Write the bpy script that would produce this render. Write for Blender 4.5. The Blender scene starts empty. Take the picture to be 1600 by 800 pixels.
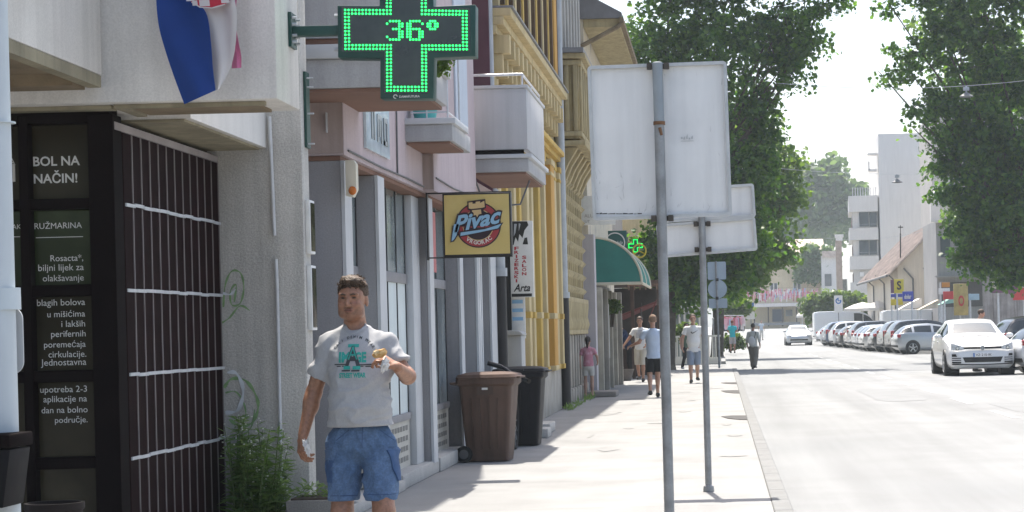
import bpy, bmesh, math, random
import numpy as np
from mathutils import Vector, Matrix, noise
from mathutils.bvhtree import BVHTree

SC = bpy.context.scene
COL = SC.collection
R = math.radians
# ------------------------------------------------------------------ camera
FPX = 3200.0; VPX, VPY = 1125.0, 510.0; HC = 1.45; ROLL = R(1.4)
CR, SR = math.cos(ROLL), math.sin(ROLL)
cd = bpy.data.cameras.new('camera'); cam = bpy.data.objects.new('camera', cd); COL.objects.link(cam)
cd.sensor_width = 36; cd.lens = FPX / 1600 * 36
cd.shift_x = -(VPX - 800) / 1600; cd.shift_y = (VPY - 400) / 1600
cd.clip_start = 0.5; cd.clip_end = 6000
cam.matrix_world = Matrix.Translation((0, 0, HC)) @ Matrix.Rotation(R(90), 4, 'X') @ Matrix.Rotation(-ROLL, 4, 'Z')
SC.camera = cam
# ------------------------------------------------------------------ sky, sun, exposure
SUN_EL, SUN_AZ = R(67), R(-6.5)           # azimuth measured from +Y (down the street) towards +X
w = bpy.data.worlds.new('World'); SC.world = w; w.use_nodes = True
nt = w.node_tree; nt.nodes.clear()
sky = nt.nodes.new('ShaderNodeTexSky'); sky.sky_type = 'NISHITA'; sky.sun_disc = False
sky.sun_elevation = SUN_EL; sky.sun_rotation = SUN_AZ; sky.air_density = 1.0; sky.dust_density = 3.5; sky.ozone_density = 1.0
bg = nt.nodes.new('ShaderNodeBackground'); bg.inputs[1].default_value = 0.12
out = nt.nodes.new('ShaderNodeOutputWorld')
nt.links.new(sky.outputs[0], bg.inputs[0]); nt.links.new(bg.outputs[0], out.inputs[0])
sd = bpy.data.lights.new('sun', 'SUN'); sd.energy = 4.0; sd.angle = R(0.55); sd.color = (1, 0.95, 0.87)
sun = bpy.data.objects.new('sun', sd); COL.objects.link(sun)
sdir = Vector((math.sin(SUN_AZ) * math.cos(SUN_EL), math.cos(SUN_AZ) * math.cos(SUN_EL), math.sin(SUN_EL)))
sun.rotation_euler = sdir.to_track_quat('Z', 'Y').to_euler(); sun.location = sdir * 60
SC.view_settings.view_transform = 'Standard'; SC.view_settings.look = 'None'
SC.view_settings.exposure = 1.34; SC.view_settings.use_white_balance = True; SC.view_settings.white_balance_temperature = 6620; SC.view_settings.gamma = 1; SC.view_settings.use_curve_mapping = False
SC.render.engine = 'CYCLES'
cy = SC.cycles
cy.use_denoising = True; cy.max_bounces = 8; cy.diffuse_bounces = 5; cy.glossy_bounces = 3; cy.transmission_bounces = 4
cy.transparent_max_bounces = 8; cy.volume_bounces = 1; cy.sample_clamp_indirect = 6
random.seed(7)

# ------------------------------------------------------------------ helpers
def P(px, py, d):
    """pixel of the 1600 px photograph at depth d -> point in metres"""
    u = px - VPX; v = VPY - py
    a = CR * u + SR * v; b = -SR * u + CR * v
    return Vector((a * d / FPX, d, HC + b * d / FPX))
def PX(px, py, x):
    """pixel on the plane X = x"""
    u = px - VPX; v = VPY - py
    a = CR * u + SR * v; b = -SR * u + CR * v
    d = x * FPX / a
    return Vector((x, d, HC + b * d / FPX))
def lin(h):
    h = h.lstrip('#'); o = []
    for i in (0, 2, 4):
        c = int(h[i:i + 2], 16) / 255
        o.append(c / 12.92 if c <= .04045 else ((c + .055) / 1.055) ** 2.4)
    return tuple(o)
def gz(y):                                   # the street climbs gently at its far end
    if y < 120: return 0.0
    t = min(1.0, (y - 120) / 140); return 1.1 * t * t * (3 - 2 * t)
def clampi(i, a, b): return max(a, min(b, i))

_mats = {}
def M(name, col, rough=.8, var=.10, scale=3.0, bump=0.0, bscale=60.0, spec=.3, metal=0.0, streak=0.0, speck=0.0, col2=None, c2scale=2.0, c2lo=.5, c2hi=.7,
      emit=0.0, rv=True, lane=0.0, coat=0.0, trans=0.0, alpha=1.0):
    if name in _mats: return _mats[name]
    if isinstance(col, str): col = lin(col)
    m = bpy.data.materials.new(name); m.use_nodes = True; _mats[name] = m
    n = m.node_tree.nodes; l = m.node_tree.links; b = n['Principled BSDF']
    b.inputs['Roughness'].default_value = rough; b.inputs['Metallic'].default_value = metal
    b.inputs['Specular IOR Level'].default_value = spec
    if coat: b.inputs['Coat Weight'].default_value = coat; b.inputs['Coat Roughness'].default_value = .05
    tc = n.new('ShaderNodeTexCoord')
    def nz(sc, det=4, vec=None, rg=.55):
        t = n.new('ShaderNodeTexNoise'); t.inputs['Scale'].default_value = sc; t.inputs['Detail'].default_value = det; t.inputs['Roughness'].default_value = rg
        l.new(vec or tc.outputs['Object'], t.inputs['Vector']); return t
    def ramp(src, lo, hi, a, c):
        r = n.new('ShaderNodeMapRange'); r.inputs[1].default_value = lo; r.inputs[2].default_value = hi; r.inputs[3].default_value = a; r.inputs[4].default_value = c
        l.new(src, r.inputs[0]); return r.outputs[0]
    def mul(colsock, facsock):
        x = n.new('ShaderNodeMix'); x.data_type = 'RGBA'; x.blend_type = 'MULTIPLY'; x.inputs[0].default_value = 1
        l.new(colsock, x.inputs[6]); l.new(facsock, x.inputs[7]); return x.outputs[2]
    rgb = n.new('ShaderNodeRGB'); rgb.outputs[0].default_value = (*col, 1); cs = rgb.outputs[0]
    if col2 is not None:
        if isinstance(col2, str): col2 = lin(col2)
        x = n.new('ShaderNodeMix'); x.data_type = 'RGBA'; l.new(ramp(nz(c2scale, 6).outputs[0], c2lo, c2hi, 0, 1), x.inputs[0]); l.new(cs, x.inputs[6]); x.inputs[7].default_value = (*col2, 1); cs = x.outputs[2]
    if var: cs = mul(cs, ramp(nz(scale, 5).outputs[0], .3, .7, 1 - var, 1 + var))
    if streak:
        mp = n.new('ShaderNodeMapping'); mp.inputs['Scale'].default_value = (7, 7, .35); l.new(tc.outputs['Object'], mp.inputs[0])
        cs = mul(cs, ramp(nz(1.5, 5, mp.outputs[0]).outputs[0], .42, .72, 1, 1 - streak))
    if lane:
        mp2 = n.new('ShaderNodeMapping'); mp2.inputs['Scale'].default_value = (1.1, .035, 1); l.new(tc.outputs['Object'], mp2.inputs[0])
        cs = mul(cs, ramp(nz(1.0, 6, mp2.outputs[0], .65).outputs[0], .35, .65, 1 - lane, 1 + lane * .5))
    if speck: cs = mul(cs, ramp(nz(90, 2).outputs[0], .35, .65, 1 - speck, 1 + speck))
    l.new(cs, b.inputs['Base Color'])
    if bump:
        bp = n.new('ShaderNodeBump'); bp.inputs['Strength'].default_value = bump; bp.inputs['Distance'].default_value = .01
        l.new(nz(bscale, 4).outputs[0], bp.inputs['Height']); l.new(bp.outputs[0], b.inputs['Normal'])
    if rough < .7 and rv:
        l.new(ramp(nz(5, 3).outputs[0], .3, .7, max(.02, rough - .06), rough + .08), b.inputs['Roughness'])
    if emit:
        b.inputs['Emission Color'].default_value = (*col, 1); b.inputs['Emission Strength'].default_value = emit
    if trans:
        o = n['Material Output']; tr = n.new('ShaderNodeBsdfTranslucent'); mx = n.new('ShaderNodeMixShader'); mx.inputs[0].default_value = trans
        l.new(cs, tr.inputs[0]); l.new(b.outputs[0], mx.inputs[1]); l.new(tr.outputs[0], mx.inputs[2]); l.new(mx.outputs[0], o.inputs[0])
    return m
def leafmat(name, a, b, trans=.45):
    if name in _mats: return _mats[name]
    m = bpy.data.materials.new(name); m.use_nodes = True; _mats[name] = m
    n = m.node_tree.nodes; l = m.node_tree.links; bs = n['Principled BSDF']
    g = n.new('ShaderNodeNewGeometry'); rmp = n.new('ShaderNodeMix'); rmp.data_type = 'RGBA'
    rmp.inputs[6].default_value = (*a, 1); rmp.inputs[7].default_value = (*b, 1)
    l.new(g.outputs['Random Per Island'], rmp.inputs[0])
    l.new(rmp.outputs[2], bs.inputs['Base Color']); bs.inputs['Roughness'].default_value = .45; bs.inputs['Specular IOR Level'].default_value = .35
    tr = n.new('ShaderNodeBsdfTranslucent'); hs = n.new('ShaderNodeHueSaturation'); hs.inputs['Hue'].default_value = .475; hs.inputs['Saturation'].default_value = 1.15; hs.inputs['Value'].default_value = 2.3
    l.new(rmp.outputs[2], hs.inputs['Color']); l.new(hs.outputs[0], tr.inputs[0])
    mx = n.new('ShaderNodeMixShader'); mx.inputs[0].default_value = trans
    l.new(bs.outputs[0], mx.inputs[1]); l.new(tr.outputs[0], mx.inputs[2]); l.new(mx.outputs[0], n['Material Output'].inputs[0])
    return m

def rootmat(o):
    m = Matrix.Identity(4)
    while o is not None:
        m = Matrix.LocRotScale(o.location, o.rotation_euler.to_quaternion(), o.scale) @ m; o = o.parent
    return m
def tag(o, label=None, cat=None, group=None, kind=None):
    if label: o['label'] = label
    if cat: o['category'] = cat
    if group: o['group'] = group
    if kind: o['kind'] = kind
    return o
def thing(name, label, cat, loc=(0, 0, 0), rz=0.0, group=None):
    o = bpy.data.objects.new(name, None); COL.objects.link(o); o.empty_display_size = .2
    o.location = loc; o.rotation_euler = (0, 0, rz); return tag(o, label, cat, group)
def dup(root, loc, rz=0.0, label=None, group=None, mats=None):
    def cp(o, par):
        c = o.copy(); COL.objects.link(c); c.parent = par
        if mats and o.type == 'MESH' and o.material_slots:
            for s, t in zip(o.material_slots, c.material_slots):
                if s.material and s.material.name in mats:
                    t.link = 'OBJECT'; t.material = mats[s.material.name]
        for ch in list(kids.get(o, ())): cp(ch, c)
        return c
    kids = {}
    for o in bpy.data.objects:
        if o.parent: kids.setdefault(o.parent, []).append(o)
    r = cp(root, None); r.location = loc; r.rotation_euler = (0, 0, rz)
    if label: r['label'] = label
    if group: r['group'] = group
    return r

class MB:
    def __init__(s): s.v = []; s.f = []
    def add(s, vs, fs):
        k = len(s.v); s.v += [tuple(p) for p in vs]; s.f += [tuple(i + k for i in f) for f in fs]; return s
    def box(s, x0, x1, y0, y1, z0, z1):
        x0, x1 = sorted((x0, x1)); y0, y1 = sorted((y0, y1)); z0, z1 = sorted((z0, z1))
        return s.add([(x0, y0, z0), (x1, y0, z0), (x1, y1, z0), (x0, y1, z0), (x0, y0, z1), (x1, y0, z1), (x1, y1, z1), (x0, y1, z1)],
                     [(0, 3, 2, 1), (4, 5, 6, 7), (0, 1, 5, 4), (1, 2, 6, 5), (2, 3, 7, 6), (3, 0, 4, 7)])
    def obox(s, c, size, m=None):
        m = m or Matrix.Identity(3); c = Vector(c); hx, hy, hz = size[0] / 2, size[1] / 2, size[2] / 2
        vs = [c + m @ Vector(p) for p in [(-hx, -hy, -hz), (hx, -hy, -hz), (hx, hy, -hz), (-hx, hy, -hz), (-hx, -hy, hz), (hx, -hy, hz), (hx, hy, hz), (-hx, hy, hz)]]
        return s.add(vs, [(0, 3, 2, 1), (4, 5, 6, 7), (0, 1, 5, 4), (1, 2, 6, 5), (2, 3, 7, 6), (3, 0, 4, 7)])
    def tube(s, pts, rad, n=8, caps=True):
        pts = [Vector(p) for p in pts]
        if not hasattr(rad, '__len__'): rad = [rad] * len(pts)
        prev = None; rings = []
        for i, p in enumerate(pts):
            t = (pts[min(i + 1, len(pts) - 1)] - pts[max(i - 1, 0)]).normalized()
            if prev is None:
                a = Vector((0, 0, 1)) if abs(t.z) < .9 else Vector((1, 0, 0)); u = t.cross(a).normalized()
            else:
                u = (prev - t * prev.dot(t)).normalized()
            prev = u; q = t.cross(u)
            rings.append([p + (u * math.cos(2 * math.pi * k / n) + q * math.sin(2 * math.pi * k / n)) * rad[i] for k in range(n)])
        vs = [p for r in rings for p in r]; fs = []
        for i in range(len(pts) - 1):
            for k in range(n):
                a = i * n + k; b = i * n + (k + 1) % n; fs.append((a, b, b + n, a + n))
        if caps: fs.append(tuple(range(n))[::-1]); fs.append(tuple((len(pts) - 1) * n + k for k in range(n)))
        return s.add(vs, fs)
    def cyl(s, a, b, r0, r1=None, n=16): return s.tube([a, b], [r0, r0 if r1 is None else r1], n)
    def prism(s, poly, o, ux, uy, depth):
        """polygon in plane (o, ux, uy), extruded by depth along ux x uy"""
        o = Vector(o); ux = Vector(ux); uy = Vector(uy); nn = ux.cross(uy).normalized() * depth
        n = len(poly); vs = [o + ux * p[0] + uy * p[1] for p in poly]; vs += [p + nn for p in vs]
        fs = [tuple(range(n))[::-1], tuple(range(n, 2 * n))] + [(i, (i + 1) % n, (i + 1) % n + n, i + n) for i in range(n)]
        return s.add(vs, fs)
    def lathe(s, prof, c, n=24, m=None):
        """prof: (r, h) pairs turned about local z"""
        m = m or Matrix.Identity(3); c = Vector(c); vs = []; fs = []
        for r, h in prof:
            for k in range(n):
                t = 2 * math.pi * k / n; vs.append(c + m @ Vector((r * math.cos(t), r * math.sin(t), h)))
        for i in range(len(prof) - 1):
            for k in range(n):
                a = i * n + k; b = i * n + (k + 1) % n; fs.append((a, b, b + n, a + n))
        return s.add(vs, fs)
    def ell(s, c, r, n=16, k=10, m=None):
        m = m or Matrix.Identity(3); c = Vector(c); vs = []; fs = []
        for i in range(k + 1):
            ph = math.pi * i / k
            for j in range(n):
                t = 2 * math.pi * j / n; vs.append(c + m @ Vector((r[0] * math.sin(ph) * math.cos(t), r[1] * math.sin(ph) * math.sin(t), -r[2] * math.cos(ph))))
        for i in range(k):
            for j in range(n):
                a = i * n + j; b = i * n + (j + 1) % n; fs.append((a, b, b + n, a + n))
        return s.add(vs, fs)
    def grid(s, fn, nu, nv):
        vs = [fn(i / nu, j / nv) for j in range(nv + 1) for i in range(nu + 1)]; fs = []
        for j in range(nv):
            for i in range(nu):
                a = j * (nu + 1) + i; fs.append((a, a + 1, a + nu + 2, a + nu + 1))
        return s.add(vs, fs)
    def parts(s, name, mat, parent, **kw):
        """every connected piece as an object of its own"""
        key = {}; rep = [key.setdefault(tuple(round(c, 5) for c in p), i) for i, p in enumerate(s.v)]; par = list(range(len(s.v)))
        for i, r_ in enumerate(rep): par[i] = r_
        def find(i):
            while par[i] != i: par[i] = par[par[i]]; i = par[i]
            return i
        for f in s.f:
            r = find(f[0])
            for i in f[1:]: par[find(i)] = r
        g = {}
        for f in s.f: g.setdefault(find(f[0]), []).append(f)
        out_ = []
        for fs in g.values():
            ids = sorted({i for f in fs for i in f}); m_ = {i: k for k, i in enumerate(ids)}; q = MB(); q.add([s.v[i] for i in ids], [tuple(m_[i] for i in f) for f in fs]); out_.append(q.build(name, mat, parent, **kw))
        return out_[0]
    def build(s, name, mat, parent=None, world=True, bevel=0.0, seg=2, smooth=35, label=None, cat=None, group=None, kind=None, origin=None, fix=False, solid=0.0):
        me = bpy.data.meshes.new(name); vs = s.v; loc = None
        if parent is not None and world:
            inv = rootmat(parent).inverted(); vs = [inv @ Vector(p) for p in vs]
        elif parent is None and vs:
            if origin is None:
                a = np.array(vs); lo = a.min(0); hi = a.max(0); origin = ((lo[0] + hi[0]) / 2, (lo[1] + hi[1]) / 2, lo[2])
            loc = Vector(origin); vs = [Vector(p) - loc for p in vs]
        me.from_pydata([tuple(p) for p in vs], [], s.f)
        if bevel or fix or solid:
            bm = bmesh.new(); bm.from_mesh(me)
            if fix: bmesh.ops.remove_doubles(bm, verts=bm.verts, dist=1e-5); bmesh.ops.recalc_face_normals(bm, faces=bm.faces)
            if bevel: bmesh.ops.bevel(bm, geom=list(bm.edges), offset=bevel, segments=seg, affect='EDGES', profile=.5, clamp_overlap=True)
            if solid: bmesh.ops.solidify(bm, geom=list(bm.faces), thickness=solid)
            bm.to_mesh(me); bm.free()
        if smooth and len(me.polygons):
            me.polygons.foreach_set('use_smooth', [True] * len(me.polygons)); me.set_sharp_from_angle(angle=R(smooth))
        for mm in (mat if isinstance(mat, (list, tuple)) else [mat]): me.materials.append(mm)
        me.update()
        o = bpy.data.objects.new(name, me); COL.objects.link(o); o.parent = parent
        if loc is not None: o.location = loc
        return tag(o, label, cat, group, kind)

_txt = {}
def text_geo(body, bold=0.0, shear=0.0, line=1.0, align='LEFT', space=1.0):
    k = (body, bold, shear, line, align, space)
    if k in _txt: return _txt[k]
    c = bpy.data.curves.new('lettering', 'FONT'); c.body = body; c.offset = bold; c.shear = shear; c.space_line = line; c.align_x = align; c.space_character = space
    c.resolution_u = 3; c.size = 1
    o = bpy.data.objects.new('lettering_source', c); COL.objects.link(o)
    dg = bpy.context.evaluated_depsgraph_get(); me = bpy.data.meshes.new_from_object(o.evaluated_get(dg))
    vs = [(v.co.x, v.co.y) for v in me.vertices]; fs = [tuple(p.vertices) for p in me.polygons]
    bpy.data.objects.remove(o); bpy.data.curves.remove(c); bpy.data.meshes.remove(me)
    _txt[k] = (vs, fs); return _txt[k]
def text_into(mb, body, o, ux, uy, width=None, height=None, anchor='l', yfit=None, **kw):
    """lettering with its lower-left corner (or centre) at o; ux, uy unit vectors; fitted to width and/or height (metres)"""
    vs, fs = text_geo(body, **kw); a = np.array(vs); lo = a.min(0); hi = a.max(0)
    sx = sy = None
    if width: sx = width / (hi[0] - lo[0])
    if height: sy = height / (hi[1] - lo[1])
    sx = sx or sy; sy = sy or sx
    a = (a - lo) * (sx, sy); W, Hh = (hi - lo) * (sx, sy)
    if anchor == 'c': a = a - (W / 2, Hh / 2)
    if anchor == 'b': a = a - (W / 2, 0)
    o = Vector(o); ux = Vector(ux); uy = Vector(uy)
    mb.add([o + ux * p[0] + uy * p[1] for p in a], fs); return mb
EX, EY, EZ = Vector((1, 0, 0)), Vector((0, 1, 0)), Vector((0, 0, 1))
def disc(c, r, n=32, a0=0, a1=360): return [(c[0] + r * math.cos(R(a0 + (a1 - a0) * i / n)), c[1] + r * math.sin(R(a0 + (a1 - a0) * i / n))) for i in range(n if a1 - a0 == 360 else n + 1)]
# ------------------------------------------------------------------ ground, road, pavement
m_pave = M('paving', (.245, .245, .24), .9, .09, 1.2, lane=.08, bump=.25, bscale=45, speck=.10, col2=(.215, .215, .21), c2scale=.7)
m_road = M('asphalt', (.205, .211, .213), .9, .10, .6, lane=.14, bump=.2, bscale=70, speck=.10, col2=(.178, .185, .188), c2scale=.3)
m_kerb = M('kerb_stone', (.175, .178, .176), .9, .10, 3, bump=.3, speck=.12)
m_earth = M('ground', (.22, .22, .21), .95, .08, .2)
mb = MB(); ys = [-60, 0, 60, 120] + [120 + 14 * i for i in range(1, 11)] + [400, 1400]
for j in range(len(ys) - 1):
    a, b = ys[j], ys[j + 1]
    mb.add([(-800, a, gz(a) - .125), (800, a, gz(a) - .125), (800, b, gz(b) - .125), (-800, b, gz(b) - .125)], [(0, 1, 2, 3)])
mb.build('ground', m_earth, kind='structure', origin=(0, 0, 0))
mb = MB(); yr = [-40] + [10 * i for i in range(0, 31)]
for a, b in zip(yr[:-1], yr[1:]):
    xl0, xl1 = (.54, .54) if b <= 70 else (-4.5, -4.5)
    mb.add([(xl0, a, gz(a) - .1), (9.0, a, gz(a) - .1), (9.0, b, gz(b) - .1), (xl0, b, gz(b) - .1)], [(0, 1, 2, 3)])
mb.build('road', m_road, kind='structure', origin=(0, 0, 0))
mb = MB()
for a, b in zip(yr[:-1], yr[1:]):
    mb.add([(9.0, a, gz(a) - .096), (40, a, gz(a) - .096), (40, b, gz(b) - .096), (9.0, b, gz(b) - .096)], [(0, 1, 2, 3)])
mb.build('parking_ground', m_road, kind='structure', origin=(9, 0, 0))
mb = MB(); mb.box(-6, .385, -5, 69.8, -.14, 0.0); mb.build('pavement', m_pave, kind='structure', origin=(0, 0, 0))
mb = MB(); y = -5.0
while y < 69.7:
    mb.box(.389, .54, y + .006, y + .994, -.14, .004); y += 1.0
mb.build('kerb', m_kerb, kind='structure', bevel=.008, seg=1, origin=(0, 0, 0))
# second slab of pavement across the side street, left of the road
mb = MB(); mb.box(-9, .2, 84, 112, -.14, .02); mb.build('far_pavement', m_pave, kind='structure', origin=(-3, 90, 0))
m_white_mark = M('road_paint', (.34, .34, .34), .8, .2, 3)
mb = MB()
for y in np.arange(20, 110, 6.0):
    mb.add([(4.55, y, -.096), (4.67, y, -.096), (4.67, y + 3, -.096), (4.55, y + 3, -.096)], [(0, 1, 2, 3)])
mb.build('road_marking', m_white_mark, kind='structure', origin=(4.6, 20, -.1))
# pavement joints and cracks: thin dark seams
m_seam = M('seam', (.105, .105, .102), .95, .2)
mb = MB()
for k, y in enumerate((16.6, 19.6, 22.9, 27.2, 33, 41, 50)):
    x0 = -2.9
    while x0 < .36:
        x1 = min(.38, x0 + random.uniform(.15, .5)); j = random.uniform(-.012, .012); wd = random.uniform(.004, .011)
        if random.random() < .8: mb.add([(x0, y + j, .0035), (x1, y - j, .0035), (x1, y - j + wd, .0035), (x0, y + j + wd, .0035)], [(0, 1, 2, 3)])
        x0 = x1
mb.build('pavement_joints', m_seam, kind='structure', origin=(0, 20, 0))
m_patch = M('asphalt_patch', (.188, .194, .197), .9, .10, 2, bump=.2, speck=.12); m_stain = M('pavement_stain', (.222, .222, .217), .9, .2, 5, speck=.1)
def blot(mb, x, y, rx, ry, z, n=14, square=False):
    pts = []
    for i in range(n):
        t = 2 * math.pi * i / n; f = random.uniform(.8, 1.15); c_, s_ = math.cos(t), math.sin(t)
        if square: m_ = max(abs(c_), abs(s_)); c_, s_ = c_ / m_, s_ / m_; f = random.uniform(.96, 1.04)
        pts.append((x + rx * c_ * f, y + ry * s_ * f, z))
    mb.add(pts, [tuple(range(n))])
mb = MB()
for (x, y, rx, ry) in ((3.6, 44, .5, 4.0), (5.8, 36, .9, 2.5), (2.9, 62, .8, 4.5), (6.4, 70, .8, 5)): blot(mb, x, y, rx, ry, -.0965 + .0001 * rx, 20, True)
mb.build('road_patches', m_patch, kind='structure', origin=(0, 0, -.1))
mb = MB()
for i_ in range(20):
    y = random.uniform(15.5, 55); blot(mb, random.uniform(-2.6, .3), y, random.uniform(.03, .2), random.uniform(.1, .7), .0042 + i_ * .00005, 18)
mb.build('pavement_stains', m_stain, kind='structure', origin=(0, 0, 0))
mb = MB()
for k_ in range(4):
    x, y = random.uniform(.8, 7), random.uniform(22, 90); pts = []; dx_ = random.uniform(-.12, .12)
    for i in range(16): pts.append((x, y)); x += dx_ + random.uniform(-.06, .06); y += random.uniform(.5, 1.4)
    for (xa, ya), (xb, yb_) in zip(pts[:-1], pts[1:]): w_ = random.uniform(.004, .012); z_ = -.0955 + .0003 * k_; mb.add([(xa - w_, ya, z_), (xa + w_, ya, z_), (xb + w_, yb_, z_), (xb - w_, yb_, z_)], [(0, 1, 2, 3)])
mb.build('road_cracks', M('crack', (.165, .17, .172), .95, .2), kind='structure', origin=(0, 0, -.1))
m_kerb_dark = M('patch_dark', (.055, .052, .05), .8, .25, 8, bump=.3)  # flat dark patches laid on the pavement edge
for (px, py, ln, lab) in ((1169, 653, 1.5, 'dark flat patch beside the kerb, nearest of three'), (1152, 612.5, 2.2, 'dark flat patch beside the kerb, middle of three'), (1149, 599, 1.6, 'dark flat patch beside the kerb, farthest of three')):
    p = P(px, py, 10); d = 10 * HC / (HC - p.z); x1 = .386
    mb = MB(); ring = [(x1, d - ln / 2), (x1, d + ln / 2), (x1 - .24, d + ln / 2 + .1), (x1 - .40, d + ln / 2 - .1), (x1 - .30, d - ln * .1), (x1 - .12, d - ln * .42)]
    mb.prism(ring, (0, 0, .003), EX, EY, .006); mb.build('kerb_patch', m_kerb_dark, label=lab, cat='drain', group='dark patches along the kerb')

# ------------------------------------------------------------------ pharmacy: concrete building with dark pavilion
m_conc = M('concrete', (.60, .58, .545), .9, .09, 1.6, bump=.2, bscale=55, streak=.14, speck=.06, col2=(.55, .525, .49), c2scale=1.4)
m_conc_w = M('pale_concrete', (.62, .605, .575), .9, .07, 1.4, bump=.2, bscale=50, streak=.08, speck=.05)
m_rough = M('rough_plaster', (.47, .455, .425), .95, .12, 2.2, bump=.7, bscale=45, streak=.2, speck=.13, col2=(.41, .395, .37), c2scale=2)
m_soffit = M('soffit_lit_yellow', (.27, .24, .165), .9, .2, 3, streak=.25, bump=.3)  # concrete underside, yellow of light from below put into its colour
m_soffit_d = M('soffit_brown', (.20, .155, .10), .9, .25, 4, bump=.3)
m_frame = M('dark_brown_metal', (.0065, .004, .004), .7, .2, 6, spec=.03)
m_slat = M('dark_brown_slat', (.012, .0042, .0045), .7, .25, 9, spec=.03)
m_galv = M('galvanised_strip', (.48, .49, .51), .45, .14, 12, metal=.25)
m_pane = M('tinted_pane', (.028, .023, .013), .10, .35, 1.6, spec=.12, col2=(.056, .046, .026), c2scale=1.1)
m_pane_g = M('tinted_pane_green', (.024, .032, .014), .10, .35, 1.6, spec=.16, col2=(.05, .068, .03), c2scale=1.5)
m_letter = M('window_lettering', (.62, .61, .58), .7, .04)
ph = thing('concrete_shop', 'grey concrete building with a dark louvred shop pavilion beneath its overhang', 'building', (-3.6, 14.6, 0))
mb = MB(); mb.box(-3.70, -2.95, 14.6, 14.84, 0, 6.0); mb.build('plaster_wall', m_rough, ph, bevel=.012)
# deep concrete beam over the shop window, its end face towards the street
mb = MB(); mb.prism([(-9, 11.80), (-2.53, 11.86), (-2.53, 12.5), (-9, 12.5)], (0, 0, 2.83), EX, EY, 3.2); mb.build('concrete_beam', m_conc, ph, bevel=.012)
mb = MB(); mb.box(-3.42, -2.68, 11.98, 12.40, 2.812, 2.829); mb.build('soffit_panel', m_soffit_d, ph)
mb = MB(); mb.box(-3.50, -2.62, 11.93, 11.978, 2.805, 2.828); mb.box(-3.50, -3.44, 11.98, 12.42, 2.805, 2.828); mb.parts('soffit_rib', m_soffit, ph)
mb = MB(); mb.box(-9, -3.52, 11.95, 12.06, 2.805, 2.828); mb.build('beam_soffit', m_soffit, ph)
# cantilevered slab reaching out over the pavement on the left
mb = MB(); mb.box(-9, -3.52, 8.6, 11.79, 2.98, 6.2); mb.build('cantilever_slab', m_conc, ph, bevel=.012)
mb = MB(); mb.box(-3.60, -3.525, 8.62, 11.78, 2.91, 2.978); mb.build('slab_rib', m_soffit, ph)
mb = MB(); mb.box(-9, -3.62, 11.55, 11.785, 2.90, 2.978); mb.build('slab_rib', m_soffit_d, ph)
mb = MB(); mb.box(-9, -3.605, 8.62, 11.54, 2.965, 2.979); mb.build('soffit_panel', m_soffit_d, ph)
# slab over the slatted side, deepening towards the plaster wall
mb = MB(); mb.box(-7, -3.2, 12.503, 14.595, 2.80, 3.6); mb.build('canopy_slab', m_conc_w, ph)
mb = MB(); mb.box(-7, -3.24, 12.51, 14.55, 2.783, 2.798); mb.build('canopy_soffit', m_soffit, ph)
# dark body behind the glazing
mb = MB(); mb.box(-8, -3.625, 12.3, 14.59, 0, 2.79); mb.build('pavilion_core', m_frame, ph)
W = 12.08
def wx(px, py=450): return P(px, py, W).x
def wz(px, py): return P(px, py, W).z
fr = MB()
rows = [(193, 310), (327, 445), (463, 579), (597, 715), (733, 860)]
x_l, x_r = wx(49), wx(143)
fr.box(-8, -3.57, W, W + .16, wz(100, 172) + .02, wz(100, 193))
zz = [wz(100, a) for r_ in rows for a in r_]
for i in range(4): fr.box(-8, -3.57, W + .002, W + .15, zz[2 * i + 1], zz[2 * i + 2])
fr.box(-8, -3.57, W + .002, W + .15, 0, zz[9])
fr.box(x_r, -3.55, W - .01, W + .17, 0, 2.79)
fr.box(wx(34), x_l, W - .006, W + .17, 0, 2.79)
fr.box(wx(-40), wx(-62), W - .006, W + .17, 0, 2.79)
frame = fr.build('window_frame', m_frame, ph, bevel=.004, seg=1)
yp = W + .07
texts = {0: [('BOL NA', 52, 125, 260, .02), ('NA\u010cIN!', 53, 121, 287, .02)],
         1: [('RU\u017dMARINA', 54, 128, 358, 0), ('Rosacta*,', 79, 130, 410, 0), ('biljni lijek za', 60, 131, 427, 0), ('olak\u0161avanje', 67, 131, 443, 0)],
         2: [('blagih bolova', 58, 133, 481.5, 0), ('u mi\u0161i\u0107ima', 74, 133, 496, 0), ('i lak\u0161ih', 96, 133, 511, 0), ('perifernih', 80, 134, 530, 0), ('poreme\u0107aja', 69, 134, 546.5, 0), ('cirkulacije.', 76, 135, 562, 0), ('Jednostavna', 64, 135, 575, 0)],
         3: [('upotreba 2-3', 63, 136, 617, 0), ('aplikacije na', 68, 136, 632, 0), ('dan na bolno', 65, 137, 646, 0), ('podru\u010dje.', 86, 137, 664, 0)]}
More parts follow.
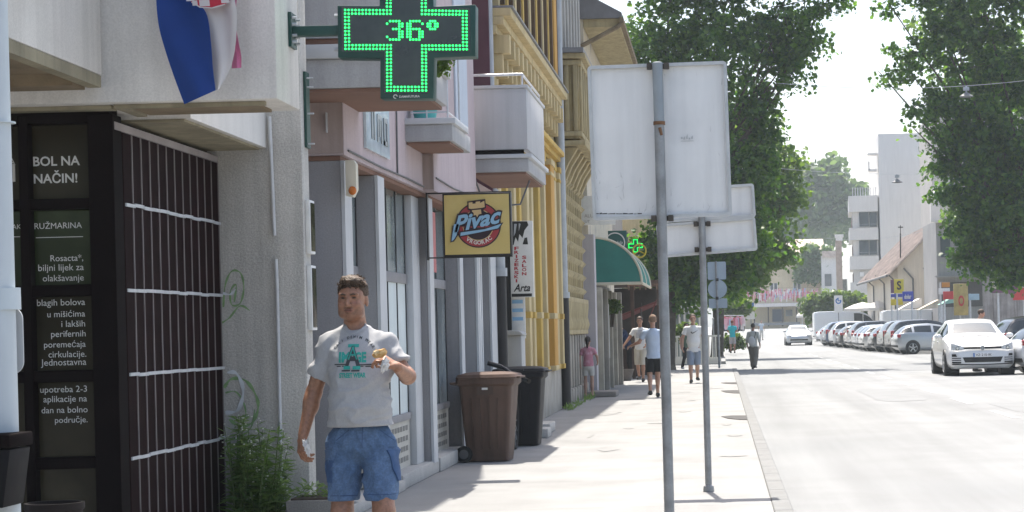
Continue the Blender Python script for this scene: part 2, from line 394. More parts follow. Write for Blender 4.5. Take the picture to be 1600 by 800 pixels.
for i, (a, b) in enumerate(rows):
    z1, z0 = wz(100, a), wz(100, b)
    for k, (xa, xb) in enumerate(((x_l, x_r), (wx(-40), wx(38)))):
        q = MB(); q.box(xa + .002, xb - .002, yp, yp + .02, z0 + .002, z1 - .002); pn = q.build('window_pane', m_pane_g if i in (1,) else m_pane, ph)
        if k == 0 and i in texts:
            t = MB()
            for (s, l_, r_, base, bold) in texts[i]:
                o = P(l_, base, yp - .004); text_into(t, s, o, EX, EZ, width=(r_ - l_) * yp / FPX, bold=bold)
            if i == 1: o = P(56, 372, yp - .004); t.add([o, o + EX * .28, o + EX * .28 + EZ * .004, o + EZ * .004], [(0, 1, 2, 3)])
            t.build('lettering', m_letter, pn, smooth=0)
        if k == 1 and i in (0, 1):
            t = MB()
            for s, l_, r_, base in ([('A', 14, 24, 258), ('I', 20, 24, 284)] if i == 0 else [('AK', 19, 33, 358)]):
                text_into(t, s, P(l_, base, yp - .004), EX, EZ, width=(r_ - l_) * yp / FPX)
            if i == 1: o = P(5, 371, yp - .004); t.add([o, o + EX * .1, o + EX * .1 + EZ * .004, o + EZ * .004], [(0, 1, 2, 3)])
            t.build('lettering', m_letter, pn, smooth=0)
# slatted side towards the street
sl = MB(); n = 12; y0, y1 = 12.262, 14.59; ledge = MB()
for i in range(n):
    a = y0 + (y1 - y0) * i / n; b = y0 + (y1 - y0) * (i + 1) / n
    sl.box(-3.61, -3.55, a + .006, b - .016, 0.02, 2.70); ledge.box(-3.61, -3.546, b - .012, b + .002, .02, 2.70)
sl.build('louvre_panel', m_slat, ph, bevel=.003, seg=1)
ledge.build('louvre_edge_strip', M('slat_edge', (.19, .16, .16), .5, .2, 5, metal=.4), ph)
mb = MB(); mb.box(-3.618, -3.546, 12.1, 14.595, 2.702, 2.748); mb.build('louvre_top_rail', M('rail_grey', (.28, .25, .25), .6, .2), ph)
for z in (2.27, 1.755, 1.245, .745):
    mb = MB()
    for i in range(n):
        a = y0 + (y1 - y0) * i / n; b = y0 + (y1 - y0) * (i + 1) / n; dz = random.uniform(-.004, .004)
        mb.box(-3.543, -3.536 + random.uniform(0, .004), a + .001, b - .001, z - .010 + dz, z + .010 + dz)
    mb.build('galvanised_band', m_galv, ph)
# conduits, graffiti on the plaster wall (Y = 14.6)
m_pipe = M('grey_pipe', (.52, .53, .54), .5, .12, 8)
for pts in ([(421, 182), (429, 368)], [(431, 405), (433, 450), (441, 800)]):
    mb = MB(); mb.tube([P(a, b, 14.57) for a, b in pts], .013, 8); mb.build('conduit', m_pipe, ph)
def ribbon(mb, pts, wd, y):
    q = [P(a, b, y) for a, b in pts]
    sm = []
    for i in range(len(q) - 1):
        p0, p1, p2, p3 = q[max(i - 1, 0)], q[i], q[i + 1], q[min(i + 2, len(q) - 1)]
        for k in range(6):
            t = k / 6; sm.append(.5 * ((2 * p1) + (p2 - p0) * t + (2 * p0 - 5 * p1 + 4 * p2 - p3) * t * t + (3 * p1 - p0 - 3 * p2 + p3) * t ** 3))
    sm.append(q[-1]); vs = []
    for i, p in enumerate(sm):
        t = (sm[min(i + 1, len(sm) - 1)] - sm[max(i - 1, 0)]).normalized(); nn = Vector((-t.z, 0, t.x)) * wd * (.7 + .3 * math.sin(i)); vs += [p - nn, p + nn]
    mb.add(vs, [(2 * i, 2 * i + 1, 2 * i + 3, 2 * i + 2) for i in range(len(sm) - 1)])
m_gg = M('graffiti_green', (.19, .30, .14), .9, .3, 14); m_gw = M('graffiti_white', (.50, .53, .55), .9, .2, 10)
g = MB(); ribbon(g, [(349, 480), (352, 445), (362, 424), (376, 427), (381, 450), (375, 474), (362, 476), (360, 455), (369, 445), (366, 472)], .008, 14.595); ribbon(g, [(345, 505), (358, 497), (375, 478), (390, 485)], .008, 14.594)
ribbon(g, [(350, 606), (362, 592), (384, 595), (400, 618), (403, 640), (392, 662), (372, 664), (358, 655)], .013, 14.595); ribbon(g, [(352, 614), (368, 612), (380, 628), (384, 650), (374, 668)], .007, 14.594); ribbon(g, [(348, 690), (372, 684), (392, 668), (398, 640)], .007, 14.594)
g.parts('graffiti', m_gg, ph, smooth=0)
g = MB(); ribbon(g, [(352, 645), (372, 640), (380, 610), (370, 584), (355, 582)], .016, 14.592); ribbon(g, [(348, 458), (360, 460), (368, 452)], .010, 14.592)
g.parts('graffiti', m_gw, ph, smooth=0)
# edge-on rail with pegs and notice cases on the street side of the concrete wall (X = -2.95)
m_green_d = M('dark_green_metal', (.018, .06, .05), .45, .15, 8)
rt = thing('peg_rail', 'dark green rail with steel pegs fixed beside the concrete wall, under the cross', 'wall rail', (-2.94, 14.9, 1.9 + 1.4))
zA, zB = PX(478, 112, -2.93).z, PX(480, 230, -2.93).z
mb = MB(); mb.box(-2.948, -2.93, 14.70, 14.83, zB, zA); mb.build('rail', m_green_d, rt)
mb = MB()
for t in (.08, .2, .55, .95):
    z = zB + (zA - zB) * (1 - t); mb.cyl((-2.93, 14.74, z), (-2.885, 14.74, z), .007, n=6)
mb.parts('peg', m_galv, rt)
m_whitebox = M('white_metal', (.66, .66, .64), .5, .08, 8)
for (pa, pb, lab) in ((312, 396, 'narrow grey notice case seen edge-on at the plaster wall corner, upper of two'), (414, 516, 'narrow white notice case seen edge-on at the plaster wall corner, lower of two')):
    zA, zB = PX(480, pa, -2.93).z, PX(480, pb, -2.93).z
    c = thing('notice_case', lab, 'notice case', (-2.93, 14.9, zB), group='notice cases at the plaster wall corner')
    mb = MB(); mb.box(-2.949, -2.915, 14.66, 14.83, zB, zA); mb.build('case', m_whitebox, c, bevel=.004)
    mb = MB(); mb.box(-2.914, -2.910, 14.68, 14.81, zB + .02, zA - .02); mb.build('case_glass', m_pane, c)

# ------------------------------------------------------------------ pink building with balconies and shop piers
m_pink = M('pink_render', (.44, .365, .375), .9, .06, 1.2, bump=.25, bscale=60, streak=.12, speck=.06)
m_pink_d = M('shaded_stained_pink', (.33, .265, .245), .9, .12, 2, bump=.25, streak=.3)  # darker pink for camera-facing ends: shade painted in, plus stain streaks
m_grey = M('grey_render', (.255, .25, .255), .9, .07, 1.6, bump=.3, bscale=60, speck=.07, streak=.10)
m_trim = M('pale_grey_trim', (.46, .47, .48), .7, .07, 3)
m_brown = M('brown_painted_soffit', (.20, .115, .085), .9, .12, 2)
m_step = M('step_stone', (.38, .37, .35), .9, .10, 3, bump=.3, speck=.1)
m_glass = M('shop_glass', (.13, .16, .165), .05, .3, .8, spec=.6, col2=(.30, .34, .34), c2scale=.9, c2lo=.45, c2hi=.62)
m_panel = M('frosted_panel', (.56, .61, .61), .65, .10, 2, spec=.12)
m_beige = M('beige_panel', (.46, .44, .39), .8, .08, 4)
pk = thing('pink_building', 'pale pink building with grey shop piers and small balconies', 'building', (-3.6, 22, 0))
mb = MB(); mb.box(-9, -3.5, 16.26, 27.35, 0, 2.88); mb.build('back_wall', m_grey, pk)
mb = MB(); mb.box(-9, -2.95, 16.26, 20.6, 2.885, 9.2); mb.build('upper_wall', m_pink, pk)
mb = MB(); mb.box(-3.24, -2.954, 16.245, 16.258, 2.9, 3.6); mb.build('shaded_stained_end_wall', m_pink_d, pk)
mb = MB(); mb.box(-9, -2.84, 20.603, 24.2, 2.885, 9.2); mb.build('upper_wall', m_pink, pk)
mb = MB(); mb.box(-2.952, -2.844, 20.585, 20.601, 2.9, 3.25); mb.build('shaded_stained_end_wall', m_pink_d, pk)
mb = MB(); mb.box(-9, -3.9, 24.203, 27.3, 2.885, 9.2); mb.box(-3.9, -2.95, 24.203, 27.3, 2.885, 3.3); mb.build('loggia_wall', m_pink, pk)
mb = MB(); mb.box(-3.9, -2.98, 27.24, 27.3, 3.303, 9.2); mb.build('loggia_end_wall', M('maroon_render', (.105, .05, .062), .9, .12, 2), pk)
mb = MB(); mb.box(-2.838, -2.82, 22.35, 23.4, 3.72, 9); mb.build('blue_wall_panel', M('pale_blue_render', (.46, .51, .57), .9, .06), pk)
mb = MB(); mb.box(-3.5, -2.99, 16.3, 27.2, 2.845, 2.882); mb.build('shopfront_soffit', m_brown, pk)
# stepped plinth
mb = MB(); mb.box(-3.6, -2.95, 16.2, 19.0, 0.001, .10); mb.box(-3.6, -2.97, 19.002, 21.4, 0.001, .14); mb.box(-3.6, -2.95, 21.402, 27.3, .001, .15)
mb.parts('doorstep', m_step, pk, bevel=.012)
def pier(y, ya, xr=-2.99, xl=-3.5, mat=m_grey, trim=True):
    q = MB(); q.box(xl, xr, y, ya, .10, 2.843); o = q.build('pier', mat, pk, bevel=.006)
    if trim: q = MB(); q.box(xr + .002, xr + .03, y - .004, ya - .01, .12, 2.843); q.build('pier_trim', m_trim, o)
for y, ya in ((16.3, 16.62), (17.9, 18.25), (21.0, 21.3), (23.45, 23.75), (25.1, 25.3), (26.6, 27.3)): pier(y, ya)
def shop_bay(ya, yb, x, trans=2.0, panel=.62, glass=m_panel, top=m_glass):
    q = MB(); q.box(x - .05, x - .02, ya, yb, trans + .05, 2.84); q.build('transom_window', top, pk)
    q = MB(); nn = max(2, int((yb - ya) / .55)); st = (yb - ya) / nn
    for i in range(nn): q.box(x - .05, x - .02, ya + i * st + .02, ya + (i + 1) * st - .02, panel + .05, trans - .05)
    q.parts('shop_window', glass, pk)
    f = MB(); f.box(x - .06, x, ya, yb, trans - .05, trans + .05)
    f.box(x - .06, x + .012, ya, yb, panel - .02, panel + .05)
    f.parts('window_rail', m_grey, pk, bevel=.004)
    f = MB()
    for i in range(nn + 1): f.box(x - .06, x - .012, ya + i * st - .014, ya + i * st + .014, panel + .05, 2.84)
    f.parts('mullion', M('black_mullion', (.04, .04, .042), .6, spec=.1), pk)
    f = MB(); f.box(x - .06, x - .008, ya + .01, yb - .01, .12, panel - .02); b_ = f.build('base_panel', m_beige, pk)
    f = MB()
    for i in range(int((yb - ya - .1) / .17)):
        for j in range(4): f.box(x - .007, x - .003, ya + .08 + i * .17, ya + .19 + i * .17, .2 + j * .1, .25 + j * .1)
    f.parts('vent_slot', M('vent_dark', (.20, .195, .18), .9), b_)
shop_bay(16.64, 17.88, -3.14); shop_bay(18.27, 20.5, -3.12); shop_bay(21.32, 23.43, -3.12, glass=m_glass); shop_bay(23.77, 25.08, -3.15); shop_bay(25.32, 26.58, -3.15)
mb = MB(); mb.box(-3.14, -3.06, 20.5, 20.98, .14, 2.84); mb.build('door_jamb', m_trim, pk, bevel=.006)
# red and blue poster behind the glass, striped curtain
mb = MB(); mb.box(-3.119, -3.112, 21.5, 22.6, 2.12, 2.78); ps = mb.build('window_poster', M('poster_red', (.42, .10, .10), .5, .2, 6), pk)
mb = MB(); mb.add([(-3.110, 21.6, 2.2), (-3.110, 21.9, 2.3), (-3.110, 22.0, 2.7), (-3.110, 21.7, 2.62)], [(0, 1, 2, 3)]); mb.build('poster_picture', M('poster_blue', (.30, .45, .6), .5), ps)
mb = MB()
for i in range(6): mb.box(-3.10, -3.06, 25.4 + i * .2, 25.47 + i * .2, .7, 2.5)
mb.parts('white_blind_slat', M('blind_white', (.7, .7, .7), .7), pk)
mb = MB(); mb.box(-3.03, -3.01, 25.31, 25.36, 1.25, 2.6); mb.build('blue_strip_sign', M('strip_blue', (.12, .2, .5), .6, .5, 25), pk)
# light glass shop sign panel on the pink wall, between first and second balcony
g0, g1 = PX(571, 190, -2.93), PX(608, 220, -2.93)
sp = thing('glass_shop_sign', 'pale blue glass sign with steel letters flat on the pink wall', 'sign', (-2.94, g0.y, 3.05))
mb = MB(); mb.box(-2.948, -2.925, g0.y, g1.y, 3.02, 3.62); mb.build('glass_panel', M('sign_glass', (.50, .60, .66), .06, .3, 3, spec=.8), sp)
mb = MB(); zs = 3.12
for (a, b, c, d_) in ((.2, .05, 0, .34), (.3, .05, 0, .34), (.44, .05, 0, .2), (.52, .05, .05, .2), (.6, .05, 0, .2), (.72, .05, 0, .2), (.84, .05, 0, .2), (.44, .21, .2, .24), (.72, .17, .2, .24), (.72, .17, .0, .04)):
    y_ = g0.y + (g1.y - g0.y) * a; mb.box(-2.922, -2.915, y_, y_ + b * 1.0, zs + c, zs + d_)
mb.build('lettering', M('steel_letter', (.33, .35, .36), .35, .1, metal=.6), sp)
# balconies
m_balc = M('balcony_grey', (.37, .37, .375), .9, .07, 2, bump=.25, streak=.15, speck=.06)
m_rail = M('rail_steel', (.50, .51, .53), .4, .1, 10, metal=.4)
b1 = MB(); xr = -2.22; y0, y1 = 15.55, 17.0
b1.box(-3.4, xr, y0, y1, 3.33, 3.55); B1 = b1.build('balcony', m_balc, pk, bevel=.008)
mb = MB(); mb.box(-3.4, xr + .04, y0 - .04, y1, 3.552, 3.66); mb.build('balcony_coping', m_trim, B1, bevel=.006)
mb = MB(); mb.box(-3.4, xr - .04, y0 + .02, y1 - .02, 3.30, 3.327); mb.build('balcony_soffit', m_brown, B1)
mb = MB(); mb.box(-3.4, xr - .02, y0 + .05, y0 + .1, 3.72, 4.6); mb.build('balcony_front', m_balc, B1)
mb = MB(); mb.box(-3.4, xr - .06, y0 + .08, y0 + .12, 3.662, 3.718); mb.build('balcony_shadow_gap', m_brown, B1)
b2 = MB(); b2.box(-2.96, -2.50, 19.5, 20.58, 3.28, 3.44); b2.box(-2.846, -2.50, 20.58, 20.9, 3.28, 3.44); B2 = b2.build('balcony', m_balc, pk, bevel=.008)
mb = MB(); mb.box(-2.96, -2.47, 19.47, 20.5, 3.442, 3.50); mb.build('balcony_coping', m_trim, B2, bevel=.006)
mb = MB(); mb.box(-2.94, -2.53, 19.53, 20.56, 3.255, 3.277); mb.build('balcony_soffit', m_brown, B2)
mb = MB()
for y in (19.55, 20.45): mb.tube([(-2.55, y, 3.5), (-2.55, y, 4.2)], .01, 6)
mb.tube([(-2.9, 19.55, 4.2), (-2.55, 19.55, 4.2), (-2.55, 20.45, 4.2)], .012, 6); mb.tube([(-2.9, 19.55, 3.56), (-2.55, 19.55, 3.56), (-2.55, 20.45, 3.56)], .008, 6); mb.tube([(-2.75, 19.55, 3.5), (-2.75, 19.55, 4.2)], .008, 6)
mb.build('balcony_railing', m_rail, B2)
tb = thing('teal_planter', 'teal tub standing on the small railed balcony', 'tub', (-2.8, 19.8, 3.5))
mb = MB(); mb.lathe([(0, 3.503), (.10, 3.503), (.13, 3.66), (.135, 3.67), (.12, 3.67), (.11, 3.64), (0, 3.64)], (-2.80, 19.8, 0), 20); mb.build('tub', M('teal_plastic', (.09, .42, .40), .5), tb)
b3 = MB(); y0, y1 = 24.5, 26.9; b3.box(-2.95, -2.24, y0, y1, 3.36, 3.52); B3 = b3.build('balcony', m_balc, pk, bevel=.008)
mb = MB(); mb.box(-2.95, -2.20, y0 - .04, y1, 3.522, 3.57); mb.build('balcony_coping', m_trim, B3, bevel=.005)
mb = MB(); mb.box(-2.93, -2.28, y0 + .03, y1 - .05, 3.33, 3.357); mb.build('balcony_soffit', m_brown, B3)
mb = MB(); mb.box(-2.95, -2.25, y0 + .02, y0 + .1, 3.63, 4.36); mb.box(-2.33, -2.25, y0 + .102, y1, 3.63, 4.36); mb.build('balcony_parapet', M('parapet_white', (.45, .45, .455), .9, .05, 2, bump=.2, streak=.12), B3, bevel=.006)
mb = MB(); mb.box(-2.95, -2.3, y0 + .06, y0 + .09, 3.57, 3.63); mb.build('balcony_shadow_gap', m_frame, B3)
mb = MB(); mb.box(-2.95, -2.23, y0, y0 + .12, 4.362, 4.40); mb.box(-2.35, -2.23, y0 + .122, y1, 4.362, 4.40); mb.build('parapet_coping', m_trim, B3, bevel=.004)
mb = MB(); mb.tube([(-2.95, y0 + .06, 4.53), (-2.30, y0 + .06, 4.53), (-2.30, y1 - .05, 4.53)], .016, 8)
for p in ((-2.9, y0 + .06), (-2.30, y0 + .06), (-2.30, y0 + 1.2), (-2.30, y1 - .05)): mb.tube([(p[0], p[1], 4.40), (p[0], p[1], 4.53)], .012, 6)
mb.build('balcony_railing', m_rail, B3)
mb = MB(); mb.tube([(-2.9, 24.55, 3.30), (-2.82, 24.6, 3.06), (-2.62, 24.75, 2.97), (-2.4, 25.0, 3.0), (-2.3, 25.2, 3.3)], .012, 6); mb.tube([(-2.94, 16.4, 2.93), (-2.93, 18, 2.915), (-2.94, 19.4, 2.93), (-2.93, 20.5, 2.92)], .009, 6); mb.tube([(-2.83, 20.7, 3.02), (-2.825, 22, 3.0), (-2.83, 24.1, 3.03)], .009, 6); mb.tube([(-2.94, 18.9, 2.93), (-2.93, 18.9, 4.6)], .009, 6); mb.parts('cable', M('cable_grey', (.12, .12, .12), .7), pk)
# alarm box / lamp on pier
q0 = P(540, 310, 16.25); al = thing('siren_box', 'white wall box with an orange lens at the top of the first grey pier', 'alarm box', (q0.x, 16.2, q0.z))
xa, xb = P(540, 280, 16.2).x, P(557, 280, 16.2).x; z1, z0 = P(548, 250, 16.2).z, P(548, 308, 16.2).z
mb = MB(); mb.prism([(xa, z0 + .01), (xb - .03, z0), (xb, z0 + .06), (xb, z1 - .03), (xb - .02, z1), (xa, z1)], (0, 16.29, 0), EX, EZ, .10); mb.build('case', M('ivory_plastic', (.58, .54, .44), .4, .05), al, bevel=.006)
mb = MB(); mb.ell(((xa + xb) / 2 + .012, 16.185, z0 + .05), (.032, .02, .035)); mb.build('lens', M('orange_lens', (.55, .16, .03), .2), al)
mb = MB(); q = P(505, 218, 16.24); mb.box(-3.08, -3.07, 16.20, 16.24, 3.06, 3.22)
hb = mb.build('wall_handle', m_galv, pk, bevel=.003)
# ------------------------------------------------------------------ yellow building (Y 27.4 - 37.6)
m_yel = M('ochre_render', (.50, .34, .09), .9, .10, 1.5, bump=.25, streak=.25, col2=(.44, .30, .10), c2scale=1.2)
m_cream = M('cream_render', (.52, .42, .235), .9, .12, 1.6, bump=.25, streak=.22)
m_orange = M('orange_render', (.50, .28, .07), .9, .08, 1.5, bump=.2, streak=.15)
m_shut = M('shutter_dark', (.10, .065, .04), .7, .2, 6)
m_wglass = M('old_window', (.10, .115, .12), .08, .3, 1.2, spec=.6)
m_white_f = M('white_frame', (.62, .60, .55), .7, .08, 4)
yb = thing('yellow_building', 'ochre yellow townhouse with cream pilasters, brown shutters and long cornices', 'building', (-3.5, 32, 0))
mb = MB(); mb.box(-12, -3.06, 27.42, 37.6, 0, 11.5); mb.build('wall', m_yel, yb)
mb = MB(); mb.box(-3.058, -2.93, 27.42, 37.6, 0, .75); mb.build('plinth', M('plinth_grey', (.34, .32, .28), .9, .15, 3, bump=.3, streak=.2), yb, bevel=.01)
def pil(y, wd, x, z0, z1, mat, cap=True):
    q = MB(); q.box(-3.058, x, y, y + wd, z0, z1); o = q.build('pilaster', mat, yb, bevel=.008)
    if cap:
        q = MB()
        for (za, zb_, e) in ((z0 + .9, z0 + 1.0, .035), (z1 - .28, z1 - .22, .025), (z1 - .10, z1 - .003, .05), (z0 + .003, z0 + .09, .04)): q.box(-3.05, x + e * .4, y - e * .6, y + wd + e * .6, za, zb_)
        q.parts('pilaster_moulding', m_cream if mat is not m_cream else m_yel, o, bevel=.006)
for y, wd, x, mat in ((27.9, .35, -2.97, m_cream), (28.7, .3, -2.95, m_yel), (29.6, .3, -2.93, m_cream), (30.6, .3, -2.95, m_yel), (31.5, .35, -2.92, m_cream), (32.5, .3, -2.94, m_cream), (33.4, .35, -2.91, m_yel), (34.4, .3, -2.90, m_cream), (35.4, .7, -2.86, m_orange), (36.6, .4, -2.90, m_cream), (37.25, .33, -2.86, m_cream)):
    pil(y, wd, x, .752, 4.42, mat)
wn = MB(); fr = MB()
for y in (28.3, 29.1, 30.1, 31.0, 32.0, 33.0, 33.95, 34.9, 36.3):
    wn.box(-3.056, -3.05, y, y + .36, 1.3, 3.9)
    for yy in (y - .04, y + .34): fr.box(-3.057, -3.02, yy, yy + .06, 1.25, 3.95)
    fr.box(-3.057, -3.0, y - .06, y + .4, 1.15, 1.22)
wn.parts('window', m_wglass, yb); fr.parts('window_frame', m_white_f, yb)
def cornice(z, dep, h, y0, y1, par, mat, x=-3.058, n=3):
    q = MB()
    for i in range(n):
        t0 = i / n; t1 = (i + 1) / n; q.box(x, x + .06 + dep * t1, y0, y1, z + h * t0 + .001, z + h * t1 - .001)
    o = q.build('cornice', mat, par, bevel=.01); return o
c1 = cornice(4.45, .22, .26, 27.42, 37.6, yb, m_yel); c2 = cornice(5.45, .30, .34, 27.42, 37.6, yb, m_cream)
q = MB(); q.box(-3.04, -2.67, 27.43, 37.59, 5.794, 5.82); q.build('cornice_flashing', M('zinc', (.20, .20, .21), .5, .15), yb)
q = MB(); y = 27.6
while y < 37.3: q.box(-3.058, -2.74, y, y + .16, 5.2, 5.452); q.box(-3.058, -2.84, y + .02, y + .14, 4.95, 5.199); y += .62
q.parts('cornice_bracket', m_cream, yb, bevel=.01)
q = MB(); y = 28.0
while y < 37.0: q.box(-3.058, -3.0, y, y + .55, 4.78, 5.12); y += .95
q.parts('frieze_panel', m_cream, yb, bevel=.012)
# upper storey: pilasters and shutters
k = 0; y = 27.6
while y < 37.2:
    q = MB(); q.box(-3.058, -2.88, y, y + .22, 5.825, 9.6); q.build('upper_pilaster', (m_cream, m_yel)[k % 2], yb, bevel=.008)
    q = MB(); q.box(-3.058, -2.85, y + .52, y + .60, 5.95, 9.2); q.build('shutter', m_shut, yb, bevel=.01)
    q = MB(); q.box(-3.056, -3.03, y + .62, y + 1.1, 5.95, 9.2); q.build('window', m_wglass, yb)
    y += 1.18; k += 1
q = MB(); q.box(-3.058, -2.84, 36.7, 37.3, 5.83, 9.6); q.build('upper_pilaster', m_orange, yb, bevel=.01)
q = MB(); q.box(-3.058, -2.70, 27.42, 37.6, 9.62, 10.0); q.build('eaves', m_cream, yb)
# downpipes
m_zinc = M('zinc_pipe', (.37, .39, .41), .5, .12, 5, metal=.2); m_black = M('black_iron', (.022, .02, .02), .5, .2, 5)
def downpipe(y, x, zsplit, ztop, r, lab, top=m_zinc):
    t = thing('downpipe', lab, 'downpipe', (x, y, 0), group='downpipes on the left facades')
    q = MB(); q.cyl((x, y, .02), (x, y, zsplit), r * 1.12, n=14); q.build('lower_pipe', m_black, t)
    q = MB(); q.cyl((x, y, zsplit), (x, y, ztop), r, n=14); q.cyl((x, y, zsplit - .06), (x, y, zsplit + .05), r * 1.35, n=14); q.build('upper_pipe', top, t)
downpipe(27.32, -2.92, 2.25, 3.3, .075, 'downpipe with a black iron foot between the pink and yellow buildings')
downpipe(27.36, -2.99, 3.3, 9.2, .055, 'grey downpipe rising beside the maroon loggia wall', m_zinc)
downpipe(37.66, -2.86, 2.1, 11.0, .085, 'downpipe with a black iron foot between the yellow and the ornamented building')
# stone steps at the yellow building
for i, (y, x, wd, h, lab) in enumerate(((27.6, -2.35, .55, .13, 'worn stone block beside the black bin'), (28.8, -2.42, .9, .14, 'pale stone doorstep in front of the yellow building'), (28.2, -2.6, .4, .36, 'upright stone bollard stub behind the black bin'), (43.7, -2.25, 1.1, .12, 'low dark stone step under the girl in pink'))):
    q = MB(); q.box(-2.93 if i != 3 else -2.9, x, y, y + wd, .001, h); q.build('stone_step', m_step if i != 3 else M('step_dark', (.22, .2, .18), .9, .15, 4, bump=.3), bevel=.02, label=lab, cat='step', group='stone steps along the facades')
# notices
q = MB(); q.box(-2.92, -2.72, 28.66, 28.69, 1.35, 1.95)
nb = q.build('notice_board', m_whitebox, bevel=.006, label='white notice sheet with blue lines below the hairdresser sign', cat='notice')
q = MB()
for z in (1.84, 1.72, 1.60): q.box(-2.90, -2.75, 28.654, 28.658, z, z + .05)
q.build('notice_print', M('notice_blue', (.25, .45, .65), .7), nb)

# ------------------------------------------------------------------ ornamented ochre building (Y 37.7 - 45)
ob = thing('ornamented_building', 'weathered ochre townhouse with studded stone front and a bay window', 'building', (-3.5, 41, 0))
m_orn = M('weathered_ochre', (.33, .255, .125), .95, .18, 2.2, bump=.5, bscale=40, streak=.35, col2=(.30, .25, .16), c2scale=2.5)
m_orn_l = M('weathered_cream', (.40, .33, .19), .95, .15, 2.2, bump=.5, bscale=40, streak=.3)
m_base = M('old_base_stone', (.30, .275, .235), .95, .2, 2.5, bump=.6, bscale=30, streak=.3)
mb = MB(); mb.box(-12, -3.04, 37.75, 45.15, 0, 12); mb.build('wall', m_orn, ob)
mb = MB()
for j in range(13):
    for i in range(14):
        y = 37.95 + i * .52; z = 2.15 + j * .30
        if z > 4.5: continue
        mb.add([(-3.038, y, z), (-3.038, y + .42, z), (-3.038, y + .42, z + .26), (-3.038, y, z + .26), (-2.90, y + .21, z + .13)], [(0, 1, 4), (1, 2, 4), (2, 3, 4), (3, 0, 4)])
tag(mb.build('stone_studs', m_orn_l, ob, smooth=0), kind='stuff')
mb = MB()
for i in range(14): mb.box(-3.038, -2.96, 37.86 + i * .52, 37.93 + i * .52, 2.1, 4.6)
mb.parts('stone_rib', m_orn_l, ob, bevel=.01)
mb = MB()
for i in range(26): mb.lathe([(.04, 1.45), (.075, 1.56), (.035, 1.72), (.06, 1.95), (.06, 2.0)], (-2.93, 37.95 + i * .28, 0), 8)
mb.parts('baluster', m_orn_l, ob)
mb = MB(); mb.box(-3.04, -2.88, 37.78, 45.1, 2.0, 2.1); mb.box(-3.04, -2.90, 37.78, 45.1, 1.36, 1.45); mb.parts('band_course', m_orn_l, ob, bevel=.012)
mb = MB()
for i in range(10):
    y = 38.0 + i * .72; mb.box(-3.04, -2.94, y, y + .34, .3, 1.36); mb.box(-3.04, -2.90, y - .05, y + .39, 0, .3)
mb.parts('base_pier', m_base, ob, bevel=.03)
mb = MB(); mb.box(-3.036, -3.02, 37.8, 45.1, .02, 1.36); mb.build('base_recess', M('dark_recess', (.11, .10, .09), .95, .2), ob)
# bay window on brackets
bay = MB(); bay.box(-3.04, -2.55, 38.6, 44.2, 5.05, 6.6); BY = bay.build('bay_window', m_orn, ob, bevel=.02)
q = MB()
for z, e in ((4.98, .1), (5.16, .04), (6.5, .06), (6.62, .14)): q.box(-3.04, -2.55 + e, 38.6 - e, 44.2 + e, z - .06, z + .035)
q.parts('bay_moulding', m_orn_l, BY, bevel=.01)
q = MB()
for i in range(9): q.box(-2.549, -2.50, 38.7 + i * .62, 38.86 + i * .62, 5.2, 6.44)
for i in range(3): q.box(-2.98 + i * .16, -2.9 + i * .16, 38.56, 38.598, 5.2, 6.44)
q.parts('bay_pilaster', m_orn_l, BY, bevel=.008)
q = MB()
for i in range(8): q.box(-2.546, -2.535, 38.93 + i * .62, 39.24 + i * .62, 5.4, 6.35)
q.parts('bay_glass', m_wglass, BY)
q = MB()
for i in range(7):
    y = 38.7 + i * .87; q.prism([(-3.04, 4.9), (-3.04, 4.25), (-2.9, 4.35), (-2.78, 4.62), (-2.6, 4.9)], (0, y + .22, 0), EX, EZ, .22)
q.parts('bay_bracket', m_orn_l, BY, bevel=.01)
q = MB(); q.box(-3.04, -2.44, 38.4, 44.4, 6.66, 6.75); q.build('bay_roof', M('zinc', (.2, .2, .21), .5), BY)
q = MB()
for i in range(8): q.box(-3.04, -2.86, 38.0 + i * .85, 38.2 + i * .85, 6.8, 10.5)
q.parts('upper_pilaster', M('grey_stone', (.40, .39, .37), .95, .12, 2, streak=.2), ob, bevel=.02)
q = MB(); q.box(-3.04, -2.6, 37.8, 45.1, 10.5, 10.9); q.build('eaves', m_orn_l, ob)
# ------------------------------------------------------------------ cream gabled building (Y 45.2 - 56)
cb = thing('cream_building', 'old cream building with peeling plaster gable and overhanging eave', 'building', (-4, 50, 0))
m_peel = M('peeling_cream', (.54, .48, .38), .95, .06, 1.2, bump=.3, streak=.2, col2=(.36, .33, .29), c2scale=1.1, c2lo=.56, c2hi=.62)
mb = MB(); mb.box(-12, -2.86, 45.2, 55.8, 0, 8.3); mb.build('wall', m_peel, cb)
mb = MB(); mb.box(-3.1, -2.74, 45.17, 45.8, 0, 3.55); mb.build('corner_pier', M('mauve_grey_render', (.42, .39, .40), .9, .06, 2, streak=.15), cb)
mb = MB(); mb.prism([(-12, 8.3), (-2.0, 8.3), (-2.0, 8.42), (-4.3, 9.7), (-9, 11.6), (-12, 10)], (0, 45.1, 0), EX, EZ, -10.9); mb.build('roof', M('slate_roof', (.17, .17, .18), .8, .15, 3), cb)
mb = MB(); mb.box(-2.85, -2.05, 45.2, 55.9, 8.12, 8.298); mb.build('eave_soffit', m_orn_l, cb)
mb = MB(); mb.box(-2.05, -1.96, 45.05, 55.9, 8.2, 8.31); mb.build('gutter', m_soffit_d, cb)
mb = MB(); mb.tube([(-3.9, 45.12, 7.2), (-2.1, 45.12, 8.1), (-2.02, 45.2, 8.18)], .05, 10); mb.build('drain_pipe', m_soffit_d, cb)
mb = MB()
for y in (46.5, 48.6, 50.7, 52.9): mb.box(-2.858, -2.66, y, y + .25, 0, 2.4)
mb.parts('shopfront_post', M('wood_post_pale', (.36, .33, .27), .9, .15, 4, streak=.2), cb, bevel=.015)
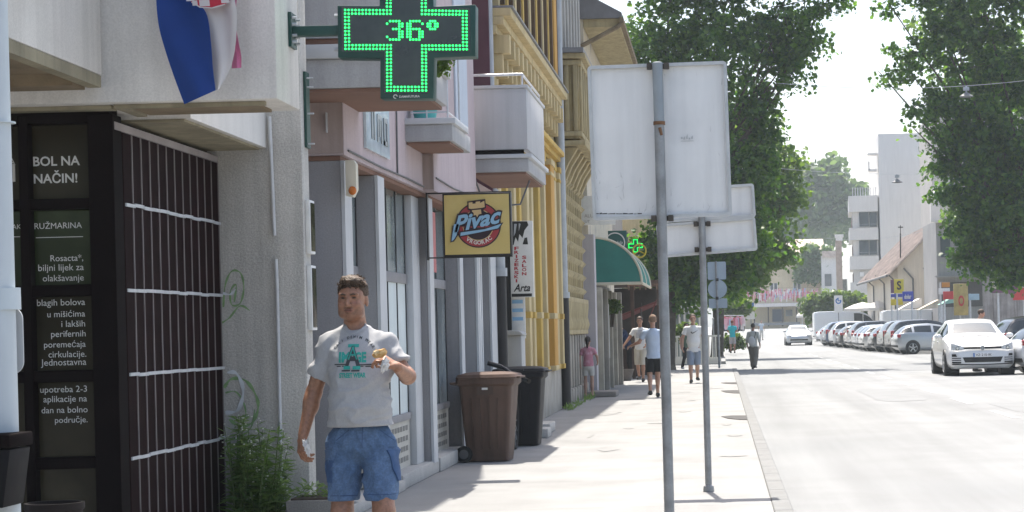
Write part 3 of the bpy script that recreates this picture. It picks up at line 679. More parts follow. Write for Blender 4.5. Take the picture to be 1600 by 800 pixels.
mb = MB(); mb.box(-2.858, -2.82, 46.82, 52.8, .1, 2.5); mb.build('shopfront', M('dark_shopfront', (.06, .05, .045), .4, .2), cb)
mb = MB(); mb.box(-2.85, -2.55, 53.3, 53.5, 0, 2.4); mb.box(-2.85, -2.6, 47.7, 47.95, 0, 2.35); mb.parts('door_post', m_base, cb, bevel=.015)
# signs on the cream building
def shop_board(name, lab, cat, px0, py0, px1, py1, d, mat, th=.06, **kw):
    a, b = P(px0, py1, d), P(px1, py0, d); t = thing(name, lab, cat, (a.x, d, a.z), **kw)
    q = MB(); q.box(a.x, b.x, d, d + th, a.z, b.z); q.build('board', mat, t, bevel=.006); return t, a, b
t, a, b = shop_board('shop_sign', 'white hanging sign with a small square emblem beside the big blank board', 'sign', 903, 305, 960, 352, 45.0, m_whitebox)
q = MB(); o = P(923, 338, 44.99)
for (x0, x1, z0, z1) in ((0, .16, .0, .012), (0, .012, 0, .22), (0, .16, .21, .222), (.15, .162, 0, .22)): q.box(o.x + x0 + .05, o.x + x1 + .05, 44.985, 44.995, o.z + z0 + .14, o.z + z1 + .14)
text_into(q, 'ALU', P(913, 340, 44.99) + EZ * .0, EX, EZ, height=.075); text_into(q, 'UT', P(914, 348.5, 44.99), EX, EZ, height=.06)
q.build('lettering', M('sign_grey', (.3, .27, .25), .8), t, smooth=0)
t, a, b = shop_board('shop_sign', 'dark green square sign with a white ring above the green awning', 'sign', 943, 360, 979, 398, 53.4, M('sign_green', (.02, .085, .075), .5, .1))
q = MB(); c = P(961, 379, 53.39); ri = disc((0, 0), .235, 40); ro = disc((0, 0), .265, 40)
for i in range(40): j = (i + 1) % 40; q.add([c + EX * x + EZ * z for x, z in (ro[i], ro[j], ri[j], ri[i])], [(0, 1, 2, 3)])
text_into(q, 'mandala', c + Vector((0, 0, .0)), EX, EZ, width=.39, anchor='c', shear=.3); text_into(q, 'caffe', c + Vector((0, 0, -.1)), EX, EZ, width=.17, anchor='c', shear=.3)
q.build('lettering', m_letter, t, smooth=0)
# green awning
aw = thing('green_awning', 'dark green quarter-round awning with pale piping over the pavement', 'awning', (-2.4, 49, 2.4))
m_awn = M('awning_green', (.025, .16, .135), .75, .10, 3, bump=.1)
ya, yb_ = 47.0, 52.6; xl = P(925, 410, ya).x; xr = P(1003, 445, ya).x; zt = P(925, 371, ya).z; zb = P(925, 444, ya).z
arc = [(xl + (xr - xl) * math.sin(R(t)), zb + (zt - zb) * math.cos(R(t))) for t in np.linspace(0, 90, 19)]
q = MB(); pts = [(x, ya, z) for x, z in arc] + [(x, yb_, z) for x, z in arc]; n_ = len(arc); q.add(pts, [(i, i + 1, i + 1 + n_, i + n_) for i in range(n_ - 1)]); q.build('canvas_top', m_awn, aw, solid=.01)
q = MB(); q.prism(arc + [(xl, zb)], (0, ya, 0), EX, EZ, .012); q.build('canvas_side', m_awn, aw)
q = MB(); q.tube([(x, ya - .012, z) for x, z in arc], .03, 8); q.tube([(x, yb_, z) for x, z in arc], .03, 8); q.tube([(xl, ya - .012, zb), (xr, ya - .012, zb), (xr, yb_, zb)], .035, 8); q.tube([(x, ya + 2.8, z + .004) for x, z in arc], .02, 8)
q.build('piping', M('awning_piping', (.52, .48, .38), .8, .08), aw)
# small lit green cross and yellow wheel sign beyond the awning
gc = thing('pharmacy_cross', 'small lit green cross sign beyond the green awning', 'sign', P(997, 384, 54), 0)
c = P(993, 384, 54); u = .30; q = MB()
q.prism([(-.1, -.3), (.1, -.3), (.1, -.1), (.3, -.1), (.3, .1), (.1, .1), (.1, .3), (-.1, .3), (-.1, .1), (-.3, .1), (-.3, -.1), (-.1, -.1)], c + EY * .1, EX * .62, EZ * .62, .1); q.build('housing', m_green_d, gc)
q = MB()
for (x0, x1, z0, z1) in ((-.24, -.07, .05, .08), (-.24, -.07, -.08, -.05), (.07, .24, .05, .08), (.07, .24, -.08, -.05), (-.08, -.05, .05, .22), (.05, .08, .05, .22), (-.08, -.05, -.22, -.05), (.05, .08, -.22, -.05), (-.08, .08, .2, .23), (-.25, -.22, -.08, .08), (.22, .25, -.08, .08), (-.08, .08, -.23, -.2)): q.box(c.x + x0 * .75, c.x + x1 * .75, c.y - .02, c.y - .001, c.z + z0 * .75, c.z + z1 * .75)
m_led = M('led_green', (.0, .75, .12), .5, 0, emit=.6); q.build('led_strip', m_led, gc)
q = MB(); q.tube([(xl, 54.05, c.z), (c.x - .2, 54.05, c.z)], .02, 6); q.build('arm', m_black, gc)
yw = thing('wheel_sign', 'yellow ring sign with three spokes under the small green cross', 'sign', P(999, 390, 53.5))
c = P(999, 392, 53.5); q = MB(); ring = disc((0, 0), .17, 28); q.tube([c + EX * x + EZ * z for x, z in ring + ring[:1]], .022, 8, caps=False); q.build('ring', M('yellow_paint', (.45, .36, .03), .5), yw)
q = MB()
for a_ in (90, 210, 330): q.tube([c, c + EX * .16 * math.cos(R(a_)) + EZ * .16 * math.sin(R(a_))], .016, 6)
q.parts('spoke', M('yellow_paint', (.45, .36, .03), .5), yw)
# white board and hanging plant at the shopfront
t, a, b = shop_board('shop_board', 'tall blank white board standing out from the old shopfront posts', 'sign board', 936, 475, 951, 560, 49.0, m_whitebox)

# ------------------------------------------------------------------ cafe terrace in the shade beyond the cream building
kf = thing('cafe_terrace', 'dark timber terrace shelter in the shade beyond the green awning', 'shelter', (-2.2, 62, 0))
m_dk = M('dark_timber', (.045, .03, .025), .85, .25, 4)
q = MB(); q.box(-6, -1.86, 63.5, 63.6, 0, 2.7); q.build('back_wall', M('shade_backing', (.03, .026, .024), .9, .3, 3), kf)  # added dark sheet, shade of the passage put into its colour
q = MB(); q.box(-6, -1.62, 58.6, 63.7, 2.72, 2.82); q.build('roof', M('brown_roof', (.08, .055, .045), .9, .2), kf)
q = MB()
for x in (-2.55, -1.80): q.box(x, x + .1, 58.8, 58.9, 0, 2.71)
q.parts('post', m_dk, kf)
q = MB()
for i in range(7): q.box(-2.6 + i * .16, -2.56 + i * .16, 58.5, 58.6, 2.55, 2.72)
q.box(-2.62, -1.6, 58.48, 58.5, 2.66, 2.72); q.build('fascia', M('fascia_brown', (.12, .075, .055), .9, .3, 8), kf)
rb = thing('red_parasol', 'half folded red parasol slanting above the counter', 'parasol', (-2.2, 60, 0))
q = MB(); q.tube([(-2.3, 60, 0), (-2.3, 60, 2.2)], .02, 8); q.build('pole', m_black, rb)
q = MB(); A, B = P(962, 496, 60), P(1030, 470, 60); q.tube([A, B], .03, 8); q.add([A, B, P(1030, 475, 60.6), P(975, 500, 60.6)], [(0, 1, 2, 3)]); q.tube([P(1014, 500, 60), P(1026, 468, 60)], .02, 6); q.build('canopy', M('red_canvas', (.13, .035, .035), .8, .15), rb)
ct = thing('market_counter', 'dark counter the stooping man leans over', 'counter', (-2.5, 62.3, 0))
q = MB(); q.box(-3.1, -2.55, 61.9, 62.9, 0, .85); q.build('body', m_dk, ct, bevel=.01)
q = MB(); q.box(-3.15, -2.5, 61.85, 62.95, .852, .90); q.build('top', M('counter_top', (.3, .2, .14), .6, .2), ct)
for i, (px, py, d, s_, col_, lab) in enumerate(((975, 570, 57, .28, (.10, .09, .085), 'dark stone planter by the shopfront post'), (955, 583, 56, .34, (.2, .19, .17), 'grey stone planter trough by the shopfront'), (940, 586, 52, .3, (.13, .12, .11), 'rounded dark pot at the foot of the shopfront'))):
    p = P(px, 590, d); q = MB(); q.lathe([(0, .003), (s_ * .7, .003), (s_, s_ * 1.1), (s_ * 1.05, s_ * 1.15), (s_ * .9, s_ * 1.15), (s_ * .85, s_), (0, s_)], (p.x, d, 0), 18); q.build('planter', M('pot_%d' % i, col_, .9, .2, 5, bump=.3), label=lab, cat='planter', group='planters by the shopfront')
# ------------------------------------------------------------------ lit pharmacy cross (Y 12.2)
D = 12.2
pc = thing('pharmacy_cross', 'large lit green cross sign showing 36 degrees on a bracket above the pavement', 'sign', P(635, 155, D))
def cr(x, y): return P(x, y, D)
outer = [(527, 8.5), (593, 9), (592, -58), (676, -58), (677, 10), (743, 7), (743, 88), (678, 90), (677, 154), (594, 154), (594, 91), (528, 90)]
oc = [cr(*p) for p in outer]
q = MB(); q.prism([(p.x, p.z) for p in oc][::-1], (0, D + .14, 0), EX, EZ, .14); q.build('housing', m_green_d, pc, bevel=.006, fix=True)
q = MB(); inn = [(534, 10), (600, 12), (600, -50), (670, -50), (670, 12), (735, 12), (735, 81), (670, 81), (670, 146), (600, 146), (600, 81), (534, 81)]
q.prism([(cr(*p).x, cr(*p).z) for p in inn], (0, D - .001, 0), EX, EZ, .003); q.build('display_face', M('led_face', (.022, .026, .022), .10, .5, 5, spec=.6), pc, fix=True)
led = []
def path(poly, sp=5.45):
    n = len(poly)
    for i in range(n):
        a, b = poly[i], poly[(i + 1) % n]; L = math.hypot(b[0] - a[0], b[1] - a[1]); k = max(1, round(L / sp))
        for j in range(k): led.append((a[0] + (b[0] - a[0]) * j / k, a[1] + (b[1] - a[1]) * j / k))
path([(539.4, 15.8), (604.8, 16.2), (604.8, -46), (665.2, -46), (665.2, 16.6), (729, 17.8), (729.4, 77), (665.6, 77), (665.8, 141.5), (605.2, 141.5), (605, 76.5), (540, 76.5)])
path([(545, 21.5), (610.4, 21.8), (610.4, -40), (659.4, -40), (659.4, 22.2), (723.4, 23), (723.8, 71.4), (659.8, 71.4), (660, 136), (611, 136), (610.8, 70.8), (545.6, 70.8)])
glyph = {605: ["011110", "100011", "000011", "001110", "000011", "000011", "100011", "011110"], 636.5: ["011110", "110001", "110000", "111110", "110011", "110011", "110011", "011110"], 668.5: ["01110", "11011", "11011", "01110"]}
for x0, g in glyph.items():
    for j, r_ in enumerate(g):
        for i, c in enumerate(r_):
            if c == '1': led.append((x0 + i * 4.75 * (.8 if len(r_) == 5 else 1), 33.2 + j * 4.1))
q = MB(); r_ = 1.75 / FPX * D
for x, y in led:
    c = cr(x, y); q.lathe([(r_, 0), (r_ * .95, .003), (r_ * .5, .0055), (.0001, .006)], (c.x, D - .004, c.z), 8, Matrix.Rotation(R(90), 3, 'X'))
tag(q.build('leds', M('led_dot', (.015, .85, .13), .5, 0, emit=1.6), pc, smooth=60), kind='stuff')
# lit halo on the face is left to the renderer; maker's mark under the display
q = MB(); o = cr(624, 153); text_into(q, 'DAMAFUTURA', Vector((o.x, D - .004, o.z)), EX, EZ, width=32 / FPX * D, bold=.02)
c = cr(618, 151); ro = disc((0, 0), .013, 16); ri = disc((0, 0), .008, 16)
for i in range(13): q.add([Vector((c.x, D - .004, c.z)) + EX * x + EZ * z for x, z in (ro[i], ro[i + 1], ri[i + 1], ri[i])], [(0, 1, 2, 3)])
q.build('lettering', m_letter, pc, smooth=0)
q = MB(); a, b = cr(471, 54.5), cr(528, 38); q.box(-2.51, b.x + .01, D + .03, D + .11, a.z, b.z); q.build('bracket_arm', m_green_d, pc, bevel=.004)
q = MB(); za, zb = cr(470, 72).z, cr(470, 18).z; q.box(-2.529, -2.51, D + .0, D + .16, za, zb); q.build('bracket_plate', m_green_d, pc)
q = MB()
for z in (za + .03, za + .07, zb - .03, zb - .07): q.cyl((-2.51, D + .03, z), (-2.482, D + .03, z), .009, n=6); q.cyl((-2.51, D + .13, z), (-2.482, D + .13, z), .009, n=6)
for y_ in (22, 75): c = cr(522, y_); q.cyl((c.x - .01, D + .07, c.z), (c.x + .03, D + .07, c.z), .014, n=6)
q.parts('bolt', m_galv, pc)

# ------------------------------------------------------------------ beer style box sign (Y 20.9)
D = 20.9
def pz(x, y, k=0): p = P(x, y, D); return Vector((p.x, D - .066 - .003 * k, p.z))
ps = thing('hanging_sign', 'square yellow box sign with red round emblem and blue script on the pink building', 'sign', P(746, 402, D))
a, b = P(694.5, 401.5, D), P(798.5, 300.5, D)
q = MB(); q.box(a.x, b.x, D - .06, D + .06, a.z, b.z); q.build('frame', m_black, ps, bevel=.005)
q = MB(); q.box(a.x + .018, b.x - .018, D - .0635, D - .0605, a.z + .018, b.z - .018); q.build('face', M('sign_yellow', (.56, .42, .14), .35, .06, 3, spec=.4, col2=(.60, .48, .20), c2scale=1.5), ps)
m_lred = M('logo_red', (.36, .045, .05), .5, .04); m_ldk = M('logo_dark', (.035, .02, .025), .5, .04); m_lcream = M('logo_cream', (.60, .42, .20), .5, .04); m_lblue = M('logo_blue', (.26, .44, .58), .5, .04); m_lw = M('logo_white', (.66, .62, .55), .5, .04)
c = pz(748.5, 352); u = D / FPX
def flat(name, mat, polys, k):
    m_ = MB()
    for poly in polys: n_ = len(poly); m_.add([Vector((c.x + x * u, D - .0635 - .0022 * k, c.z + z * u)) for x, z in poly], [tuple(range(n_))])
    return m_.build(name, mat, ps, smooth=0)
flat('emblem_outline', m_ldk, [disc((0, 0), 35.5, 48)], 1); flat('emblem_ring', m_lred, [disc((0, 0), 33.5, 48)], 2)
flat('emblem_line', m_lcream, [disc((0, 0), 24.5, 40)], 3); flat('emblem_field', m_ldk, [disc((0, 0), 23.2, 40)], 4)
flat('emblem_field', m_lred, [[(-14, 17), (14, 17), (22, 6), (22, -4), (-22, -4), (-22, 6)]], 5)
flat('tower_outline', m_ldk, [[(-16, 37), (12, 40), (13, 26), (9, 24), (10, 14), (26, -2), (-28, -2), (-13, 14), (-12, 23), (-16, 24)]], 6)
flat('tower', m_lcream, [[(-14, 35), (-8, 35.7), (-8, 33), (-3, 33.5), (-3, 36), (4, 36.8), (4, 34), (10.5, 37.5), (11, 27.5), (7, 26.5), (-10, 25), (-14, 26)], [(-9, 23), (5, 24), (6, 13), (0, 6), (-2, 14), (-5, 15), (-7, 8), (-16, 4), (-9, 14)]], 7)
def word(body, px0, py0, px1, py1, k, mat, name, rise=.15, **kw):
    m_ = MB(); o = pz(px0, py1); ang = math.atan(rise); ux = Vector((math.cos(ang), 0, math.sin(ang))); uy = Vector((-math.sin(ang) * .0, 0, 1))
    o.y = D - .0635 - .0022 * k; text_into(m_, body, o, ux, uy, width=(px1 - px0) * u / math.cos(ang), height=(py1 - py0) * u, **kw); m_.build(name, mat, ps, smooth=0)
word('Pivac', 708.5, 336.5, 787.5, 366.5, 8, m_ldk, 'lettering_outline', rise=.19, bold=.085, shear=.28)
flat('swash_outline', m_ldk, [[(-30, -18.4), (-29.5, -9.6), (10, -5.4), (39.5, 3.2), (33, -7.5), (0, -14)]], 8)
word('Pivac', 711.5, 339, 785, 364.5, 9, m_lblue, 'lettering', rise=.19, bold=.03, shear=.28)
flat('letter_stem', m_ldk, [[(-40, 0), (-27.5, 0), (-32, -16), (-38, -25), (-44, -26.5)]], 8); flat('letter_stem', m_lblue, [[(-37.5, 2), (-29.5, 2), (-33.8, -15), (-38.5, -22.5), (-42, -24.5)]], 9)
flat('swash', m_lblue, [[(-28, -16.6), (-27.3, -11.2), (10, -7), (36.5, 1), (31, -6), (0, -12)]], 9)
m_ = MB()
for i, ch in enumerate('VRGORAC'):
    t = R(-90 - 36 + i * 12.6); rr = 27.6; px_, pz_ = rr * math.cos(t), rr * math.sin(t); ux = Vector((-math.sin(t), 0, math.cos(t))); uy = Vector((-math.cos(t), 0, -math.sin(t)))
    text_into(m_, ch, Vector((c.x + px_ * u, D - .0635 - .0022 * 4, c.z + pz_ * u)) - uy * 3 * u, ux, uy, height=6.2 * u, anchor='b', bold=.03)
m_.build('lettering', m_lw, ps, smooth=0)
q = MB(); t0 = P(680, 301.5, D); t1 = P(674, 402.5, D); q.box(-2.96, b.x, D - .02, D + .02, b.z + .001, b.z + .014); q.box(-2.96, b.x, D - .02, D + .02, a.z - .014, a.z - .001); q.box(-2.965, -2.95, D - .04, D + .04, a.z - .03, b.z + .03)
q.parts('bracket', m_black, ps)

# ------------------------------------------------------------------ hairdresser sign (Y 28.6)
D = 28.6
hs = thing('hairdresser_sign', 'narrow white upright sign with red vertical lettering beside the yellow facade', 'sign', P(816, 465, D))
a, b = P(799, 465, D), P(832, 345, D)
q = MB(); q.box(a.x, b.x, D - .04, D + .04, a.z, b.z); q.build('board', m_whitebox, hs, bevel=.004)
q = MB(); q.box(a.x - .12, a.x - .004, D - .02, D + .02, a.z - .5, a.z + .9); q.build('bracket', m_black, hs)
def hz(x, y, k=1): p = P(x, y, D); return Vector((p.x, D - .04 - .003 * k, p.z))
q = MB(); p0 = hz(800, 464); p1 = hz(831.5, 458.5); q.add([p0, Vector((p1.x, p0.y, p0.z)), Vector((p1.x, p0.y, p1.z)), Vector((p0.x, p0.y, p1.z))], [(0, 1, 2, 3)])
text_into(q, 'Arta', hz(803, 456), EX, EZ, width=26 * D / FPX, height=12 * D / FPX, shear=.35, bold=.02)
q.add([hz(x, y) for x, y in ((800, 346), (824, 346), (826, 352), (820, 360), (817, 372), (812, 366), (810, 378), (806, 371), (803, 383), (800, 383))], [tuple(range(10))[::-1]])
q.add([hz(x, y) for x, y in ((820, 372), (824, 371), (825.5, 382), (817, 382))], [(3, 2, 1, 0)])
q.build('black_print', M('print_black', (.02, .02, .02), .6), hs, smooth=0)
q = MB(); q.add([hz(x, y, 2) for x, y in ((804, 350), (808, 350), (806, 364), (803, 370))], [(3, 2, 1, 0)]); q.add([hz(x, y, 2) for x, y in ((811, 349), (814, 350), (811, 362))], [(2, 1, 0)]); q.build('hair_highlight', M('print_grey', (.4, .42, .44), .6), hs, smooth=0)
q = MB()
for s_, x, y0, y1 in (('FRIZERSKI', 807.5, 385, 442), ('SALON', 819.5, 399, 431)):
    st = (y1 - y0) / len(s_)
    for i, ch in enumerate(s_): text_into(q, ch, hz(x, y0 + (i + .5) * st), EX, EZ, height=st * .80 * D / FPX, width=(7.0 if ch != 'I' else 2.4) * D / FPX, anchor='c', bold=.03)
q.build('red_lettering', M('print_red', (.42, .03, .045), .6), hs, smooth=0)

# ------------------------------------------------------------------ traffic sign backs
m_sgn = M('sign_back', (.70, .70, .69), .55, .05, 2.5, spec=.35, metal=.15, streak=.10, col2=(.64, .64, .635), c2scale=3)
m_sgn_e = M('sign_edge', (.46, .47, .47), .45, .10, 8, metal=.3)
m_pole = M('galvanised_pole', (.27, .28, .285), .5, .22, 7, metal=.45, speck=.04, col2=(.21, .205, .20), c2scale=4)
m_rust = M('rust', (.16, .085, .045), .9, .3, 20)
def round_rect(w_, h_, r, n=6):
    o = []
    for cx, cz, a0 in ((w_ / 2 - r, h_ / 2 - r, 0), (-w_ / 2 + r, h_ / 2 - r, 90), (-w_ / 2 + r, -h_ / 2 + r, 180), (w_ / 2 - r, -h_ / 2 + r, 270)):
        for i in range(n + 1): t = R(a0 + 90 * i / n); o.append((cx + r * math.cos(t), cz + r * math.sin(t)))
    return o
def signboard(t, c, w_, h_, tilt, r=.03, rim=.022, depth=.035):
    ux = Vector((math.cos(tilt), 0, math.sin(tilt))); uz = Vector((-math.sin(tilt), 0, math.cos(tilt))); c = Vector(c)
    q = MB(); q.prism(round_rect(w_, h_, r), c, ux, uz, .004); q.build('sign_plate', m_sgn, t)
    q = MB(); ro = round_rect(w_ + .004, h_ + .004, r); ri = round_rect(w_ - 2 * rim, h_ - 2 * rim, max(.005, r - rim)); n_ = len(ro)
    lay = [(ro, .006), (ro, -depth), (ri, -depth), (ri, -.0045)]
    vs = [c + ux * x + uz * z + EY * y for ring, y in lay for x, z in ring]; fs = []
    for L in range(3):
        for i in range(n_): j = (i + 1) % n_; fs.append((L * n_ + i, L * n_ + j, (L + 1) * n_ + j, (L + 1) * n_ + i))
    q.add(vs, fs); q.build('sign_rim', m_sgn_e, t, fix=True)
def clamp_pair(mb, c, ux, wd=.16):
    c = Vector(c)
    mb.obox(c, (wd, .02, .035)); mb.obox(c + EX * wd * .38 - EY * .02, (.035, .03, .045)); mb.obox(c - EX * wd * .38 - EY * .02, (.035, .03, .045))
D = 14.5
bs = thing('traffic_sign', 'large blank white road sign back on a tall grey pole, nearest of the signs', 'road sign', (P(1047, 829, D).x, D, 0), group='road signs seen from behind')
cc = P(1031, 220.5, D + .09); signboard(bs, cc, 216.5 / FPX * (D + .09), 240.5 / FPX * (D + .09), R(.7))
pt, pm, pb = P(1027, 98, D), P(1030, 192, D), P(1046.7, 829, D); pb.z = .0
q = MB(); q.cyl(pm, pb, .036, n=20); q.build('pole', m_pole, bs)
q = MB(); q.tube([pt + EZ * .004, pt, pm], [.028, .037, .037], 20); q.build('pole_sleeve', M('sleeve_grey', (.26, .29, .31), .5, .12, 5, metal=.3), bs)
q = MB(); q.tube([pm + EZ * .01, pm - EZ * .015], [.042, .042], 20); q.tube([P(1031, 200, D) - EY * .036, P(1034, 212, D) - EY * .038], [.012, .010], 8); q.build('rusty_collar', m_rust, bs)
q = MB(); clamp_pair(q, P(1028, 104, D + .035), EX); clamp_pair(q, P(1035, 341.5, D + .035), EX); q.parts('clamp', M('clamp_dark', (.08, .07, .06), .7, .3, 10, metal=.4), bs)
q = MB()
for i in range(5): o = P(1064 + i * 4, 217 + (i % 2), D + .08); q.add([o, o + EX * .012, o + EX * .012 + EZ * .012 * (1 + i % 3), o + EZ * .014], [(0, 1, 2, 3)])
o = P(1064, 221, D + .08); q.add([o, o + EX * .09, o + EX * .09 + EZ * .004, o + EZ * .004], [(0, 1, 2, 3)])
q.build('stamp', M('stamp_grey', (.40, .41, .41), .7), bs, smooth=0)
q = MB(); rs_ = random.Random(9)
for _ in range(42):
    x, y = rs_.choice([(rs_.uniform(932, 1130), rs_.uniform(322, 334)), (rs_.uniform(930, 1132), rs_.uniform(112, 330)), (rs_.uniform(930, 1010), rs_.uniform(270, 320))]); L = rs_.uniform(2, 14); o = P(x, y, D + .084); a_ = rs_.gauss(1.4, .35); w_ = rs_.uniform(.0006, .0016)
    dx = Vector((math.cos(a_), 0, math.sin(a_))) * L / FPX * D; n3 = Vector((-math.sin(a_), 0, math.cos(a_))) * w_; q.add([o - n3, o + n3, o + dx + n3 * .3, o + dx - n3 * .3], [(0, 1, 2, 3)])
q.build('scratch', M('scratch_grey', (.36, .36, .36), .8), bs, smooth=0)
q = MB(); x = 928.0
while x < 1000:
    w_ = rs_.uniform(3, 8); o = P(x, 334.6, D + .083); q.add([o, o + EX * w_ / FPX * D, o + EX * w_ / FPX * D + EZ * rs_.uniform(.003, .012), o + EZ * rs_.uniform(.003, .012)], [(0, 1, 2, 3)]); x += w_ + rs_.uniform(0, 2)
q.build('grime', M('grime_dark', (.07, .065, .06), .9, .3, 30), bs, smooth=0)
D = 18.0
ss = thing('traffic_sign', 'two stacked narrow white sign backs on a thin grey pole behind the large one', 'road sign', (P(1107.5, 768, D).x, D, 0), group='road signs seen from behind')
signboard(ss, P(1102, 318, D + .07), 155 / FPX * D, 52 / FPX * D, R(2.2), r=.025); signboard(ss, P(1104.5, 371, D + .07), 155 / FPX * D, 52 / FPX * D, R(3.0), r=.025)
q = MB(); q.cyl(P(1096.5, 343, D), Vector((P(1107.5, 768, D).x, D, 0)), .030, n=18); q.cyl(P(1096.5, 343, D) + EZ * .3, P(1096.5, 343, D), .030, n=18); q.build('pole', m_pole, ss)
q = MB(); clamp_pair(q, P(1097, 350, D + .03), EX, .15); clamp_pair(q, P(1098.5, 390, D + .03), EX, .15); clamp_pair(q, P(1095.5, 300, D + .03), EX, .15); q.parts('clamp', M('clamp_dark', (.08, .07, .06), .7, .3, 10), ss)
q = MB(); q.lathe([(.03, .06), (.045, .05), (.05, .002)], (P(1107.5, 768, D).x, D, 0), 18); q.build('pole_foot', m_pole, ss)
D = 71.0; m_bb = M('sign_back_bluish', (.33, .40, .45), .6, .06, 3)
ts = thing('traffic_sign', 'square, round and small sign backs stacked on one pole under the plane tree', 'road sign', (P(1124, 575, D).x, D, 0), group='road signs seen from behind')
q = MB(); q.prism(round_rect(.64, .62, .05), P(1120, 423, D), EX, EZ, .02); q.build('square_plate', m_bb, ts)
q = MB(); q.prism(disc((0, 0), .33, 32), P(1121, 451.5, D), EX, EZ, .02); q.build('round_plate', m_bb, ts)
q = MB(); q.prism(round_rect(.64, .33, .03), P(1122, 474, D), EX, EZ, .02); q.build('lower_plate', m_bb, ts)
q = MB(); q.cyl(P(1118.5, 408, D - .05), Vector((P(1124, 575, D).x, D - .05, 0)), .035, n=12); q.build('pole', m_pole, ts)
q = MB()
for y_ in (437, 466): q.obox(P(1120.5, y_, D - .06), (.1, .06, .1))
q.build('clamp', m_black, ts)
m_blue = M('sign_blue', (.05, .16, .42), .5, .05); D = 150
for (px, pole_y, lab, kind) in ((1173, 540, 'small blue parking sign above a white plate left of the far silver car', 'p'), (1310, 545, 'white disabled parking sign with blue emblem behind the white vans', 'd')):
    g = gz(D); t = thing('parking_sign', lab, 'road sign', (P(px, pole_y, D).x, D, g - .1)); x = P(px, 480, D).x
    q = MB(); z1 = P(px, 473 if kind == 'p' else 463, D).z; q.cyl((x, D + .04, g - .1), (x, D + .04, z1), .035, n=8); q.build('pole', m_pole, t)
    if kind == 'p':
        q = MB(); q.prism(round_rect(.48, .55, .04), P(px, 478.5, D), EX, EZ, .02); q.build('blue_plate', m_blue, t); q = MB(); text_into(q, 'P', P(px, 478.5, D - .03), EX, EZ, height=.32, anchor='c', bold=.03); q.build('lettering', m_lw, t, smooth=0)
        q = MB(); q.prism(round_rect(.62, .55, .04), P(px - .3, 493, D), EX, EZ, .02); q.build('white_plate', m_whitebox, t)
    else:
        q = MB(); q.prism(round_rect(.62, 1.25, .04), P(px, 475, D), EX, EZ, .02); q.build('white_plate', m_whitebox, t)
        q = MB(); c = P(px, 469, D - .03); ro, ri = disc((0, 0), .22, 20, 100, 400), disc((0, 0), .13, 20, 100, 400)
        for i in range(19): q.add([c + EX * a_ + EZ * (b_ - .06) for a_, b_ in (ro[i], ro[i + 1], ri[i + 1], ri[i])], [(0, 1, 2, 3)])
        q.box(c.x - .06, c.x + .02, c.y - .01, c.y, c.z - .06, c.z + .18); q.box(c.x - .02, c.x + .16, c.y - .012, c.y - .002, c.z - .08, c.z - .02); q.build('emblem', m_blue, t, smooth=0)

# ------------------------------------------------------------------ flag hung on the concrete wall
D = 11.55
fl = thing('flag', 'hanging blue, white and red flag with a checked crest on the concrete wall', 'flag', P(310, 163, D))
m_fb = M('flag_blue', (.008, .045, .22), .8, .06, 3, trans=.15); m_fw = M('flag_white', (.62, .60, .60), .85, .05, 3, trans=.2); m_fr = M('flag_red', (.50, .035, .06), .8, .05, 3, trans=.15); m_fp = M('flag_pink', (.56, .17, .30), .8, .06, 3, trans=.2)
def strip(name, L, Rr, mat, off, par):
    def cur(pts, t):
        s_ = t * (len(pts) - 1); i = min(int(s_), len(pts) - 2); f = s_ - i
        p0, p1, p2, p3 = [Vector((*pts[clampi(i + k, 0, len(pts) - 1)], 0)) for k in (-1, 0, 1, 2)]
        return .5 * ((2 * p1) + (p2 - p0) * f + (2 * p0 - 5 * p1 + 4 * p2 - p3) * f * f + (3 * p1 - p0 - 3 * p2 + p3) * f ** 3)
    def fn(a, b):
        p = cur(L, b) * (1 - a) + cur(Rr, b) * a
        y = D + off + .035 * math.sin(a * 3.0 + b * 2.2) + .018 * math.sin(a * 7 - b * 5)
        return P(p.x, p.y, y)
    q = MB(); q.grid(fn, 14, 30); return q.build(name, mat, par, smooth=180)
strip('blue_stripe', [(243, -90), (243, -40), (244, 0), (248, 40), (258, 78), (272, 120), (288, 163)], [(296, -90), (297, -40), (309, 0), (324, 25), (330, 70), (333, 110), (337, 141)], m_fb, 0, fl)
strip('white_stripe', [(296, -90), (297, -40), (309, 0), (324, 25), (330, 70), (333, 110), (337, 141)], [(362, -90), (364, -40), (367, 0), (370, 22), (368, 70), (360, 106), (343, 139)], m_fw, .002, fl)
strip('red_stripe', [(352, -90), (352, -40), (353, 0), (358, 30), (362, 62), (363, 86), (362, 107)], [(384, -90), (380, -40), (370, 0), (369, 40), (373, 66), (377, 88), (377, 106)], m_fp, .04, fl)
q = MB(); sh = [(290, -46), (352, -52), (360, 0), (352, 7), (331, 13), (312, 12), (299, 4)]
q.add([P(x, y, D - .04) for x, y in sh], [tuple(range(len(sh)))[::-1]]); ca = q.build('crest', m_fr, fl, smooth=0)
q = MB()
for (x0, y0, x1, y1) in ((290, -12, 303, 2), (309, -12, 328, -1), (343, -14, 357, -2), (300, 1, 308, 9), (311, 0, 327, 10), (345, -1, 358, 5), (297, -40, 312, -26), (326, -28, 342, -14), (297, -26, 312, -13)):
    q.add([P(a_, b_, D - .043) for a_, b_ in ((x0, y0), (x1, y0 - .5), (x1 + 1, y1 - .5), (x0 + 1, y1))], [(3, 2, 1, 0)])
q.add([P(a_, b_, D - .046) for a_, b_ in ((299, 4), (312, 12), (331, 13.3), (352, 7.3), (352, 5.6), (331, 11.6), (313, 10.4), (300, 2.4))], [tuple(range(8))[::-1]])
q.build('crest_check', m_fw, ca, smooth=0)
q = MB(); q.tube([P(300, -92, 11.9), P(300, -95, 11.4)], .02, 10); q.tube([P(238, -92, D), P(390, -96, D)], .015, 8); q.build('flag_pole', m_white_f, fl)

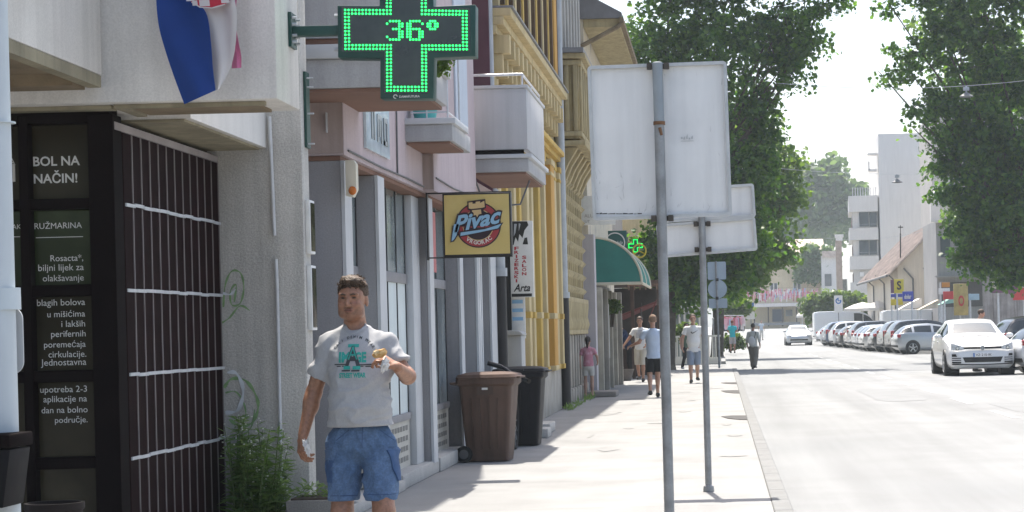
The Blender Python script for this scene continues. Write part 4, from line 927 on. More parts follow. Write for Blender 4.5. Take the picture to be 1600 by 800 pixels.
# ------------------------------------------------------------------ near pole with bin at the left edge
D = 9.0
np_ = thing('lamp_post', 'thick pale grey post cut by the left edge of the picture', 'lamp post', (P(12, 800, D).x, D, 0))
q = MB(); a, b = P(-12, -60, D), P(11, 830, D); b.z = 0; k_ = (a - b) / (a.z - b.z)
q.tube([b, a, a + k_ * 4], [.062, .060, .055], 28); q.build('shaft', M('post_paint', (.46, .50, .52), .4, .06, 2, spec=.4, streak=.08), np_)
q = MB(); q.tube([P(1, 190, D), P(1, 192.5, D)], [.0635, .0635], 28); q.tube([P(9, 450, D), P(10, 484, D)], [.0625, .0625], 28); q.parts('band', M('post_band', (.48, .53, .55), .4, .06), np_)
q = MB(); q.prism(round_rect(.12, .30, .055), P(16, 532, D + .07), EX, EZ, .012); q.build('plate', M('plate_grey', (.40, .41, .42), .5), np_)
bt = thing('litter_bin', 'black litter bin hung on the thick post at the left edge', 'litter bin', (P(20, 740, 8.85).x, 8.85, .4))
q = MB(); a, b = P(-60, 701, 8.8), P(52, 677, 8.8); b.x = P(52, 677, 9.02).x; q.box(a.x, b.x, 8.72, 9.02, a.z, b.z); q.build('hood', m_frame, bt, bevel=.008)
q = MB(); a, b = P(33, 790, 8.85), P(49, 700, 8.85); a.x = P(33, 790, 9.0).x; b.x = P(48, 700, 9.0).x; q.prism([(a.x - .28, a.z), (a.x + .012, a.z), (b.x, b.z), (a.x - .30, b.z)], (0, 9.0, 0), EX, EZ, .26); q.build('body', M('bin_black', (.010, .009, .010), .6, .15, spec=.1), bt, bevel=.006)
pot = thing('plant_pot', 'dark brown plastic pot on the pavement below the shop window', 'pot', (P(85, 800, 9.6).x, 9.6, 0))
c = P(85, 785, 9.6); q = MB(); q.lathe([(0, .003), (.10, .003), (.128, c.z - .04), (.137, c.z - .03), (.137, c.z), (.122, c.z), (.115, c.z - .05), (0, c.z - .05)], (c.x, 9.6, 0), 32); q.build('pot', M('pot_brown', (.016, .012, .011), .6, .1, spec=.12), pot)

# ------------------------------------------------------------------ bins, cabinet, bicycle
def wheelie(lab, col, loc, rz, name):
    mm = M(name, col, .6, .12, 3, spec=.18, bump=.08, streak=.25, speck=.06); t = thing('wheelie_bin', lab, 'wheelie bin', (0, 0, 0), 0, 'wheelie bins by the pink building')
    w0, w1, d0, d1, h0, h1 = .22, .285, .25, .33, .012, .98
    q = MB(); vs = []
    for (w_, d_, z) in ((w0, d0, h0), (w0 + .01, d0 + .012, .12), (w1, d1, h1)):
        vs += [(x, y, z) for x, y in round_rect(2 * w_, 2 * d_, .05, 4)]
    n_ = len(vs) // 3; fs = [tuple(range(n_))[::-1]]
    for L in range(2):
        for i in range(n_): j = (i + 1) % n_; fs.append((L * n_ + i, L * n_ + j, (L + 1) * n_ + j, (L + 1) * n_ + i))
    q.add(vs, fs); q.build('body', mm, t, world=False)
    q = MB(); vs = []
    for (e, z) in ((0, .90), (.028, .93), (.03, .985), (-.02, .985)): vs += [(x, y, z) for x, y in round_rect(2 * (w1 + e), 2 * (d1 + e), .06, 4)]
    fs = []
    for L in range(3):
        for i in range(n_): j = (i + 1) % n_; fs.append((L * n_ + i, L * n_ + j, (L + 1) * n_ + j, (L + 1) * n_ + i))
    q.add(vs, fs); q.build('rim', mm, t, world=False)
    q = MB(); vs = []
    for (e, z) in ((.035, .988), (.04, 1.005), (.02, 1.04), (-.07, 1.062), (-.2, 1.07)): vs += [(x, y - .01, z) for x, y in round_rect(2 * (w1 + e), 2 * (d1 + e), .07 if e > -.05 else .04, 4)]
    fs = [tuple(range(4 * n_, 5 * n_))]
    for L in range(4):
        for i in range(n_): j = (i + 1) % n_; fs.append((L * n_ + i, L * n_ + j, (L + 1) * n_ + j, (L + 1) * n_ + i))
    q.add(vs, fs); ld = q.build('lid', mm, t, world=False)
    q = MB(); q.box(-.2, .2, -d1 - .09, -d1 - .03, .99, 1.015); q.build('lid_grip', mm, ld, world=False, bevel=.008)
    q = MB(); q.tube([(-.25, d1 + .02, .93), (-.25, d1 + .09, .94), (.25, d1 + .09, .94), (.25, d1 + .02, .93)], .016, 8); q.build('handle', mm, t, world=False)
    mw = M('rubber', (.014, .014, .015), .7, .2)
    for s_ in (-1, 1):
        q = MB(); mt = Matrix.Rotation(R(90), 3, 'Y'); q.lathe([(.02, -.028), (.095, -.028), (.10, -.018), (.10, .018), (.095, .028), (.02, .028)], (s_ * (w1 - .005), d0 + .02, .10), 24, mt); wo = q.build('wheel', mw, t, world=False)
        q = MB(); q.lathe([(.0, .031), (.055, .031), (.06, .026)], (s_ * (w1 - .005), d0 + .02, .10), 20, mt if s_ > 0 else Matrix.Rotation(R(-90), 3, 'Y')); q.build('hub', M('hub_grey', (.09, .09, .09), .5), wo, world=False)
    q = MB(); q.box(-w1 - .004, -w1 + .04, -.035, .035, .86, .885); q.build('sticker', m_whitebox, t, world=False)
    q = MB(); q.box(-w1 + .004, -w1 + .05, -.1, .1, .80, .895); q.build('label_plate', M('plate_' + name, tuple(c_ * .75 for c_ in col), .6), t, world=False)
    q = MB()
    for yy_ in (-.16, -.05, .06, .17):
        for s_ in (-1, 1): q.add([(s_ * (w0 + .012), yy_ * .85, .16), (s_ * (w0 + .012), yy_ * .85 + .012, .16), (s_ * (w1 - .012), yy_ + .012, .76), (s_ * (w1 - .012), yy_, .76), (s_ * (w0 + .026), yy_ * .85 + .004, .16), (s_ * (w0 + .026), yy_ * .85 + .008, .16), (s_ * (w1 + .004), yy_ + .008, .76), (s_ * (w1 + .004), yy_ + .004, .76)], [(0, 1, 5, 4), (1, 2, 6, 5), (2, 3, 7, 6), (3, 0, 4, 7), (4, 5, 6, 7)])
    q.parts('moulded_rib', mm, t, world=False, fix=True)
    t.location = loc; t.rotation_euler = (0, 0, rz); t.scale = (.92, .92, .94); return t
p = P(765, 722, 22.6); wheelie('brown plastic wheelie bin with its lid shut, nearer of the two bins', (.105, .067, .052), (P(766, 722, 23.0).x, 23.05, 0), R(86), 'bin_brown')
wheelie('black plastic wheelie bin standing behind the brown one', (.012, .0115, .014), (P(815, 692, 26.0).x, 26.0, 0), R(88), 'bin_charcoal')
cbx = P(799, 570, 28.2); q = MB(); q.box(cbx.x - .17, cbx.x + .17, 28.0, 28.5, .001, P(799, 524, 28).z)
uc = thing('utility_cabinet', 'grey metal cabinet with a rounded top behind the wheelie bins', 'cabinet', (cbx.x, 28.2, 0)); q.build('body', M('cabinet_grey', (.36, .36, .35), .6, .08, 3, speck=.05), uc, bevel=.02)
zt = P(799, 524, 28).z; q = MB(); q.prism([(-.185, 0), (.185, 0), (.185, .02), (.14, .055), (0, .07), (-.14, .055), (-.185, .02)], (cbx.x, 28.55, zt), EX, EZ, .6); q.build('cap', M('cabinet_grey', (.36, .36, .35), .6), uc, bevel=.006)
bk = thing('bicycle', 'black bicycle leaning on the wall behind the bins, its handlebar showing', 'bicycle', (-2.6, 24.6, 0))
mk = M('bike_black', (.012, .012, .013), .35, .1)
bx = -2.55
def bp(y, z, x=0): return (bx + x, y, z)
for nm, y in (('wheel', 24.1), ('wheel', 25.15)):
    q = MB(); ring = disc((0, 0), .33, 36); q.tube([bp(y + a_, .35 + b_) for a_, b_ in ring + ring[:1]], .02, 8, caps=False); wo = q.build('wheel', M('rubber', (.014, .014, .015), .7), bk)
    q = MB()
    for i in range(14): t = R(i * 360 / 14); q.tube([bp(y, .35), bp(y + .32 * math.cos(t), .35 + .32 * math.sin(t))], .002, 4)
    q.build('spokes', m_galv, wo, smooth=0)
q = MB(); q.tube([bp(24.25, .88), bp(24.62, .32)], .018, 8); q.tube([bp(24.25, .88), bp(24.95, .80)], .016, 8); q.tube([bp(24.62, .32), bp(24.9, .84)], .016, 8); q.tube([bp(24.62, .32), bp(25.15, .35)], .012, 8); q.tube([bp(24.9, .8), bp(25.15, .35)], .012, 8); q.tube([bp(24.22, .98), bp(24.1, .35)], .016, 8); q.build('bicycle_frame', mk, bk)
q = MB(); A = [P(762, 567, 24.1), P(785, 574, 24.1), P(800, 584, 24.1), P(815, 590, 24.0), P(827, 596, 23.9)]; q.tube(A, .022, 8); q.tube([P(778, 568, 24.2), P(795, 580, 24.2), P(818, 578, 24.2)], .012, 6); q.tube([P(790, 576, 24.2), P(795, 605, 24.2)], .016, 8); q.tube([A[0], A[1]], .028, 8); q.tube([A[3], A[4]], .028, 8); q.build('handlebar', mk, bk)
q = MB(); q.ell(bp(24.92, .93), (.08, .13, .035)); q.build('saddle', mk, bk)
# wooden rack with paper in the doorway
dr = thing('display_rack', 'small slanted wooden rack holding papers in the shop doorway behind the man', 'rack', (-2.99, 21.6, .15))
mr = M('pale_wood', (.36, .27, .17), .8, .2, 12)
q = MB()
for (x0, y0, x1, y1) in ((650, 664, 661, 652), (650, 678, 662, 660), (651, 694, 661, 676), (650, 700, 656, 686)):
    a_, b_ = P(x0, y0, 21.4), P(x1, y1, 21.4); q.tube([a_, b_], .028, 4)
q.parts('slat', mr, dr, smooth=0)
q = MB(); q.add([P(650, 628, 21.42), P(655, 640, 21.4), P(660, 648, 21.36), P(650, 650, 21.42)], [(0, 1, 2, 3)]); q.build('paper', m_whitebox, dr, smooth=0, solid=.004)
q = MB(); q.box(-3.1, -3.06, 21.41, 21.8, .15, .9); q.build('back_board', mr, dr)
# planter trough in front of the plaster wall
tr_ = thing('planter_trough', 'low grey concrete trough at the foot of the plaster wall behind the man', 'planter', (-2.8, 14.2, 0))
a, b = P(446, 783, 14.0), P(520, 783, 14.0); q = MB(); q.box(a.x, b.x, 14.0, 14.4, .002, a.z); q.build('trough', M('trough_grey', (.22, .21, .19), .95, .12, 4, bump=.4, speck=.12), tr_, bevel=.01)
q = MB(); q.box(a.x + .03, b.x - .03, 14.03, 14.37, a.z, a.z + .012); q.build('soil', M('soil', (.05, .038, .028), .95, .3, 20), tr_)
# ------------------------------------------------------------------ vegetation
RNG = np.random.default_rng(11)
LEAF6 = (np.array([(0, -.5, 0), (.40, -.18, .07), (.34, .28, .05), (0, .55, -.03), (-.34, .28, .05), (-.40, -.18, .07)]), [(0, 1, 2, 3), (0, 3, 4, 5)])
LEAF9 = (np.array([(0, -.5, 0), (.22, -.34, .03), (.52, -.16, .05), (.30, .06, .05), (.36, .34, .02), (0, .58, -.05), (-.36, .34, .02), (-.30, .06, .05), (-.52, -.16, .05), (-.22, -.34, .03)]),
         [(0, 1, 2, 3), (0, 3, 4, 5), (0, 5, 6, 7), (0, 7, 8, 9)])
LANCE = (np.array([(0, 0, 0), (.12, .4, .03), (0, 1, -.08), (-.12, .4, .03)]), [(0, 1, 2), (0, 2, 3)])
def leaf_mesh(name, C, N, S, mat, parent, tpl=LEAF6, spin=None, axis=None):
    """C centres, N normals, S sizes; every leaf its own small bent blade"""
    C = np.asarray(C, float); n = len(C); N = np.asarray(N, float); N = N / np.linalg.norm(N, axis=1, keepdims=True)
    if axis is None: A = RNG.normal(size=(n, 3))
    else: A = np.asarray(axis, float)
    A = A - N * (A * N).sum(1, keepdims=True); A /= np.linalg.norm(A, axis=1, keepdims=True) + 1e-9
    B = np.cross(A, N)
    T, F = tpl; k = len(T); S = np.asarray(S, float).reshape(-1, 1, 1)
    V = C[:, None, :] + S * (B[:, None, :] * T[None, :, 0:1] + A[:, None, :] * T[None, :, 1:2] + N[:, None, :] * T[None, :, 2:3])
    if parent is not None: inv = np.array(rootmat(parent).inverted()); V = V @ inv[:3, :3].T + inv[:3, 3]
    V = V.reshape(-1, 3); me = bpy.data.meshes.new(name); me.vertices.add(len(V)); me.vertices.foreach_set('co', V.ravel())
    L = [i for f in F for i in f]; starts = np.cumsum([0] + [len(f) for f in F])[:-1]; nl = len(L)
    loops = (np.arange(n)[:, None] * k + np.array(L)[None, :]).ravel(); ls = (np.arange(n)[:, None] * nl + starts[None, :]).ravel()
    me.loops.add(len(loops)); me.loops.foreach_set('vertex_index', loops.astype(np.int32)); me.polygons.add(len(ls)); me.polygons.foreach_set('loop_start', ls.astype(np.int32))
    me.update(calc_edges=True); me.materials.append(mat)
    o = bpy.data.objects.new(name, me); COL.objects.link(o); o.parent = parent; return o
def clumps(lobes, per, size, sig=.32, up=.55, flat=.6, fill=2.2, clump=38):
    """leaf centres in twig clumps spread through the lobes (centre, radii)"""
    Cs, Ns, Ss = [], [], []
    for c, r, dens in lobes:
        nl = int(per * dens); nc = max(2, nl // clump)
        for _ in range(nc):
            d = RNG.normal(size=3); d /= np.linalg.norm(d); t = RNG.random() ** (1 / fill) * RNG.uniform(.82, 1.1)
            cc = np.array(c) + np.array(r) * d * t; k = int(clump * RNG.uniform(.5, 1.5))
            s_ = sig * RNG.uniform(.6, 1.5); off = np.clip(RNG.normal(size=(k, 3)), -1.7, 1.7) * (s_, s_, s_ * flat)
            off[:, 2] -= .5 * (off[:, 0] ** 2 + off[:, 1] ** 2) ** .5 * .35
            Cs.append(cc + off); nn = RNG.normal(size=(k, 3)) * .75 + (0, 0, up) + d * .35; Ns.append(nn); Ss.append(size * RNG.uniform(.6, 1.25, k))
    return np.vstack(Cs), np.vstack(Ns), np.concatenate(Ss)
m_bark = M('bark', (.075, .062, .048), .95, .25, 3, bump=.6, bscale=14, col2=(.13, .115, .09), c2scale=2.5)
def tree(name, lab, base, r0, forkz, lobes, nleaf, lsize, mat, group, tpl=LEAF9, sig=.34, cat='tree', fill=2.2, limb=True):
    t = thing(name, lab, cat, base, 0, group); b = Vector(base); fk = Vector((b.x + .1, b.y, b.z + forkz))
    q = MB(); q.tube([b - EZ * .1, b + EZ * .25, b + (fk - b) * .5 + EX * .06, fk], [r0 * 1.35, r0 * 1.05, r0 * .9, r0 * .8], 14); q.build('trunk', m_bark, t, smooth=60)
    if limb:
        q = MB()
        for c, r, dn in lobes:
            c = Vector(c); mid = fk * .5 + c * .5 + Vector((random.uniform(-.3, .3), random.uniform(-.3, .3), random.uniform(.1, .5)))
            q.tube([fk - EZ * .15, fk * .75 + mid * .25 + EZ * .1, mid, c, c + (c - mid) * .15], [r0 * .5, r0 * .36, r0 * .2, r0 * .09, r0 * .02], 7)
            for _ in range(4):
                d = Vector((random.gauss(0, 1), random.gauss(0, 1), random.gauss(0.3, .8))).normalized(); s_ = mid * .4 + c * .6
                q.tube([s_, s_ + Vector([d[i] * r[i] * .5 for i in range(3)]), s_ + Vector([d[i] * r[i] * .95 for i in range(3)]) - EZ * .1], [r0 * .12, r0 * .07, r0 * .02], 5)
        q.build('limbs', m_bark, t, smooth=60)
    w_ = np.array([r[0] * r[2] * dn for c, r, dn in lobes]); w_ = w_ / w_.sum()
    C, N, S = clumps([(c, r, x) for (c, r, dn), x in zip(lobes, w_)], nleaf, lsize, sig=sig, fill=fill)
    leaf_mesh('crown', C, N, S, mat, t, tpl); return t
def LB(px, py, rpx, d, dy=0.0, dens=1.0, fy=1.0):
    c = P(px, py, d); r = rpx / FPX * d; c.y += dy; return (c, (r, r * fy, r), dens)
lm1 = leafmat('plane_leaf', (.018, .058, .018), (.072, .155, .028), .50)
lm2 = leafmat('plane_leaf_far', (.040, .085, .024), (.090, .160, .036), .48)
lm3 = leafmat('shrub_leaf', (.040, .085, .020), (.085, .140, .030), .4)
lm4 = leafmat('hill_leaf', (.045, .085, .03), (.085, .14, .045), .4)
gA = 'plane trees along the left side'
D = 73.0
lob = [LB(1040, 70, 78, D, 0, 1.1), LB(1130, 60, 85, D, -.6), LB(1215, 45, 62, D, .3), LB(1010, 180, 46, D, .4), LB(1075, 180, 75, D, -.5, 1.1), LB(1158, 165, 55, D, .5), LB(1030, 300, 60, D, .6),
       LB(1100, 290, 75, D, .2, 1.2), LB(1165, 290, 62, D, -.3, 1.1), LB(1110, 385, 62, D, 0, 1.2), LB(1060, 400, 58, D, -.2, 1.2), LB(1172, 365, 48, D, .3), LB(1010, 400, 50, D, .8), LB(1148, 425, 40, D, 0, 1.0), LB(1085, 450, 42, D, .3, 1.1),
       LB(1258, 28, 42, D, .2, .8), LB(1296, -5, 36, D, 0, .7), LB(1050, -80, 90, D), LB(1160, -95, 105, D, .4), LB(1262, -80, 62, D), LB(990, 60, 34, D, 1.2, .8), LB(1185, 225, 34, D, 0, .8), LB(1222, 105, 40, D, 0, .9), LB(1262, 80, 34, D, 0, .7), LB(1195, 165, 36, D, 0, .8), LB(1020, 455, 34, D, 1.2, 1.0)]
tree('plane_tree', 'large dark plane tree overhanging the pavement behind the blank road signs', (P(1044, 560, D).x, D, -.1), .24, 4.2, lob, 46000, .175, lm1, gA, sig=.27)
D = 96.0
lob = [LB(1195, 250, 50, D, 0), LB(1238, 258, 24, D, 0, .7), LB(1205, 320, 42, D, .3), LB(1236, 305, 20, D, 0, .6), LB(1180, 395, 42, D, 0), LB(1212, 385, 28, D, .4, .7), LB(1228, 392, 18, D, 0, .5), LB(1150, 330, 50, D), LB(1140, 430, 38, D), LB(1178, 425, 22, D, 0, .6), LB(1160, 200, 45, D), LB(1105, 430, 48, D), LB(1060, 440, 45, D, .5)]
tree('plane_tree', 'lighter leafy plane tree behind the large dark one, edging the pale sky', (P(1120, 540, D).x, D, -.1), .3, 4.0, lob, 20000, .21, lm2, gA, sig=.36)
gB = 'plane trees along the parking on the right'
D = 80.0
lob = [LB(1475, 45, 62, D), LB(1410, 95, 38, D, .3, .9), LB(1382, 122, 20, D, 0, .5), LB(1545, 95, 80, D, .5, 1.1), LB(1458, 165, 40, D, -.2), LB(1500, 190, 62, D, .3, 1.1), LB(1575, 210, 75, D, 0, 1.2), LB(1480, 248, 34, D), LB(1525, 285, 66, D, .3, 1.2), LB(1590, 320, 70, D, -.3, 1.2),
       LB(1516, 345, 42, D, 0, 1.1), LB(1545, 390, 52, D, .4, 1.2), LB(1518, 415, 24, D, 0, .9), LB(1600, 405, 45, D, .2, 1.1), LB(1486, 315, 20, D, 0, .7), LB(1430, -40, 50, D), LB(1520, -60, 100, D), LB(1620, -40, 90, D), LB(1640, 120, 80, D), LB(1660, 280, 85, D), LB(1392, 10, 26, D, 0, .5), LB(1496, 402, 16, D, 0, .6), LB(1432, 205, 16, D, 0, .6), LB(1575, 440, 20, D, 0, .7)]
tree('plane_tree', 'large plane tree hanging into the right of the picture above the white car', (P(1618, 540, D).x, D, -.1), .24, 4.2, lob, 42000, .18, lm1, gB, sig=.27)
D = 118.0
lob = [LB(1540, 330, 60, D), LB(1600, 250, 80, D), LB(1530, 380, 26, D, 0, .6), LB(1590, 400, 40, D), LB(1470, 30, 60, D), LB(1560, 100, 90, D), LB(1500, 150, 50, D, 0, .7)]
tree('plane_tree', 'second plane tree standing behind the right-hand one, its crown showing through the gaps', (P(1590, 520, D).x, D, -.1), .3, 5.0, lob, 9000, .28, lm2, gB, sig=.45)
gC = 'trees on the far hill'
for i, (lobs, bx_, lab) in enumerate((
        ([LB(1290, 285, 36, 330), LB(1262, 315, 30, 330), LB(1318, 305, 26, 330), LB(1285, 335, 40, 330), LB(1300, 260, 20, 330, 0, .6)], 1288, 'tall hazy tree in the middle of the far hillside'),
        ([LB(1235, 330, 40, 345), LB(1225, 290, 30, 345), LB(1215, 350, 40, 345), LB(1250, 360, 30, 345)], 1232, 'hazy tree left of the tall one on the far hillside'),
        ([LB(1332, 330, 26, 350), LB(1318, 350, 30, 350), LB(1345, 300, 14, 350), LB(1360, 320, 20, 350)], 1330, 'small hazy tree beside the white building on the far hillside'))):
    tree('hill_tree', lab, (P(bx_, 400, 330).x, lobs[0][0].y, 1.0), .5, 8.0, lobs, 5200, 1.05, lm4, gC, tpl=LEAF6, sig=1.1, limb=False)
gD = 'bushes around the square'
def bush(lab, base, lobs, n_, ls, mat=lm3, group=gD, name='bush', sig=.2):
    t = thing(name, lab, 'bush', base, 0, group); w_ = np.array([r[0] * r[2] * dn for c, r, dn in lobs]); w_ /= w_.sum()
    q = MB()
    for c, r, dn in lobs: q.tube([Vector(base), Vector(c)], [.05, .02], 5)
    q.build('stem', m_bark, t)
    C, N, S = clumps([(c, r, x) for (c, r, dn), x in zip(lobs, w_)], n_, ls, sig=sig); leaf_mesh('foliage', C, N, S, mat, t); return t
D = 172; bush('wide green hedge bush behind the disabled parking sign', (P(1300, 500, D).x, D, .2), [LB(1268, 478, 13, D), LB(1290, 472, 16, D), LB(1312, 470, 15, D), LB(1335, 472, 17, D), LB(1350, 482, 12, D), LB(1280, 490, 14, D), LB(1322, 488, 16, D)], 7000, .42, sig=.35)
D = 150; bush('round green bush left of the blue parking sign', (P(1150, 510, D).x, D, .1), [LB(1146, 470, 17, D), LB(1130, 468, 14, D), LB(1158, 480, 12, D), LB(1140, 485, 12, D)], 4200, .36, sig=.3)
D = 113; bush('low rounded bush on the far pavement beside the man in turquoise', (P(1140, 545, D).x, D, .02), [LB(1137, 534, 10, D), LB(1156, 535, 8, D), LB(1147, 530, 9, D)], 1500, .16, sig=.12)
D = 84; bush('potted shrub among the posts on the left', (P(1070, 540, D).x, D, .02), [LB(1066, 520, 12, D), LB(1075, 512, 9, D), LB(1072, 530, 12, D)], 1300, .13, sig=.12)
D = 50; bush('hanging fern beside the old shopfront posts', (P(956, 500, D).x, D, 1.5), [LB(957, 472, 7, D), LB(961, 478, 6, D), LB(955, 486, 5, D)], 700, .07, sig=.06)
# ivy trailing over balcony behind the cross
D = 15.9; c = P(690, 95, D); iv = thing('trailing_plant', 'small green plant trailing from the balcony beside the lit cross', 'plant', c)
C, N, S = clumps([(P(690, 95, D), (.05, .05, .06), 1), (P(688, 106, D), (.03, .04, .05), .6), (P(697, 86, D), (.06, .05, .05), .8), (P(640, 2, D), (.06, .05, .04), .6), (P(660, -2, D), (.07, .05, .05), .6)], 190, .035, sig=.03, clump=12); leaf_mesh('foliage', C, N, S, lm3, iv)
q = MB(); q.tube([P(700, 60, D), P(696, 80, D), P(688, 110, D)], .004, 5); q.build('stem', m_bark, iv)
# tall weed at the foot of the plaster wall
lmw = leafmat('weed_leaf', (.07, .135, .04), (.14, .215, .075), .42)
wd = thing('tall_weed', 'tall leafy weed with tiny white flowers growing at the plaster wall', 'plant', (P(398, 800, 14.25).x, 14.25, 0))
C, N, S, A = [], [], [], []; q = MB(); fl_ = MB()
for i in range(44):
    bx_ = random.uniform(366, 436); top = (bx_ + random.uniform(-22, 22), random.choice([random.uniform(640, 700), random.uniform(668, 760)]) + abs(bx_ - 392) * .5)
    d0 = 14.25 + random.uniform(-.22, .2); b_ = P(bx_, 800, d0); b_.z = .0; t_ = P(top[0], top[1], d0 + random.uniform(-.12, .12)); mid = b_ * .5 + t_ * .5 + Vector((random.uniform(-.03, .03), 0, .02))
    q.tube([b_, mid, t_], [.006, .005, .002], 5)
    for k in range(64):
        t = random.uniform(.12, 1.0); p = b_.lerp(mid, t * 2) if t < .5 else mid.lerp(t_, t * 2 - 1); ang = random.uniform(0, 6.28); a_ = Vector((math.cos(ang), math.sin(ang), random.uniform(.1, .9)))
        C.append(p); A.append(a_); N.append(Vector((random.gauss(0, .4), random.gauss(0, .4), 1))); S.append(random.uniform(.07, .135) * (1.15 - .45 * t))
    for k in range(3):
        p = t_ + Vector((random.gauss(0, .03), random.gauss(0, .03), random.uniform(-.12, .03))); fl_.ell(p, (.007, .007, .005), 6, 4)
q.build('stem', M('weed_stem', (.10, .14, .05), .8), wd); leaf_mesh('foliage', C, N, S, lmw, wd, LANCE, axis=A); tag(fl_.build('flowers', M('weed_flower', (.55, .56, .48), .8), wd), kind='stuff')
wd2 = thing('small_plant', 'small green plant growing in the low concrete trough', 'plant', (P(492, 783, 14.2).x, 14.2, .1))
C, N, S, A = [], [], [], []
for i in range(150):
    p = P(random.uniform(470, 515), random.uniform(755, 784), 14.2 + random.uniform(-.1, .12)); C.append(p); ang = random.uniform(0, 6.28); A.append(Vector((math.cos(ang) * .7, math.sin(ang) * .7, random.uniform(.3, 1.2)))); N.append(Vector((random.gauss(0, .5), random.gauss(0, .5), 1))); S.append(random.uniform(.04, .10))
leaf_mesh('foliage', C, N, S, lmw, wd2, LANCE, axis=A)
# weeds along the foot of the old facades
C, N, S, A = [], [], [], []
for i in range(130):
    y = random.choice([random.gauss(39.5, .8), random.gauss(37.2, .4), random.gauss(42.5, .6)]); C.append((-2.78 + random.uniform(-.06, .1), y, .005)); A.append((random.gauss(0, .6), random.gauss(0, .6), 1.2)); N.append((random.gauss(0, 1), random.gauss(0, 1), .4)); S.append(random.uniform(.05, .18))
o = leaf_mesh('weeds', C, N, S, lmw, None, LANCE, axis=A); tag(o, kind='stuff')
# ------------------------------------------------------------------ cars
m_tyre = M('tyre', (.013, .013, .014), .8, .15); m_rim = M('rim', (.42, .43, .44), .3, .08, 6, metal=.7); m_cglass = M('car_glass', (.012, .017, .02), .04, .1, 3, spec=.7)
m_wscreen = M('windscreen', (.05, .07, .085), .06, .25, 1.5, spec=.6)
m_ctrim = M('car_trim', (.012, .012, .013), .5, .1); m_lampw = M('headlamp', (.50, .53, .55), .08, .3, 14, spec=.8); m_lampr = M('tail_lamp', (.30, .015, .02), .12, .1, spec=.7); m_chrome = M('chrome', (.6, .6, .6), .15, .05, metal=.9)
KEYS = {
 'hatch': [(-2.12, .30, .56, .62, .60, .62, .52), (-2.07, .22, .62, .70, .74, .76, .64), (-1.95, .18, .68, .76, .83, .85, .70), (-1.6, .17, .80, .87, .88, .885, .76), (-1.15, .17, .88, .95, .895, .90, .77), (-.85, .17, .93, 1.00, .895, .90, .74), (-.45, .17, .95, 1.20, .895, .90, .66), (-.05, .17, .955, 1.385, .895, .90, .59), (.45, .17, .965, 1.455, .895, .90, .58), (1.1, .17, .985, 1.44, .895, .90, .575), (1.6, .18, 1.0, 1.36, .885, .885, .57), (1.86, .2, 1.01, 1.18, .87, .87, .60), (2.0, .25, .98, 1.02, .84, .85, .64), (2.10, .32, .86, .90, .78, .80, .60), (2.13, .4, .74, .78, .7, .72, .5)],
 'suv': [(-2.25, .38, .70, .76, .62, .64, .54), (-2.19, .28, .82, .92, .78, .80, .66), (-2.0, .24, .92, 1.00, .88, .89, .74), (-1.5, .24, 1.0, 1.08, .91, .915, .78), (-.95, .24, 1.05, 1.14, .92, .92, .76), (-.55, .24, 1.07, 1.38, .92, .92, .68), (-.2, .24, 1.08, 1.56, .92, .92, .64), (.4, .24, 1.09, 1.66, .92, .92, .63), (1.3, .24, 1.12, 1.65, .92, .92, .62), (1.85, .26, 1.14, 1.58, .91, .91, .62), (2.08, .28, 1.14, 1.32, .90, .90, .64), (2.2, .32, 1.08, 1.12, .87, .88, .66), (2.28, .42, .92, .96, .80, .82, .6)],
 'van': [(-2.7, .34, .80, .88, .70, .72, .60), (-2.62, .26, .95, 1.08, .86, .88, .76), (-2.3, .24, 1.08, 1.25, .95, .96, .82), (-1.95, .24, 1.15, 1.55, .98, .98, .80), (-1.45, .24, 1.2, 2.05, 1.0, 1.0, .84), (-.9, .24, 1.22, 2.28, 1.0, 1.0, .86), (0, .24, 1.22, 2.32, 1.0, 1.0, .88), (2.3, .26, 1.22, 2.30, 1.0, 1.0, .88), (2.6, .30, 1.22, 2.26, .99, .99, .87), (2.66, .4, 1.2, 2.2, .96, .96, .82)]}
